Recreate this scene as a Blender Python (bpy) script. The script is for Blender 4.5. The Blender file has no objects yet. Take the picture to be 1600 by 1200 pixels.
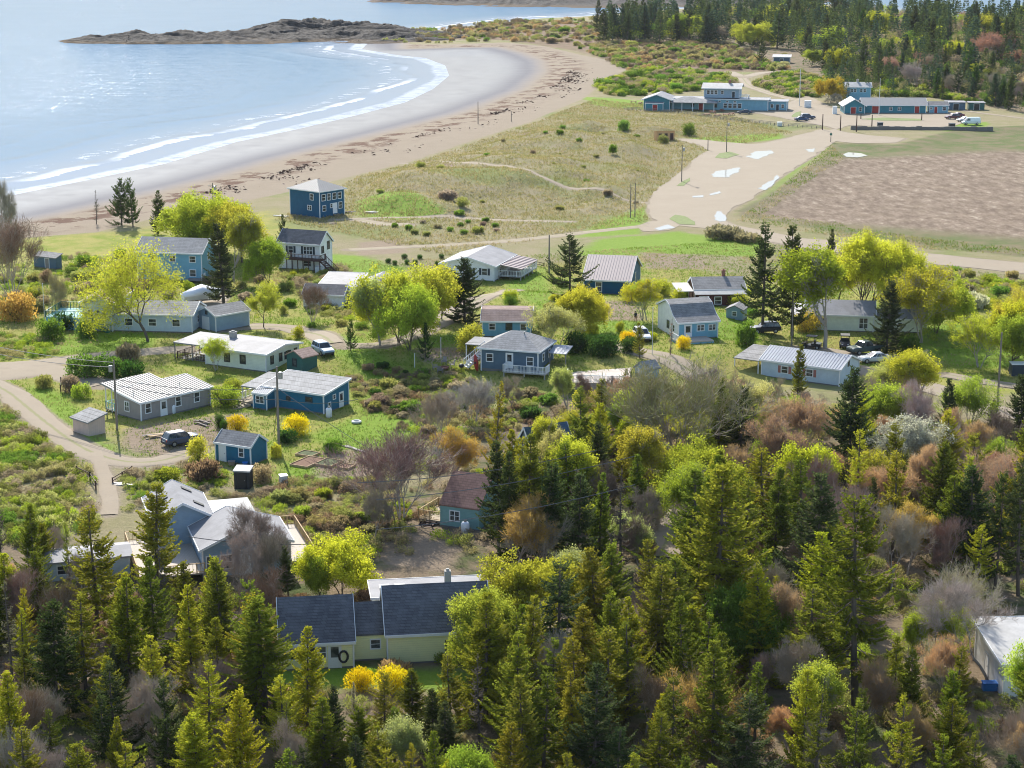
import bpy, math, random
import numpy as np
from mathutils import Vector, Matrix

# ------------------------------------------------------------------ camera, world, sun, exposure
SC = bpy.context.scene
COL = SC.collection
R = math.radians
FPX, PITCH, HCAM = 3000.0, R(13.7), 62.0          # focal length in photo pixels (1600 wide), tilt down, height
cam_d = bpy.data.cameras.new('camera')
cam_d.sensor_width = 36.0
cam_d.lens = 36.0 * FPX / 1600.0
cam_d.clip_start = 1.0
cam_d.clip_end = 30000.0
CAM = bpy.data.objects.new('camera', cam_d)
COL.objects.link(CAM)
CAM.location = (0, 0, HCAM)
CAM.rotation_euler = (R(90) - PITCH, 0, 0)
SC.camera = CAM

SUN_EL, SUN_AZ = R(35), R(-13)                    # azimuth from +Y towards +X
world = bpy.data.worlds.new('World')
SC.world = world
world.use_nodes = True
wn = world.node_tree
wn.nodes.clear()
sky = wn.nodes.new('ShaderNodeTexSky')
sky.sky_type = 'NISHITA'
sky.sun_disc = False
sky.sun_elevation = SUN_EL
sky.sun_rotation = SUN_AZ
sky.air_density = 1.0
sky.dust_density = 1.0
sky.ozone_density = 1.0
bg = wn.nodes.new('ShaderNodeBackground')
bg.inputs['Strength'].default_value = 0.15
wo = wn.nodes.new('ShaderNodeOutputWorld')
wn.links.new(sky.outputs[0], bg.inputs[0])
wn.links.new(bg.outputs[0], wo.inputs[0])

sun_d = bpy.data.lights.new('sun', 'SUN')
sun_d.energy = 4.3
sun_d.angle = R(0.53)
sun_d.color = (1.0, 0.945, 0.85)
SUN = bpy.data.objects.new('sun', sun_d)
COL.objects.link(SUN)
_sd = Vector((math.sin(SUN_AZ) * math.cos(SUN_EL), math.cos(SUN_AZ) * math.cos(SUN_EL), math.sin(SUN_EL)))
SUN.rotation_euler = _sd.to_track_quat('Z', 'Y').to_euler()
SUN.location = (-100, 300, 200)

SC.view_settings.view_transform = 'Standard'
SC.view_settings.look = 'None'
SC.view_settings.exposure = 0.82
SC.view_settings.gamma = 1.0
SC.render.engine = 'CYCLES'
SC.cycles.use_denoising = True
SC.cycles.filter_width = 1.05
SC.cycles.max_bounces = 6
SC.cycles.diffuse_bounces = 3
SC.cycles.glossy_bounces = 2
SC.cycles.transmission_bounces = 3
SC.cycles.volume_bounces = 0
SC.cycles.caustics_reflective = False
SC.cycles.caustics_refractive = False
SC.cycles.sample_clamp_indirect = 4.0

# ------------------------------------------------------------------ numeric helpers
CT, ST = math.cos(PITCH), math.sin(PITCH)
SEA = -1.6


def vnoise(x, y, seed=0):
    xi, yi = np.floor(x), np.floor(y)
    fx, fy = x - xi, y - yi
    fx = fx * fx * (3 - 2 * fx)
    fy = fy * fy * (3 - 2 * fy)

    def hsh(a, b):
        v = np.sin(a * 127.1 + b * 311.7 + seed * 74.7) * 43758.5453
        return v - np.floor(v)
    return (hsh(xi, yi) * (1 - fx) + hsh(xi + 1, yi) * fx) * (1 - fy) + (hsh(xi, yi + 1) * (1 - fx) + hsh(xi + 1, yi + 1) * fx) * fy - 0.5


def fbm(x, y, seed=0, octv=3):
    s, a = 0, 1.0
    for k in range(octv):
        s = s + a * vnoise(x * 2 ** k, y * 2 ** k, seed + k)
        a *= 0.5
    return s


def ray(px, py):
    u, v = (px - 800.0) / FPX, (600.0 - py) / FPX
    return np.array([u, CT + v * ST, -ST + v * CT])


def at_z(px, py, z=0.0):
    d = ray(px, py)
    t = (z - HCAM) / d[2]
    return np.array([d[0] * t, d[1] * t, z])


def pxpoly(pts, z=0.0):
    return np.array([at_z(px, py, z)[:2] for px, py in pts])


def project(p):
    x, y, z = p[0], p[1], p[2] - HCAM
    zc = y * CT - z * ST
    yc = y * ST + z * CT
    return 800 + FPX * x / zc, 600 - FPX * yc / zc, zc


def seg_dist(x, y, poly, closed):
    n = len(poly)
    best = np.full(x.shape, 1e18)
    for i in range(n if closed else n - 1):
        a, b = poly[i], poly[(i + 1) % n]
        dx, dy = b - a
        l2 = dx * dx + dy * dy + 1e-12
        t = np.clip(((x - a[0]) * dx + (y - a[1]) * dy) / l2, 0, 1)
        best = np.minimum(best, (x - a[0] - t * dx) ** 2 + (y - a[1] - t * dy) ** 2)
    return np.sqrt(best)


def inside(x, y, poly):
    n = len(poly)
    r = np.zeros(x.shape, bool)
    for i in range(n):
        (x0, y0), (x1, y1) = poly[i], poly[(i + 1) % n]
        c = (y0 > y) != (y1 > y)
        with np.errstate(divide='ignore', invalid='ignore'):
            xx = (x1 - x0) * (y - y0) / (y1 - y0 if y1 != y0 else 1e-12) + x0
        r ^= c & (x < xx)
    return r


def sdf(x, y, poly):
    d = seg_dist(x, y, poly, True)
    return np.where(inside(x, y, poly), d, -d)


def smooth(t):
    t = np.clip(t, 0, 1)
    return t * t * (3 - 2 * t)


# ------------------------------------------------------------------ zones of the ground (traced shapes laid on the ground plane)
SHORE = [(-1500, 470), (-500, 385), (0, 287), (100, 268), (215, 245), (330, 212), (430, 192), (520, 172), (600, 152), (645, 132), (672, 112), (668, 97), (640, 86), (600, 82), (540, 72),
         (560, 55), (620, 44), (690, 40), (760, 32), (830, 24), (900, 21), (1000, 13), (1100, 6), (1300, 3), (1440, 17), (1600, 30), (2600, 90)]
LAND = pxpoly(SHORE + [(4200, 700), (2600, 2300), (-1000, 2300), (-3000, 900)])
DRYLINE = [(-1500, 540), (-300, 425), (0, 352), (120, 330), (250, 300), (350, 275), (450, 245), (600, 208), (740, 172), (830, 137), (862, 110), (858, 94), (830, 82), (790, 73), (720, 72), (640, 72)]
WETP = pxpoly(DRYLINE + [(640, 40), (300, 40), (-1500, 200)])
GRASSLINE = [(-1500, 560), (-300, 440), (0, 372), (150, 362), (240, 340), (330, 325), (450, 300), (560, 272), (640, 252), (720, 226), (830, 190), (915, 152), (945, 125), (985, 106), (940, 92), (900, 84),
             (850, 72), (790, 67), (700, 68), (640, 66)]
SANDP = pxpoly(GRASSLINE + [(640, 40), (300, 40), (-1500, 200)])
LOTP = [(1020, 345), (1010, 330), (1015, 312), (1025, 300), (1062, 272), (1092, 245), (1110, 236), (1090, 226), (1060, 219), (1063, 216), (1180, 226), (1235, 214), (1285, 202), (1310, 205), (1300, 222),
        (1280, 240), (1240, 265), (1200, 292), (1160, 318), (1135, 333), (1130, 342), (1150, 352), (1250, 372), (1330, 380), (1430, 394), (1530, 404), (1700, 420), (2000, 455),
        (2000, 476), (1700, 440), (1600, 428), (1430, 409), (1330, 397), (1240, 386), (1150, 370), (1100, 356), (1060, 352), (1040, 360), (1005, 362), (1000, 353)]
LOT = pxpoly(LOTP)
FARLOT = pxpoly([(1150, 176), (1190, 178), (1290, 198), (1320, 207), (1360, 212), (1420, 216), (1400, 223), (1340, 224), (1300, 220), (1285, 206), (1330, 196), (1450, 200), (1490, 196), (1520, 186), (1480, 174),
                 (1340, 176), (1300, 168), (1262, 150), (1240, 157), (1215, 165), (1200, 172)])
MARSH = pxpoly([(1300, 223), (1400, 226), (1500, 200), (1620, 196), (2200, 230), (2200, 430), (1700, 404), (1600, 402), (1450, 384), (1330, 368), (1230, 350), (1160, 338), (1150, 330), (1200, 305), (1250, 270), (1290, 245)])
MARSHCORE = pxpoly([(1305, 248), (1420, 240), (1560, 232), (2200, 260), (2200, 390), (1660, 375), (1500, 362), (1350, 350), (1250, 346), (1168, 335), (1215, 303), (1265, 268)])
TERRACE = pxpoly([(400, 560), (470, 588), (540, 598), (600, 597), (690, 600), (760, 612), (840, 618), (900, 615), (1005, 608), (1090, 600), (1180, 596), (1250, 570), (1200, 500), (1050, 470), (820, 455), (640, 470), (500, 510)])
TERR2 = pxpoly([(400, 560), (470, 592), (560, 604), (690, 614), (800, 624), (900, 622), (1005, 614), (1100, 604)])
DUNES = pxpoly([(560, 275), (830, 200), (900, 188), (1000, 196), (1090, 208), (1060, 222), (1000, 330), (700, 345), (540, 330)])
VILLAGE = pxpoly([(-200, 380), (200, 360), (420, 330), (520, 420), (800, 420), (1010, 400), (1180, 440), (1600, 470), (1900, 500), (1900, 640), (1300, 600), (1000, 610), (720, 640), (600, 730), (420, 760), (0, 620), (-300, 560)])
FOREST = pxpoly([(-400, 850), (0, 840), (150, 850), (300, 900), (440, 880), (560, 820), (680, 750), (800, 640), (1000, 600), (1180, 610), (1330, 640), (1600, 660), (2400, 760), (2600, 2000), (-900, 2000)])
HILL = pxpoly([(930, 62), (1130, 62), (1200, 100), (1300, 140), (1450, 150), (1620, 180), (2400, 220), (2600, 110), (1600, 36), (1440, 22), (1300, 8), (1100, 10), (1000, 20), (930, 30)])
HEATH = pxpoly([(700, 60), (800, 64), (900, 80), (985, 104), (1080, 112), (1180, 112), (1250, 130), (1240, 70), (1100, 64), (1000, 40), (800, 30), (700, 40)])
# paths and drives: (photo line, half width in metres)
LANES = {
    'gravel_road': [
        ([(-120, 570), (-20, 575), (60, 570), (130, 560), (200, 553), (262, 548), (330, 545)], 2.2),
        ([(-120, 600), (-40, 590), (30, 585), (60, 575)], 3.2),
        ([(60, 575), (110, 590), (160, 601)], 2.6),
        ([(-40, 590), (10, 610), (40, 635), (70, 660), (110, 690), (150, 712), (200, 724), (250, 722), (300, 706)], 1.9),
        ([(150, 708), (160, 735), (172, 770), (168, 805)], 0.9),
        ([(350, 515), (400, 508), (460, 512), (500, 530), (520, 555)], 1.9),
        ([(300, 500), (320, 482), (335, 465)], 2.6),
        ([(650, 542), (690, 520), (720, 500), (760, 478), (800, 455)], 2.0),
        ([(540, 560), (600, 560), (650, 542)], 1.6),
        ([(960, 560), (1010, 572), (1050, 580), (1110, 600), (1180, 622), (1230, 638)], 1.9),
        ([(1340, 575), (1400, 592), (1450, 605), (1500, 622), (1560, 645), (1640, 660), (1750, 680)], 2.2),
        ([(1480, 585), (1560, 600), (1660, 612)], 1.5),
        ([(1070, 790), (1050, 830), (1030, 870)], 1.6),
        ([(800, 880), (830, 930), (880, 980)], 1.6),
        ([(1260, 545), (1330, 556), (1400, 560)], 2.4),
    ],
    'sandy_path': [
        ([(545, 391), (620, 387), (700, 383), (780, 378), (860, 370), (940, 360), (1010, 353)], 1.3),
        ([(520, 345), (600, 341), (700, 340), (800, 344), (895, 346)], 0.9),
        ([(620, 255), (680, 256), (730, 268), (800, 282), (880, 300), (960, 312), (1015, 318)], 0.55),
        ([(560, 345), (600, 352), (640, 352)], 1.6),
        ([(1140, 112), (1160, 122), (1190, 113), (1230, 111)], 2.2),
        ([(1160, 122), (1170, 135), (1200, 145), (1250, 158)], 1.8),
        ([(1500, 172), (1560, 180), (1640, 190)], 1.0),
    ],
}
LANES_W = {k: [(pxpoly(l), w) for l, w in v] for k, v in LANES.items()}


def d_lanes(x, y):
    best = np.full(x.shape, -1e9)
    for v in LANES_W.values():
        for l, w in v:
            best = np.maximum(best, w - seg_dist(x, y, l, False))
    return best


def d_gravel(x, y):
    return np.maximum(np.maximum(sdf(x, y, LOT), sdf(x, y, FARLOT)), d_lanes(x, y))


def height(x, y):
    x = np.asarray(x, float)
    y = np.asarray(y, float)
    ds = sdf(x, y, LAND)
    base = np.where(ds > 0, SEA - 0.05 + 1.65 * smooth(ds / 75.0), SEA - 0.05 + ds * 0.03)
    inl = smooth((ds - 45) / 45.0)
    t = 1.9 * smooth((sdf(x, y, TERRACE) + 3.0) / 15.0)
    dun = sdf(x, y, DUNES)
    dh = smooth(dun / 12.0) * (1.5 + 4.6 * fbm(x / 24.0, y / 30.0, 5, 3)) * smooth((ds - 55) / 40.0)
    hill = 5.0 * smooth(sdf(x, y, HILL) / 90.0)
    und = 0.35 * fbm(x / 33.0, y / 33.0, 11, 2) * inl
    lot = smooth((np.maximum(sdf(x, y, LOT), sdf(x, y, FARLOT)) + 10) / 10.0)
    low = -0.5 * smooth(sdf(x, y, MARSH) / 14.0)
    extra = (dh + und) * (1 - lot) + low * (1 - lot)
    return np.maximum(base, -8) + t + hill * inl + extra


def hz(x, y):
    return float(height(np.array([x]), np.array([y]))[0])


def ground(px, py):
    z = 0.0
    for _ in range(7):
        p = at_z(px, py, z)
        z = hz(p[0], p[1])
    p = at_z(px, py, z)
    return Vector((p[0], p[1], z))


def scale_at(p):
    """photo pixels per metre at a point"""
    return FPX / project(p)[2]


# ------------------------------------------------------------------ object helpers
def tag(o, label=None, cat=None, group=None, kind=None):
    if label: o['label'] = label
    if cat: o['category'] = cat
    if group: o['group'] = group
    if kind: o['kind'] = kind
    return o


def empty(name, loc, rz=0.0):
    o = bpy.data.objects.new(name, None)
    o.empty_display_size = 0.3
    COL.objects.link(o)
    o.location = loc
    o.rotation_euler = (0, 0, rz)
    return o


def link(name, me, parent=None, mats=()):
    o = bpy.data.objects.new(name, me)
    COL.objects.link(o)
    if parent is not None: o.parent = parent
    for m in mats:
        if len(me.materials) < len(mats): me.materials.append(m)
    return o


def npmesh(name, V, F, mat=None, smooth_=False):
    V = np.asarray(V, np.float32)
    F = np.asarray(F, np.int32)
    me = bpy.data.meshes.new(name)
    me.vertices.add(len(V))
    me.vertices.foreach_set('co', V.ravel())
    n, k = F.shape
    me.loops.add(n * k)
    me.loops.foreach_set('vertex_index', F.ravel())
    me.polygons.add(n)
    me.polygons.foreach_set('loop_start', np.arange(n, dtype=np.int32) * k)
    if smooth_:
        me.polygons.foreach_set('use_smooth', np.ones(n, bool))
    me.update(calc_edges=True)
    if mat is not None: me.materials.append(mat)
    return me


class MB:
    """collects shapes into one mesh"""

    def __init__(s):
        s.v, s.f = [], []

    def add(s, vs, fs):
        o = len(s.v)
        s.v += [tuple(p) for p in vs]
        s.f += [tuple(i + o for i in f) for f in fs]
        return s

    def hexa(s, b, t):
        return s.add(list(b) + list(t), [(3, 2, 1, 0), (4, 5, 6, 7), (0, 1, 5, 4), (1, 2, 6, 5), (2, 3, 7, 6), (3, 0, 4, 7)])

    def box(s, x0, x1, y0, y1, z0, z1):
        return s.hexa([(x0, y0, z0), (x1, y0, z0), (x1, y1, z0), (x0, y1, z0)], [(x0, y0, z1), (x1, y0, z1), (x1, y1, z1), (x0, y1, z1)])

    def bar(s, a, b, w, h):
        a, b = Vector(a), Vector(b)
        d = (b - a).normalized()
        up = Vector((0, 0, 1)) if abs(d.z) < 0.95 else Vector((0, 1, 0))
        u = d.cross(up).normalized() * (w / 2)
        n = u.cross(d).normalized() * (h / 2)
        return s.hexa([a - u - n, a + u - n, a + u + n, a - u + n], [b - u - n, b + u - n, b + u + n, b - u + n])

    def tube(s, pts, rad, n=8, caps=True):
        pts = [Vector(p) for p in pts]
        if not hasattr(rad, '__len__'): rad = [rad] * len(pts)
        rings = []
        for i, p in enumerate(pts):
            d = (pts[min(i + 1, len(pts) - 1)] - pts[max(i - 1, 0)]).normalized()
            up = Vector((0, 0, 1)) if abs(d.z) < 0.9 else Vector((0, 1, 0))
            u = d.cross(up).normalized()
            w = u.cross(d)
            rings.append([p + (u * math.cos(2 * math.pi * k / n) + w * math.sin(2 * math.pi * k / n)) * rad[i] for k in range(n)])
        vs = [q for r in rings for q in r]
        fs = [(i * n + k, i * n + (k + 1) % n, (i + 1) * n + (k + 1) % n, (i + 1) * n + k) for i in range(len(pts) - 1) for k in range(n)]
        if caps:
            fs += [tuple(range(n))[::-1], tuple((len(pts) - 1) * n + k for k in range(n))]
        return s.add(vs, fs)

    def lathe(s, prof, c=(0, 0, 0), n=14):
        vs, fs = [], []
        for r, z in prof:
            vs += [(c[0] + r * math.cos(2 * math.pi * k / n), c[1] + r * math.sin(2 * math.pi * k / n), c[2] + z) for k in range(n)]
        for i in range(len(prof) - 1):
            fs += [(i * n + k, i * n + (k + 1) % n, (i + 1) * n + (k + 1) % n, (i + 1) * n + k) for k in range(n)]
        fs += [tuple(range(n))[::-1], tuple((len(prof) - 1) * n + k for k in range(n))]
        return s.add(vs, fs)

    def prism(s, prof, axis, e0, e1):
        """extrude a closed (c, z) profile: axis 'x' -> c is y, axis 'y' -> c is x"""
        n = len(prof)
        P = (lambda c, z, e: (e, c, z)) if axis == 'x' else (lambda c, z, e: (c, e, z))
        vs = [P(c, z, e0) for c, z in prof] + [P(c, z, e1) for c, z in prof]
        fs = [(i, (i + 1) % n, n + (i + 1) % n, n + i) for i in range(n)] + [tuple(range(n))[::-1], tuple(range(n, 2 * n))]
        return s.add(vs, fs)

    def plate(s, poly, z0, z1):
        n = len(poly)
        vs = [(x, y, z0) for x, y in poly] + [(x, y, z1) for x, y in poly]
        fs = [(i, (i + 1) % n, n + (i + 1) % n, n + i) for i in range(n)] + [tuple(range(n))[::-1], tuple(range(n, 2 * n))]
        return s.add(vs, fs)

    def build(s, name, mat, parent=None, smooth_=False):
        me = bpy.data.meshes.new(name)
        me.from_pydata(s.v, [], s.f)
        me.update()
        import bmesh
        bm = bmesh.new()
        bm.from_mesh(me)
        bmesh.ops.recalc_face_normals(bm, faces=bm.faces)
        if smooth_:
            for f in bm.faces: f.smooth = True
        bm.to_mesh(me)
        bm.free()
        me.materials.append(mat)
        o = bpy.data.objects.new(name, me)
        COL.objects.link(o)
        if parent is not None: o.parent = parent
        return o


# ------------------------------------------------------------------ material helpers
class NT:
    def __init__(s, name):
        s.m = bpy.data.materials.new(name)
        s.m.use_nodes = True
        s.t = s.m.node_tree
        s.t.nodes.clear()
        s.out = s.n('ShaderNodeOutputMaterial')

    def n(s, typ, **kw):
        nd = s.t.nodes.new(typ)
        for k, v in kw.items():
            if hasattr(nd, k) and k not in nd.inputs.keys(): setattr(nd, k, v)
        return nd

    def put(s, sock, val):
        if val is None: return
        if hasattr(val, 'is_output') or isinstance(val, bpy.types.NodeSocket):
            s.t.links.new(val, sock)
        else:
            if sock.type == 'RGBA' and len(val) == 3: val = (*val, 1)
            sock.default_value = val

    def math(s, op, a, b=None, c=None, clamp=False):
        nd = s.n('ShaderNodeMath', operation=op)
        nd.use_clamp = clamp
        s.put(nd.inputs[0], a)
        s.put(nd.inputs[1], b)
        if c is not None: s.put(nd.inputs[2], c)
        return nd.outputs[0]

    def mix(s, f, a, b, mode='MIX'):
        nd = s.n('ShaderNodeMix', data_type='RGBA')
        nd.blend_type = mode
        s.put(nd.inputs[0], f)
        s.put(nd.inputs[6], a)
        s.put(nd.inputs[7], b)
        return nd.outputs[2]

    def noise(s, scale, detail=4, rough=0.55, vec=None, dist=0.0):
        nd = s.n('ShaderNodeTexNoise')
        s.put(nd.inputs['Scale'], scale)
        s.put(nd.inputs['Detail'], detail)
        s.put(nd.inputs['Roughness'], rough)
        s.put(nd.inputs['Distortion'], dist)
        if vec is not None: s.put(nd.inputs['Vector'], vec)
        return nd.outputs['Fac']

    def coord(s, which='Object', scale=None):
        o = s.n('ShaderNodeTexCoord').outputs[which]
        if scale:
            m = s.n('ShaderNodeMapping')
            m.inputs['Scale'].default_value = scale
            s.t.links.new(o, m.inputs[0])
            o = m.outputs[0]
        return o

    def attr(s, name):
        nd = s.n('ShaderNodeAttribute', attribute_name=name)
        return nd.outputs['Fac']

    def step(s, v, lo, hi):
        nd = s.n('ShaderNodeMapRange', interpolation_type='SMOOTHSTEP')
        s.put(nd.inputs[0], v)
        nd.inputs[1].default_value = lo
        nd.inputs[2].default_value = hi
        return nd.outputs[0]

    def bump(s, h, dist, strength=1.0, nrm=None):
        nd = s.n('ShaderNodeBump')
        nd.inputs['Strength'].default_value = strength
        nd.inputs['Distance'].default_value = dist
        s.put(nd.inputs['Height'], h)
        if nrm is not None: s.put(nd.inputs['Normal'], nrm)
        return nd.outputs[0]

    def pbr(s, col, rough=0.6, nrm=None, metal=0.0, spec=0.4):
        b = s.n('ShaderNodeBsdfPrincipled')
        s.put(b.inputs['Base Color'], col)
        s.put(b.inputs['Roughness'], rough)
        s.put(b.inputs['Metallic'], metal)
        s.put(b.inputs['Specular IOR Level'], spec)
        if nrm is not None: s.put(b.inputs['Normal'], nrm)
        return b.outputs[0]

    def done(s, sh):
        s.t.links.new(sh, s.out.inputs[0])
        return s.m


def m_plain(name, col, rough=0.6, metal=0.0, var=0.15, spec=0.4, scale=6.0):
    t = NT(name)
    nz = t.noise(scale, 4, 0.6, t.coord())
    c = t.mix(nz, tuple(x * (1 - var) for x in col), tuple(min(1, x * (1 + var)) for x in col))
    return t.done(t.pbr(c, rough, None, metal, spec))


def m_siding(name, col, lap=0.16, vertical=False, var=0.2):
    t = NT(name)
    co = t.coord()
    sp = t.n('ShaderNodeSeparateXYZ')
    t.put(sp.inputs[0], co)
    ax = t.math('ADD', sp.outputs[0], sp.outputs[1]) if vertical else sp.outputs[2]
    fr = t.math('FRACT', t.math('DIVIDE', ax, lap))
    nz = t.noise(1.3, 5, 0.6, co)
    n2 = t.noise(14, 3, 0.6, co)
    c = t.mix(nz, tuple(x * (1 - var) for x in col), tuple(min(1, x * (1 + var)) for x in col))
    c = t.mix(t.math('MULTIPLY', t.step(n2, 0.55, 0.8), 0.25), c, (0.3, 0.3, 0.27))
    edge = t.step(fr, 0.0, 0.14)
    c = t.mix(t.math('MULTIPLY_ADD', edge, -0.35, 0.35), c, tuple(x * 0.35 for x in col))
    return t.done(t.pbr(c, 0.6, t.bump(fr, 0.03, 0.8), 0, 0.3))


def m_shingle(name, col, col2, row=0.19):
    t = NT(name)
    co = t.coord()
    sp = t.n('ShaderNodeSeparateXYZ')
    t.put(sp.inputs[0], co)
    rows = t.math('MULTIPLY', sp.outputs[2], 1.0)
    cb = t.n('ShaderNodeCombineXYZ')
    t.put(cb.inputs[0], t.math('ADD', sp.outputs[0], t.math('MULTIPLY', sp.outputs[1], 0.73)))
    t.put(cb.inputs[1], rows)
    br = t.n('ShaderNodeTexBrick')
    t.put(br.inputs['Vector'], cb.outputs[0])
    br.inputs['Color1'].default_value = (*col, 1)
    br.inputs['Color2'].default_value = (*col2, 1)
    br.inputs['Mortar'].default_value = (*[x * 0.45 for x in col], 1)
    br.inputs['Scale'].default_value = 1.0
    br.inputs['Mortar Size'].default_value = 0.012
    br.inputs['Brick Width'].default_value = 0.45
    br.inputs['Row Height'].default_value = row
    nz = t.noise(0.7, 5, 0.65, co)
    c = t.mix(t.step(nz, 0.35, 0.75), br.outputs[0], tuple(min(1, x * 1.5 + 0.01) for x in col2), 'MIX')
    c = t.mix(0.45, br.outputs[0], c)
    return t.done(t.pbr(c, 0.8, t.bump(t.noise(30, 2, 0.5, co), 0.02, 0.5), 0, 0.25))


def m_flatroof(name, col):
    t = NT(name)
    co = t.coord()
    nz = t.noise(0.5, 6, 0.65, co)
    n2 = t.noise(5, 4, 0.7, co)
    c = t.mix(t.step(nz, 0.3, 0.7), tuple(x * 0.72 for x in col), col)
    c = t.mix(t.math('MULTIPLY', t.step(n2, 0.5, 0.75), 0.3), c, tuple(x * 0.5 for x in col))
    return t.done(t.pbr(c, 0.7, t.bump(n2, 0.01, 0.5), 0, 0.3))


def m_metal(name, col, rough=0.55):
    t = NT(name)
    co = t.coord()
    nz = t.noise(0.9, 5, 0.6, co)
    c = t.mix(nz, tuple(x * 0.85 for x in col), tuple(min(1, x * 1.08) for x in col))
    return t.done(t.pbr(c, rough, None, 0.0, 0.2))


def m_wood(name, col, plank=0.14):
    t = NT(name)
    co = t.coord('Object', (1, 1, 1))
    sp = t.n('ShaderNodeSeparateXYZ')
    t.put(sp.inputs[0], co)
    fr = t.math('FRACT', t.math('DIVIDE', sp.outputs[0], plank))
    ns = t.noise(3, 5, 0.7, t.coord('Object', (1, 6, 6)))
    c = t.mix(ns, tuple(x * 0.65 for x in col), tuple(min(1, x * 1.25) for x in col))
    c = t.mix(t.math('MULTIPLY', t.math('LESS_THAN', fr, 0.08), 0.5), c, tuple(x * 0.3 for x in col))
    return t.done(t.pbr(c, 0.75, None, 0, 0.25))


def m_glass(name, col=(0.025, 0.032, 0.04)):
    t = NT(name)
    nz = t.noise(1.2, 3, 0.5, t.coord())
    c = t.mix(t.step(nz, 0.45, 0.6), col, (0.10, 0.11, 0.115))
    return t.done(t.pbr(c, 0.08, None, 0, 0.6))


M = {}
M['white'] = m_plain('white_paint', (0.74, 0.75, 0.75), 0.5, var=0.08)
M['offwhite'] = m_plain('offwhite_paint', (0.6, 0.6, 0.57), 0.6)
M['glass'] = m_glass('window_glass')
M['black'] = m_plain('black_paint', (0.02, 0.02, 0.022), 0.45)
M['tyre'] = m_plain('rubber', (0.018, 0.018, 0.018), 0.85)
M['steel'] = m_plain('grey_steel', (0.35, 0.36, 0.37), 0.4, 0.7)
M['concrete'] = m_plain('concrete', (0.36, 0.34, 0.31), 0.85)
M['foundation'] = m_plain('foundation', (0.16, 0.15, 0.14), 0.9)
M['brick'] = m_plain('brick', (0.28, 0.13, 0.09), 0.85, var=0.35, scale=12)
M['wood'] = m_wood('weathered_wood', (0.33, 0.26, 0.18))
M['greywood'] = m_wood('grey_wood', (0.25, 0.23, 0.21))
M['pole'] = m_plain('pole_wood', (0.21, 0.18, 0.15), 0.9, var=0.3)
M['newwood'] = m_wood('fresh_wood', (0.52, 0.36, 0.19))
M['darkwood'] = m_wood('dark_wood', (0.09, 0.05, 0.04))
M['tan_deck'] = m_wood('tan_deck', (0.46, 0.40, 0.33))
M['deck_grey'] = m_wood('deck_grey', (0.36, 0.35, 0.33))
M['teal_deck'] = m_wood('teal_deck', (0.22, 0.46, 0.43))
M['green_paint'] = m_plain('green_paint', (0.02, 0.15, 0.11), 0.55)
M['red'] = m_plain('red_paint', (0.33, 0.03, 0.025), 0.55)
M['shutter'] = m_plain('dark_shutter', (0.02, 0.035, 0.05), 0.6)
M['pink'] = m_plain('pink_shutter', (0.32, 0.13, 0.11), 0.6)
M['cable'] = m_plain('cable', (0.12, 0.12, 0.125), 0.6)
M['propane'] = m_plain('tank_white', (0.72, 0.75, 0.78), 0.35, var=0.06)
M['blue_plastic'] = m_plain('blue_plastic', (0.02, 0.16, 0.5), 0.4)
M['skin'] = m_plain('skin', (0.45, 0.27, 0.2), 0.6)
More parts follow.
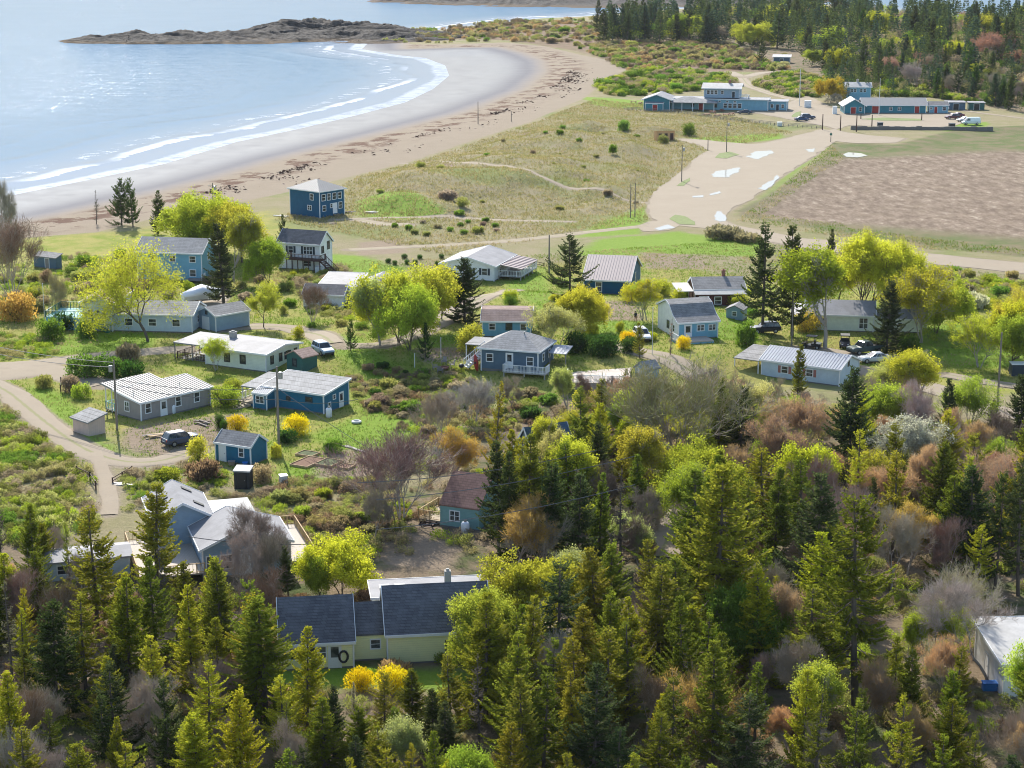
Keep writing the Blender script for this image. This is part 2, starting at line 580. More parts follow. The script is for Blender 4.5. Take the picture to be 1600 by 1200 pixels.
# ------------------------------------------------------------------ ground, beach, marsh: one continuous sheet cut by zone
def m_ground():
    t = NT('ground_cover')
    co = t.coord('Object')
    n_big = t.noise(0.035, 4, 0.6, co)
    n_mid = t.noise(0.16, 5, 0.62, co)
    n_small = t.noise(0.9, 5, 0.65, co)
    n_fine = t.noise(4.5, 4, 0.7, co)
    wob = t.math('MULTIPLY_ADD', n_small, 3.0, -1.5)
    wob2 = t.math('MULTIPLY_ADD', n_mid, 9.0, -4.5)

    def zone(name, width=1.0, w1=1.0, w2=0.0):
        v = t.math('MULTIPLY_ADD', wob, w1, t.attr(name))
        if w2: v = t.math('MULTIPLY_ADD', wob2, w2, v)
        return t.step(v, -width, width)
    # dry dune grass with green
    dune = t.mix(t.step(n_mid, 0.35, 0.65), (0.295, 0.25, 0.15), (0.25, 0.228, 0.112))
    dune = t.mix(t.math('MULTIPLY', t.step(n_big, 0.5, 0.68), 0.75), dune, (0.17, 0.215, 0.055))
    dune = t.mix(t.math('MULTIPLY', t.step(n_fine, 0.45, 0.7), 0.45), dune, (0.16, 0.125, 0.07))
    dune = t.mix(t.math('MULTIPLY', t.step(n_small, 0.6, 0.8), 0.5), dune, (0.37, 0.31, 0.2))
    lawn = t.mix(t.step(n_mid, 0.3, 0.62), (0.185, 0.25, 0.025), (0.33, 0.30, 0.085))
    lawn = t.mix(t.math('MULTIPLY', t.step(n_small, 0.55, 0.75), 0.55), lawn, (0.31, 0.25, 0.13))
    lawn = t.mix(t.math('MULTIPLY', t.step(n_fine, 0.5, 0.72), 0.35), lawn, (0.05, 0.09, 0.02))
    c = t.mix(zone('a_village', 4, 1.2, 1.3), dune, lawn)
    heath = t.mix(t.step(n_mid, 0.35, 0.65), (0.24, 0.16, 0.115), (0.17, 0.135, 0.075))
    heath = t.mix(t.math('MULTIPLY', t.step(n_small, 0.5, 0.75), 0.5), heath, (0.1, 0.075, 0.055))
    c = t.mix(zone('a_heath', 5, 1.5, 1.5), c, heath)
    flo = t.mix(n_small, (0.15, 0.115, 0.07), (0.27, 0.205, 0.14))
    flo = t.mix(t.step(n_mid, 0.48, 0.65), flo, (0.075, 0.10, 0.028))
    c = t.mix(zone('a_forest', 3, 1.2, 0.8), c, flo)
    lush = t.mix(n_small, (0.12, 0.24, 0.018), (0.24, 0.33, 0.04))
    c = t.mix(t.math('MULTIPLY', zone('a_lush', 1.5, 0.9, 0.35), 0.92), c, lush)
    mg = t.mix(t.step(n_mid, 0.35, 0.65), (0.20, 0.165, 0.095), (0.12, 0.15, 0.05))
    c = t.mix(zone('a_marsh', 1.2, 0.6, 0.1), c, mg)
    st = t.noise(0.5, 6, 0.75, t.coord('Object', (1.0, 0.4, 1.0)))
    mc = t.mix(t.step(st, 0.34, 0.62), (0.15, 0.108, 0.078), (0.275, 0.212, 0.155))
    mc = t.mix(t.step(st, 0.58, 0.68), mc, (0.40, 0.335, 0.26))
    mc = t.mix(t.math('MULTIPLY', t.step(n_mid, 0.5, 0.7), 0.4), mc, (0.22, 0.17, 0.11))
    c = t.mix(zone('a_core', 6, 1.2, 1.6), c, mc)
    bare = t.mix(n_fine, (0.33, 0.26, 0.19), (0.22, 0.165, 0.11))
    c = t.mix(zone('a_bare', 1.0, 0.9, 0.25), c, bare)
    grav = t.mix(n_small, (0.25, 0.202, 0.145), (0.325, 0.27, 0.20))
    grav = t.mix(t.math('MULTIPLY', t.step(n_fine, 0.55, 0.75), 0.4), grav, (0.27, 0.21, 0.15))
    c = t.mix(t.step(t.math('MULTIPLY_ADD', wob, 0.55, t.attr('a_gravel')), -0.75, 0.15), c, grav)
    sand = t.mix(n_mid, (0.26, 0.208, 0.15), (0.315, 0.26, 0.195))
    sand = t.mix(t.math('MULTIPLY', t.step(n_fine, 0.55, 0.75), 0.35), sand, (0.33, 0.25, 0.18))
    weed = t.noise(0.22, 6, 0.72, t.coord('Object', (0.55, 0.5, 1)))
    band = t.math('MULTIPLY', t.step(t.attr('a_dry'), -3, 2), t.math('SUBTRACT', 1, t.step(t.attr('a_dry'), 7, 19)))
    wm = t.math('MULTIPLY', band, t.step(weed, 0.49, 0.57))
    sand = t.mix(t.math('MULTIPLY', wm, 0.9), sand, (0.11, 0.055, 0.035))
    sm = zone('a_sand', 0.8, 0.7, 0.35)
    c = t.mix(sm, c, sand)
    wetn = t.math('SUBTRACT', 1, t.step(t.math('MULTIPLY_ADD', wob2, 0.4, t.attr('a_dry')), -10.0, 1.5))
    wm2 = t.math('MULTIPLY', wetn, sm)
    c = t.mix(wm2, c, t.mix(n_mid, (0.185, 0.178, 0.182), (0.23, 0.222, 0.228)))
    film = t.math('MULTIPLY', sm, t.math('SUBTRACT', 1, t.step(t.math('MULTIPLY_ADD', wob2, 1.6, t.attr('a_dry')), -22.0, -5.0)))
    rough = t.math('MULTIPLY_ADD', wm2, -0.12, 0.92)
    rough = t.math('MULTIPLY_ADD', film, -0.5, rough)
    hb = t.math('MULTIPLY_ADD', n_small, 0.7, t.math('MULTIPLY', n_fine, 0.5))
    hb = t.math('MULTIPLY', hb, t.math('MULTIPLY_ADD', wm2, -0.985, 1.0))
    nrm = t.bump(hb, 0.5, 0.8)
    sp = t.math('MULTIPLY_ADD', wm2, -0.07, 0.07)
    gl = t.n('ShaderNodeBsdfGlossy')
    t.put(gl.inputs['Color'], (0.88, 0.94, 1.0))
    gl.inputs['Roughness'].default_value = 0.16
    mx = t.n('ShaderNodeMixShader')
    t.put(mx.inputs[0], t.math('MULTIPLY', film, t.math('MULTIPLY_ADD', n_mid, 0.11, 0.045)))
    t.put(mx.inputs[1], t.pbr(c, rough, nrm, 0, sp))
    t.put(mx.inputs[2], gl.outputs[0])
    return t.done(mx.outputs[0])


M['ground'] = m_ground()

LUSH = [pxpoly(p) for p in [
    [(820, 430), (850, 418), (862, 470), (905, 505), (960, 505), (1000, 515), (1020, 540), (930, 560), (870, 530), (800, 470), (790, 440)],
    [(1010, 345), (1012, 320), (985, 330), (930, 350), (900, 372), (1000, 366)],
    [(930, 375), (1060, 362), (1200, 380), (1180, 402), (1080, 398), (980, 400), (900, 400)],
    [(560, 316), (640, 312), (700, 340), (620, 345), (560, 340)],
    [(450, 395), (560, 400), (640, 420), (560, 440), (500, 425)],
    [(0, 545), (120, 520), (250, 510), (240, 545), (100, 556)],
    [(60, 600), (110, 620), (165, 690), (190, 715), (140, 705), (80, 650), (40, 610)],
    [(470, 540), (560, 545), (640, 600), (690, 650), (640, 700), (560, 720), (480, 680), (560, 650), (580, 600)],
    [(1090, 500), (1180, 500), (1180, 545), (1060, 555)],
    [(1440, 510), (1600, 490), (1700, 520), (1640, 570), (1500, 575), (1430, 545)],
    [(1080, 215), (1220, 208), (1225, 216), (1150, 225), (1080, 220)],
    [(1200, 300), (1280, 222), (1300, 225), (1255, 262), (1200, 312), (1150, 335)],
    [(640, 545), (740, 540), (740, 575), (640, 578)],
    [(1470, 196), (1545, 190), (1540, 203), (1480, 206)],
    [(905, 150), (1010, 158), (1010, 172), (930, 165)],
    [(590, 40), (680, 40), (690, 55), (590, 55)],
    [(440, 720), (560, 720), (600, 745), (520, 765), (440, 750)],
    [(380, 1040), (760, 1045), (760, 1080), (380, 1075)],
]]
BARE = [pxpoly(p) for p in [
    [(195, 670), (300, 655), (400, 640), (330, 700), (250, 715), (195, 700)],
    [(870, 490), (990, 488), (1010, 520), (900, 520)],
    [(480, 705), (600, 700), (600, 745), (500, 745)],
    [(560, 380), (620, 375), (640, 395), (560, 400)],
    [(600, 880), (640, 830), (720, 850), (700, 890)],
    [(680, 255), (700, 258), (720, 275), (700, 280)],
    [(800, 205), (850, 215), (880, 225), (830, 222)],
    [(650, 565), (760, 560), (760, 580), (660, 580)],
    [(1000, 395), (1090, 400), (1110, 420), (1010, 420)],
    [(400, 850), (460, 800), (470, 830), (430, 870)],
]]
FAN_T = np.linspace(-0.62, 0.62, 760)


def fan(ys, ts):
    Y, T = np.meshgrid(ys, ts, indexing='ij')
    return T * (Y + 40.0), Y


def quads(nr, nc):
    i = np.arange(nr - 1)[:, None] * nc + np.arange(nc - 1)[None, :]
    return np.stack([i, i + 1, i + nc + 1, i + nc], -1).reshape(-1, 4)


gy = np.geomspace(95, 2300, 760)
GX, GY = fan(gy, FAN_T)
gx1, gy1 = GX.ravel(), GY.ravel()
GZ = height(gx1, gy1)
GV = np.stack([gx1, gy1, GZ], 1)
GF = quads(*GX.shape)
A = {
    'a_sand': sdf(gx1, gy1, SANDP), 'a_dry': -sdf(gx1, gy1, WETP), 'a_gravel': d_gravel(gx1, gy1),
    'a_marsh': sdf(gx1, gy1, MARSH), 'a_core': sdf(gx1, gy1, MARSHCORE), 'a_village': sdf(gx1, gy1, VILLAGE),
    'a_forest': np.maximum(sdf(gx1, gy1, FOREST), sdf(gx1, gy1, HILL)), 'a_heath': sdf(gx1, gy1, HEATH),
    'a_lush': np.max([sdf(gx1, gy1, p) for p in LUSH], 0), 'a_bare': np.max([sdf(gx1, gy1, p) for p in BARE], 0),
}
ds = sdf(gx1, gy1, LAND)
keep = (GZ[GF].max(1) > SEA - 3.0)
sandf = (A['a_sand'][GF].mean(1) > 0) & keep
marshf = (A['a_marsh'][GF].mean(1) > 0) & keep & ~sandf
for nm, msk in (('beach', sandf), ('marsh_field', marshf), ('ground', keep & ~sandf & ~marshf)):
    F = GF[msk]
    used, inv = np.unique(F.ravel(), return_inverse=True)
    me = npmesh(nm, GV[used], inv.reshape(-1, 4), M['ground'], True)
    for k, v in A.items():
        at = me.attributes.new(k, 'FLOAT', 'POINT')
        at.data.foreach_set('value', v[used].astype(np.float32))
    tag(link(nm, me), kind='structure')


# ------------------------------------------------------------------ sea
def m_sea():
    t = NT('sea_water')
    co = t.coord('Object')
    d = t.attr('a_off')
    w1 = t.noise(0.16, 3, 0.5, t.coord('Object', (0.5, 1.0, 1)), 0.3)
    w2 = t.noise(0.75, 4, 0.6, t.coord('Object', (0.6, 1.0, 1)))
    w3 = t.noise(0.03, 3, 0.5, co)
    shal = t.math('SUBTRACT', 1, t.step(d, 2, 130))
    h = t.math('MULTIPLY_ADD', w1, 1.2, t.math('MULTIPLY', w2, 0.55))
    h = t.math('MULTIPLY', h, t.math('MULTIPLY_ADD', shal, -0.72, 1.0))
    # swell lines parallel to the beach
    nb = t.noise(0.012, 3, 0.5, co)
    dd = t.math('MULTIPLY_ADD', nb, 40.0, d)
    wave = t.math('SINE', t.math('MULTIPLY', dd, 0.27))
    wave = t.math('POWER', t.math('MULTIPLY_ADD', wave, 0.5, 0.5), 5.0)
    h2 = t.math('MULTIPLY', wave, t.math('MULTIPLY', t.math('SUBTRACT', 1, t.step(d, 30, 110)), 0.55))
    nrm0 = t.bump(t.math('ADD', h, h2), 0.8, 0.5)
    def chop(sc, k):
        nd = t.n('ShaderNodeTexNoise')
        t.put(nd.inputs['Vector'], t.coord('Object', sc))
        nd.inputs['Scale'].default_value = 1.0
        nd.inputs['Detail'].default_value = 2.0
        v = t.n('ShaderNodeVectorMath', operation='SUBTRACT')
        t.put(v.inputs[0], nd.outputs['Color'])
        v.inputs[1].default_value = (.5, .5, .5)
        m = t.n('ShaderNodeVectorMath', operation='MULTIPLY')
        t.put(m.inputs[0], v.outputs[0])
        m.inputs[1].default_value = (k, k, 0)
        return m.outputs[0]
    ad = t.n('ShaderNodeVectorMath', operation='ADD')
    t.put(ad.inputs[0], chop((1.1, .55, 1), 0.3))
    t.put(ad.inputs[1], chop((.22, .12, 1), 0.15))
    cal = t.n('ShaderNodeVectorMath', operation='SCALE')
    t.put(cal.inputs[0], ad.outputs[0])
    t.put(cal.inputs['Scale'], t.math('MULTIPLY_ADD', shal, -0.85, 1.0))
    ad2 = t.n('ShaderNodeVectorMath', operation='ADD')
    t.put(ad2.inputs[0], cal.outputs[0])
    t.put(ad2.inputs[1], nrm0)
    nn = t.n('ShaderNodeVectorMath', operation='NORMALIZE')
    t.put(nn.inputs[0], ad2.outputs[0])
    nrm = nn.outputs[0]
    c = t.mix(t.math('MULTIPLY', w3, 0.6), (0.075, 0.15, 0.235), (0.10, 0.18, 0.27))
    c = t.mix(t.math('SUBTRACT', 1, t.step(d, 0, 45)), c, (0.17, 0.21, 0.27))
    fn = t.noise(0.22, 6, 0.75, t.coord('Object', (0.8, 1.0, 1)))
    edge = t.math('ADD', t.math('MULTIPLY_ADD', fn, 7.0, d), t.math('MULTIPLY', nb, 9.0))
    f1 = t.math('MULTIPLY', t.math('SUBTRACT', 1, t.step(edge, 4.5, 7.0)), t.math('MULTIPLY', t.step(fn, 0.3, 0.6), 0.4))
    edge2 = t.math('ADD', t.math('MULTIPLY_ADD', fn, 5.0, d), t.math('MULTIPLY', nb, 30.0))
    f3 = t.math('MULTIPLY', t.math('MULTIPLY', t.step(edge2, 24, 25), t.math('SUBTRACT', 1, t.step(edge2, 26, 29.5))), t.math('MULTIPLY', t.step(t.noise(0.018, 2, 0.5, co), 0.42, 0.6), t.step(fn, 0.3, 0.55)))
    f1 = t.math('MAXIMUM', f1, f3)
    dn = t.math('MULTIPLY_ADD', nb, 34.0, d)
    b2 = t.math('MULTIPLY', t.step(dn, 30, 32), t.math('SUBTRACT', 1, t.step(dn, 33, 40)))
    f2 = t.math('MULTIPLY', b2, t.step(fn, 0.54, 0.66))
    foam = t.math('MAXIMUM', f1, t.math('MULTIPLY', f2, 0.8), clamp=True)
    c = t.mix(foam, c, (0.82, 0.84, 0.86))
    rough = t.math('MULTIPLY_ADD', foam, 0.6, 0.1)
    df = t.n('ShaderNodeBsdfDiffuse')
    t.put(df.inputs[0], c)
    gl = t.n('ShaderNodeBsdfGlossy')
    t.put(gl.inputs['Color'], (0.86, 0.93, 1.0))
    t.put(gl.inputs['Roughness'], rough)
    t.put(gl.inputs['Normal'], nrm)
    mx = t.n('ShaderNodeMixShader')
    t.put(mx.inputs[0], t.math('MULTIPLY_ADD', foam, -0.25, t.math('MULTIPLY_ADD', shal, -0.02, 0.13)))
    t.put(mx.inputs[1], df.outputs[0])
    t.put(mx.inputs[2], gl.outputs[0])
    return t.done(mx.outputs[0])


M['sea'] = m_sea()
sy = np.concatenate([np.geomspace(300, 2300, 300), np.geomspace(2450, 16000, 40)])
SX, SY = fan(sy, np.linspace(-0.75, 0.75, 300))
off = -sdf(SX.ravel(), SY.ravel(), LAND)
SV = np.stack([SX.ravel(), SY.ravel(), np.full(SX.size, SEA)], 1)
SF = quads(*SX.shape)
SF = SF[off[SF].max(1) > -30]
used, inv = np.unique(SF.ravel(), return_inverse=True)
me = npmesh('sea_water', SV[used], inv.reshape(-1, 4), M['sea'], True)
at = me.attributes.new('a_off', 'FLOAT', 'POINT')
at.data.foreach_set('value', off[used].astype(np.float32))
tag(link('sea_water', me), kind='structure')


# ------------------------------------------------------------------ roads, parking ground, paths: sheets just above the ground
def m_gravel(name, a, b, wet=(0.25, 0.2, 0.155)):
    t = NT(name)
    co = t.coord()
    nb = t.noise(0.12, 5, 0.62, co)
    ns = t.noise(0.7, 5, 0.65, co)
    nf = t.noise(5, 5, 0.75, co)
    c = t.mix(nb, a, b)
    c = t.mix(t.math('MULTIPLY', t.step(ns, 0.5, 0.72), 0.4), c, wet)
    c = t.mix(t.math('MULTIPLY', t.step(nf, 0.55, 0.72), 0.35), c, tuple(x * 0.6 for x in a))
    c = t.mix(t.math('MULTIPLY', t.step(nf, 0.36, 0.25), 0.25), c, tuple(min(1, x * 1.25) for x in b))
    g = t.step(t.math('MULTIPLY_ADD', ns, 0.5, t.math('MULTIPLY_ADD', t.attr('a_mid'), -2.0, 0.75)), 0.62, 0.9)
    c = t.mix(t.math('MULTIPLY', g, t.math('MULTIPLY', t.attr('a_tracks'), 0.8)), c, (0.2, 0.2, 0.08))
    return t.done(t.pbr(c, 0.9, t.bump(t.math('ADD', nf, ns), 0.06, 0.6), 0, 0.2))


M['gravel'] = m_gravel('gravel', (0.255, 0.205, 0.145), (0.325, 0.27, 0.198))
M['sandpath'] = m_gravel('path_sand', (0.265, 0.212, 0.148), (0.33, 0.272, 0.198), (0.3, 0.24, 0.16))


def resample(poly, step):
    out = []
    for i in range(len(poly) - 1):
        a, b = poly[i], poly[i + 1]
        n = max(1, int(np.linalg.norm(b - a) / step))
        out += [a + (b - a) * k / n for k in range(n)]
    out.append(poly[-1])
    return np.array(out)


def chaikin(p, n=2):
    for _ in range(n):
        q = [p[0]]
        for i in range(len(p) - 1):
            q += [p[i] * 0.75 + p[i + 1] * 0.25, p[i] * 0.25 + p[i + 1] * 0.75]
        q.append(p[-1])
        p = np.array(q)
    return p


def lane(name, line, w, mat, zoff, tracks):
    c = resample(chaikin(line, 3), 0.8)
    d = np.gradient(c, axis=0)
    d /= np.linalg.norm(d, axis=1)[:, None] + 1e-9
    nr = np.stack([-d[:, 1], d[:, 0]], 1)
    V, mid = [], []
    cols = np.linspace(-1, 1, 9)
    s = np.arange(len(c))
    for k in cols:
        ww = np.full(len(c), w * k)
        if abs(k) == 1:
            ww = ww + np.sign(k) * (0.7 * fbm(s * 0.21, s * 0.0 + k * 7 + w, 3, 3)) * min(1, w / 1.5)
        xy = c + nr * ww[:, None]
        V.append(np.stack([xy[:, 0], xy[:, 1], height(xy[:, 0], xy[:, 1]) + zoff - (0.06 if abs(k) == 1 else 0)], 1))
        mid.append(np.full(len(c), abs(k)))
    V = np.stack(V, 1)
    me = npmesh(name, V.reshape(-1, 3), quads(len(c), 9)[:, ::-1], mat, True)
    at = me.attributes.new('a_mid', 'FLOAT', 'POINT')
    at.data.foreach_set('value', np.stack(mid, 1).ravel().astype(np.float32))
    at = me.attributes.new('a_tracks', 'FLOAT', 'POINT')
    at.data.foreach_set('value', np.full(V.shape[0] * 9, tracks, np.float32))
    return tag(link(name, me), kind='structure')


def sheet(name, poly, mat, zoff, jit=0.8, grid=3.0, kind='structure'):
    """a flat-lying sheet with an uneven edge that follows the ground"""
    from mathutils.geometry import delaunay_2d_cdt
    p = resample(np.vstack([poly, poly[:1]]), min(1.2, grid))[:-1]
    s = np.arange(len(p))
    nx = np.roll(p, -1, 0) - np.roll(p, 1, 0)
    nx /= np.linalg.norm(nx, axis=1)[:, None] + 1e-9
    p = p + np.stack([-nx[:, 1], nx[:, 0]], 1) * (jit * fbm(s * 0.19, s * 0.0 + 3.1, 9, 3))[:, None]
    (x0, y0), (x1, y1) = p.min(0), p.max(0)
    gx, gy_ = np.meshgrid(np.arange(x0, x1, grid), np.arange(y0, y1, grid))
    gx, gy_ = gx.ravel(), gy_.ravel()
    m = sdf(gx, gy_, p) > grid * 0.4
    pts = [Vector(q) for q in p] + [Vector((a, b)) for a, b in zip(gx[m], gy_[m])]
    n = len(p)
    vs, es, fs, *_ = delaunay_2d_cdt(pts, [], [list(range(n))], 1, 1e-4)
    V = np.array([(v.x, v.y) for v in vs])
    Z = height(V[:, 0], V[:, 1]) + zoff
    F = np.array([f for f in fs if len(f) == 3])
    me = npmesh(name, np.column_stack([V, Z]), F, mat, True)
    import bmesh
    bm = bmesh.new(); bm.from_mesh(me)
    for f in bm.faces:
        if f.normal.z < 0: f.normal_flip()
    bm.to_mesh(me); bm.free()
    return tag(link(name, me), kind=kind)


for nm, ls in LANES_W.items():
    for i, (l, w) in enumerate(ls):
        lane(nm, l, w, M['gravel' if nm == 'gravel_road' else 'sandpath'], 0.05 + 0.008 * i, 1.0 if 1.2 < w < 2.1 else 0.0)
sheet('parking_ground', LOT, M['gravel'], 0.05, 1.6)
sheet('parking_ground', FARLOT, M['gravel'], 0.06, 1.4)


def m_puddle():
    t = NT('puddle_water')
    df = t.n('ShaderNodeBsdfDiffuse')
    t.put(df.inputs[0], (0.22, 0.2, 0.17))
    gl = t.n('ShaderNodeBsdfGlossy')
    t.put(gl.inputs['Color'], (0.9, 0.95, 1.0))
    gl.inputs['Roughness'].default_value = 0.05
    mx = t.n('ShaderNodeMixShader')
    mx.inputs[0].default_value = 0.25
    t.put(mx.inputs[1], df.outputs[0])
    t.put(mx.inputs[2], gl.outputs[0])
    return t.done(mx.outputs[0])


M['puddle'] = m_puddle()
PUD = [
    ([(1165, 243), (1178, 237), (1205, 234), (1209, 240), (1185, 249)], 1.0), ([(1105, 276), (1120, 266), (1155, 262), (1158, 268), (1135, 277)], 1.0),
    ([(1112, 342), (1120, 330), (1132, 331), (1136, 346), (1124, 347)], 0.5), ([(1184, 293), (1202, 283), (1214, 274), (1220, 277), (1195, 297)], 0.5),
    ([(1080, 306), (1100, 305), (1100, 309), (1082, 309)], 0.4), ([(1105, 303), (1125, 299), (1128, 302), (1108, 307)], 0.4),
    ([(1258, 233), (1275, 232), (1272, 238), (1260, 238)], 0.5),
    ([(1020, 356), (1045, 351), (1056, 356), (1030, 362)], 0.5),
]
for p, j in PUD:
    tag(sheet('puddle', pxpoly(p), M['puddle'], 0.075, j * 2.6, 1.5))
tag(sheet('puddle', pxpoly([(1316, 244), (1325, 240), (1345, 240), (1357, 244), (1340, 248), (1322, 248)], -0.5), M['puddle'], 0.075, 0.4, 2.0))
# grass islands in the parking ground
M['verge'] = m_plain('verge_grass', (0.13, 0.17, 0.035), 0.9, var=0.5, scale=1.2)
for p in ([(1043, 342), (1055, 336), (1070, 338), (1088, 347), (1086, 352), (1062, 351)], [(1115, 247), (1124, 240), (1140, 237), (1155, 242), (1135, 248)],
          [(1055, 291), (1066, 284), (1078, 277), (1078, 283), (1068, 291)], [(1235, 183), (1242, 176), (1252, 174), (1250, 184)], [(1343, 186), (1380, 184), (1440, 186), (1440, 189), (1380, 189)]):
    sheet('grass_verge', pxpoly(p), M['verge'], 0.1, 0.6, 1.5)

# ------------------------------------------------------------------ headland of rock and the far island
def m_rock():
    t = NT('shore_rock')
    co = t.coord('Object', (0.6, 1.3, 1.6))
    n1 = t.noise(0.35, 7, 0.7, co, 0.6)
    n2 = t.noise(0.07, 4, 0.6, t.coord())
    c = t.mix(t.step(n1, 0.32, 0.66), (0.010, 0.0098, 0.0105), (0.075, 0.067, 0.063))
    sp = t.n('ShaderNodeSeparateXYZ')
    g = t.n('ShaderNodeNewGeometry')
    t.put(sp.inputs[0], g.outputs['Position'])
    z = t.math('MULTIPLY_ADD', n1, 2.0, sp.outputs[2])
    c = t.mix(t.math('SUBTRACT', 1, t.step(z, -0.4, 1.0)), c, (0.085, 0.055, 0.03))
    gm = t.math('MULTIPLY', t.step(t.math('MULTIPLY_ADD', n2, 5, sp.outputs[2]), 7.6, 9.2), 0.85)
    c = t.mix(gm, c, t.mix(n1, (0.15, 0.12, 0.06), (0.10, 0.13, 0.04)))
    return t.done(t.pbr(c, 0.75, t.bump(n1, 1.2, 0.9), 0, 0.04))


M['rock'] = m_rock()


def rock_mass(name, line, half, hts, seed, nx=420, ny=70, label=None):
    """a ridge of fractured rock along a ground line"""
    c = resample(line, np.sum(np.linalg.norm(np.diff(line, axis=0), axis=1)) / nx)
    d = np.gradient(c, axis=0); d /= np.linalg.norm(d, axis=1)[:, None]
    nr = np.stack([-d[:, 1], d[:, 0]], 1)
    u = np.linspace(0, 1, len(c))
    hw = np.interp(u, np.linspace(0, 1, len(half)), half)
    hh = np.interp(u, np.linspace(0, 1, len(hts)), hts)
    v = np.linspace(-1, 1, ny)
    U, Vv = np.meshgrid(u, v, indexing='ij')
    xy = c[:, None, :] + nr[:, None, :] * (Vv * hw[:, None])[..., None]
    x, y = xy[..., 0], xy[..., 1]
    n = fbm(x / 22, y / 9, seed, 5)
    n2 = np.abs(fbm(x / 9 + y / 30, y / 4, seed + 9, 4))
    prof = np.clip(1 - np.abs(Vv) ** 2.2, 0, 1) * np.clip(np.minimum(u, 1 - u) * 18, 0, 1)[:, None] ** 0.6
    z = SEA - 1.6 + prof * (hh[:, None] + 1.8) * (0.75 + 0.75 * n) - 3.2 * n2 * prof * (hh[:, None] / 5) + 0.9 * prof * np.abs(fbm(x / 5 - y / 16, y / 3, seed + 21, 3))
    V = np.stack([x, y, z], -1).reshape(-1, 3)
    o = link(name, npmesh(name, V, quads(len(c), ny), M['rock'], False))
    return tag(o, kind='structure')


rock_mass('rocky_headland', pxpoly([(70, 66), (200, 63), (320, 62), (430, 61), (520, 58), (600, 60), (660, 62), (760, 62)], SEA), [14, 36, 50, 52, 50, 56, 50, 30], [1.2, 3.4, 4.2, 4.0, 3.0, 4, 3.6, 2], 3)
rock_mass('rocky_headland', pxpoly([(455, 57), (480, 49), (520, 48), (580, 50), (640, 47)], SEA), [30, 40, 50, 50, 30], [3, 5.5, 6.5, 5, 2.5], 21, 200, 60)
rock_mass('far_island', pxpoly([(600, -1), (760, 2), (900, 3), (1060, 1), (1200, -4)], SEA), [60, 90, 120, 120, 100], [3, 6, 5, 6, 5], 33, 300, 30)
# ------------------------------------------------------------------ buildings
LM = []                                            # landmarks for the labels of plants: (px, py, phrase)
HOUSE_BOXES = []                                   # ground rectangles kept clear of plants


def interp_prof(prof, c):
    for (c0, z0), (c1, z1) in zip(prof[:-1], prof[1:]):
        if c0 - 1e-6 <= c <= c1 + 1e-6: return z0 + (z1 - z0) * (c - c0) / (c1 - c0)
    return prof[0][1] if c < prof[0][0] else prof[-1][1]


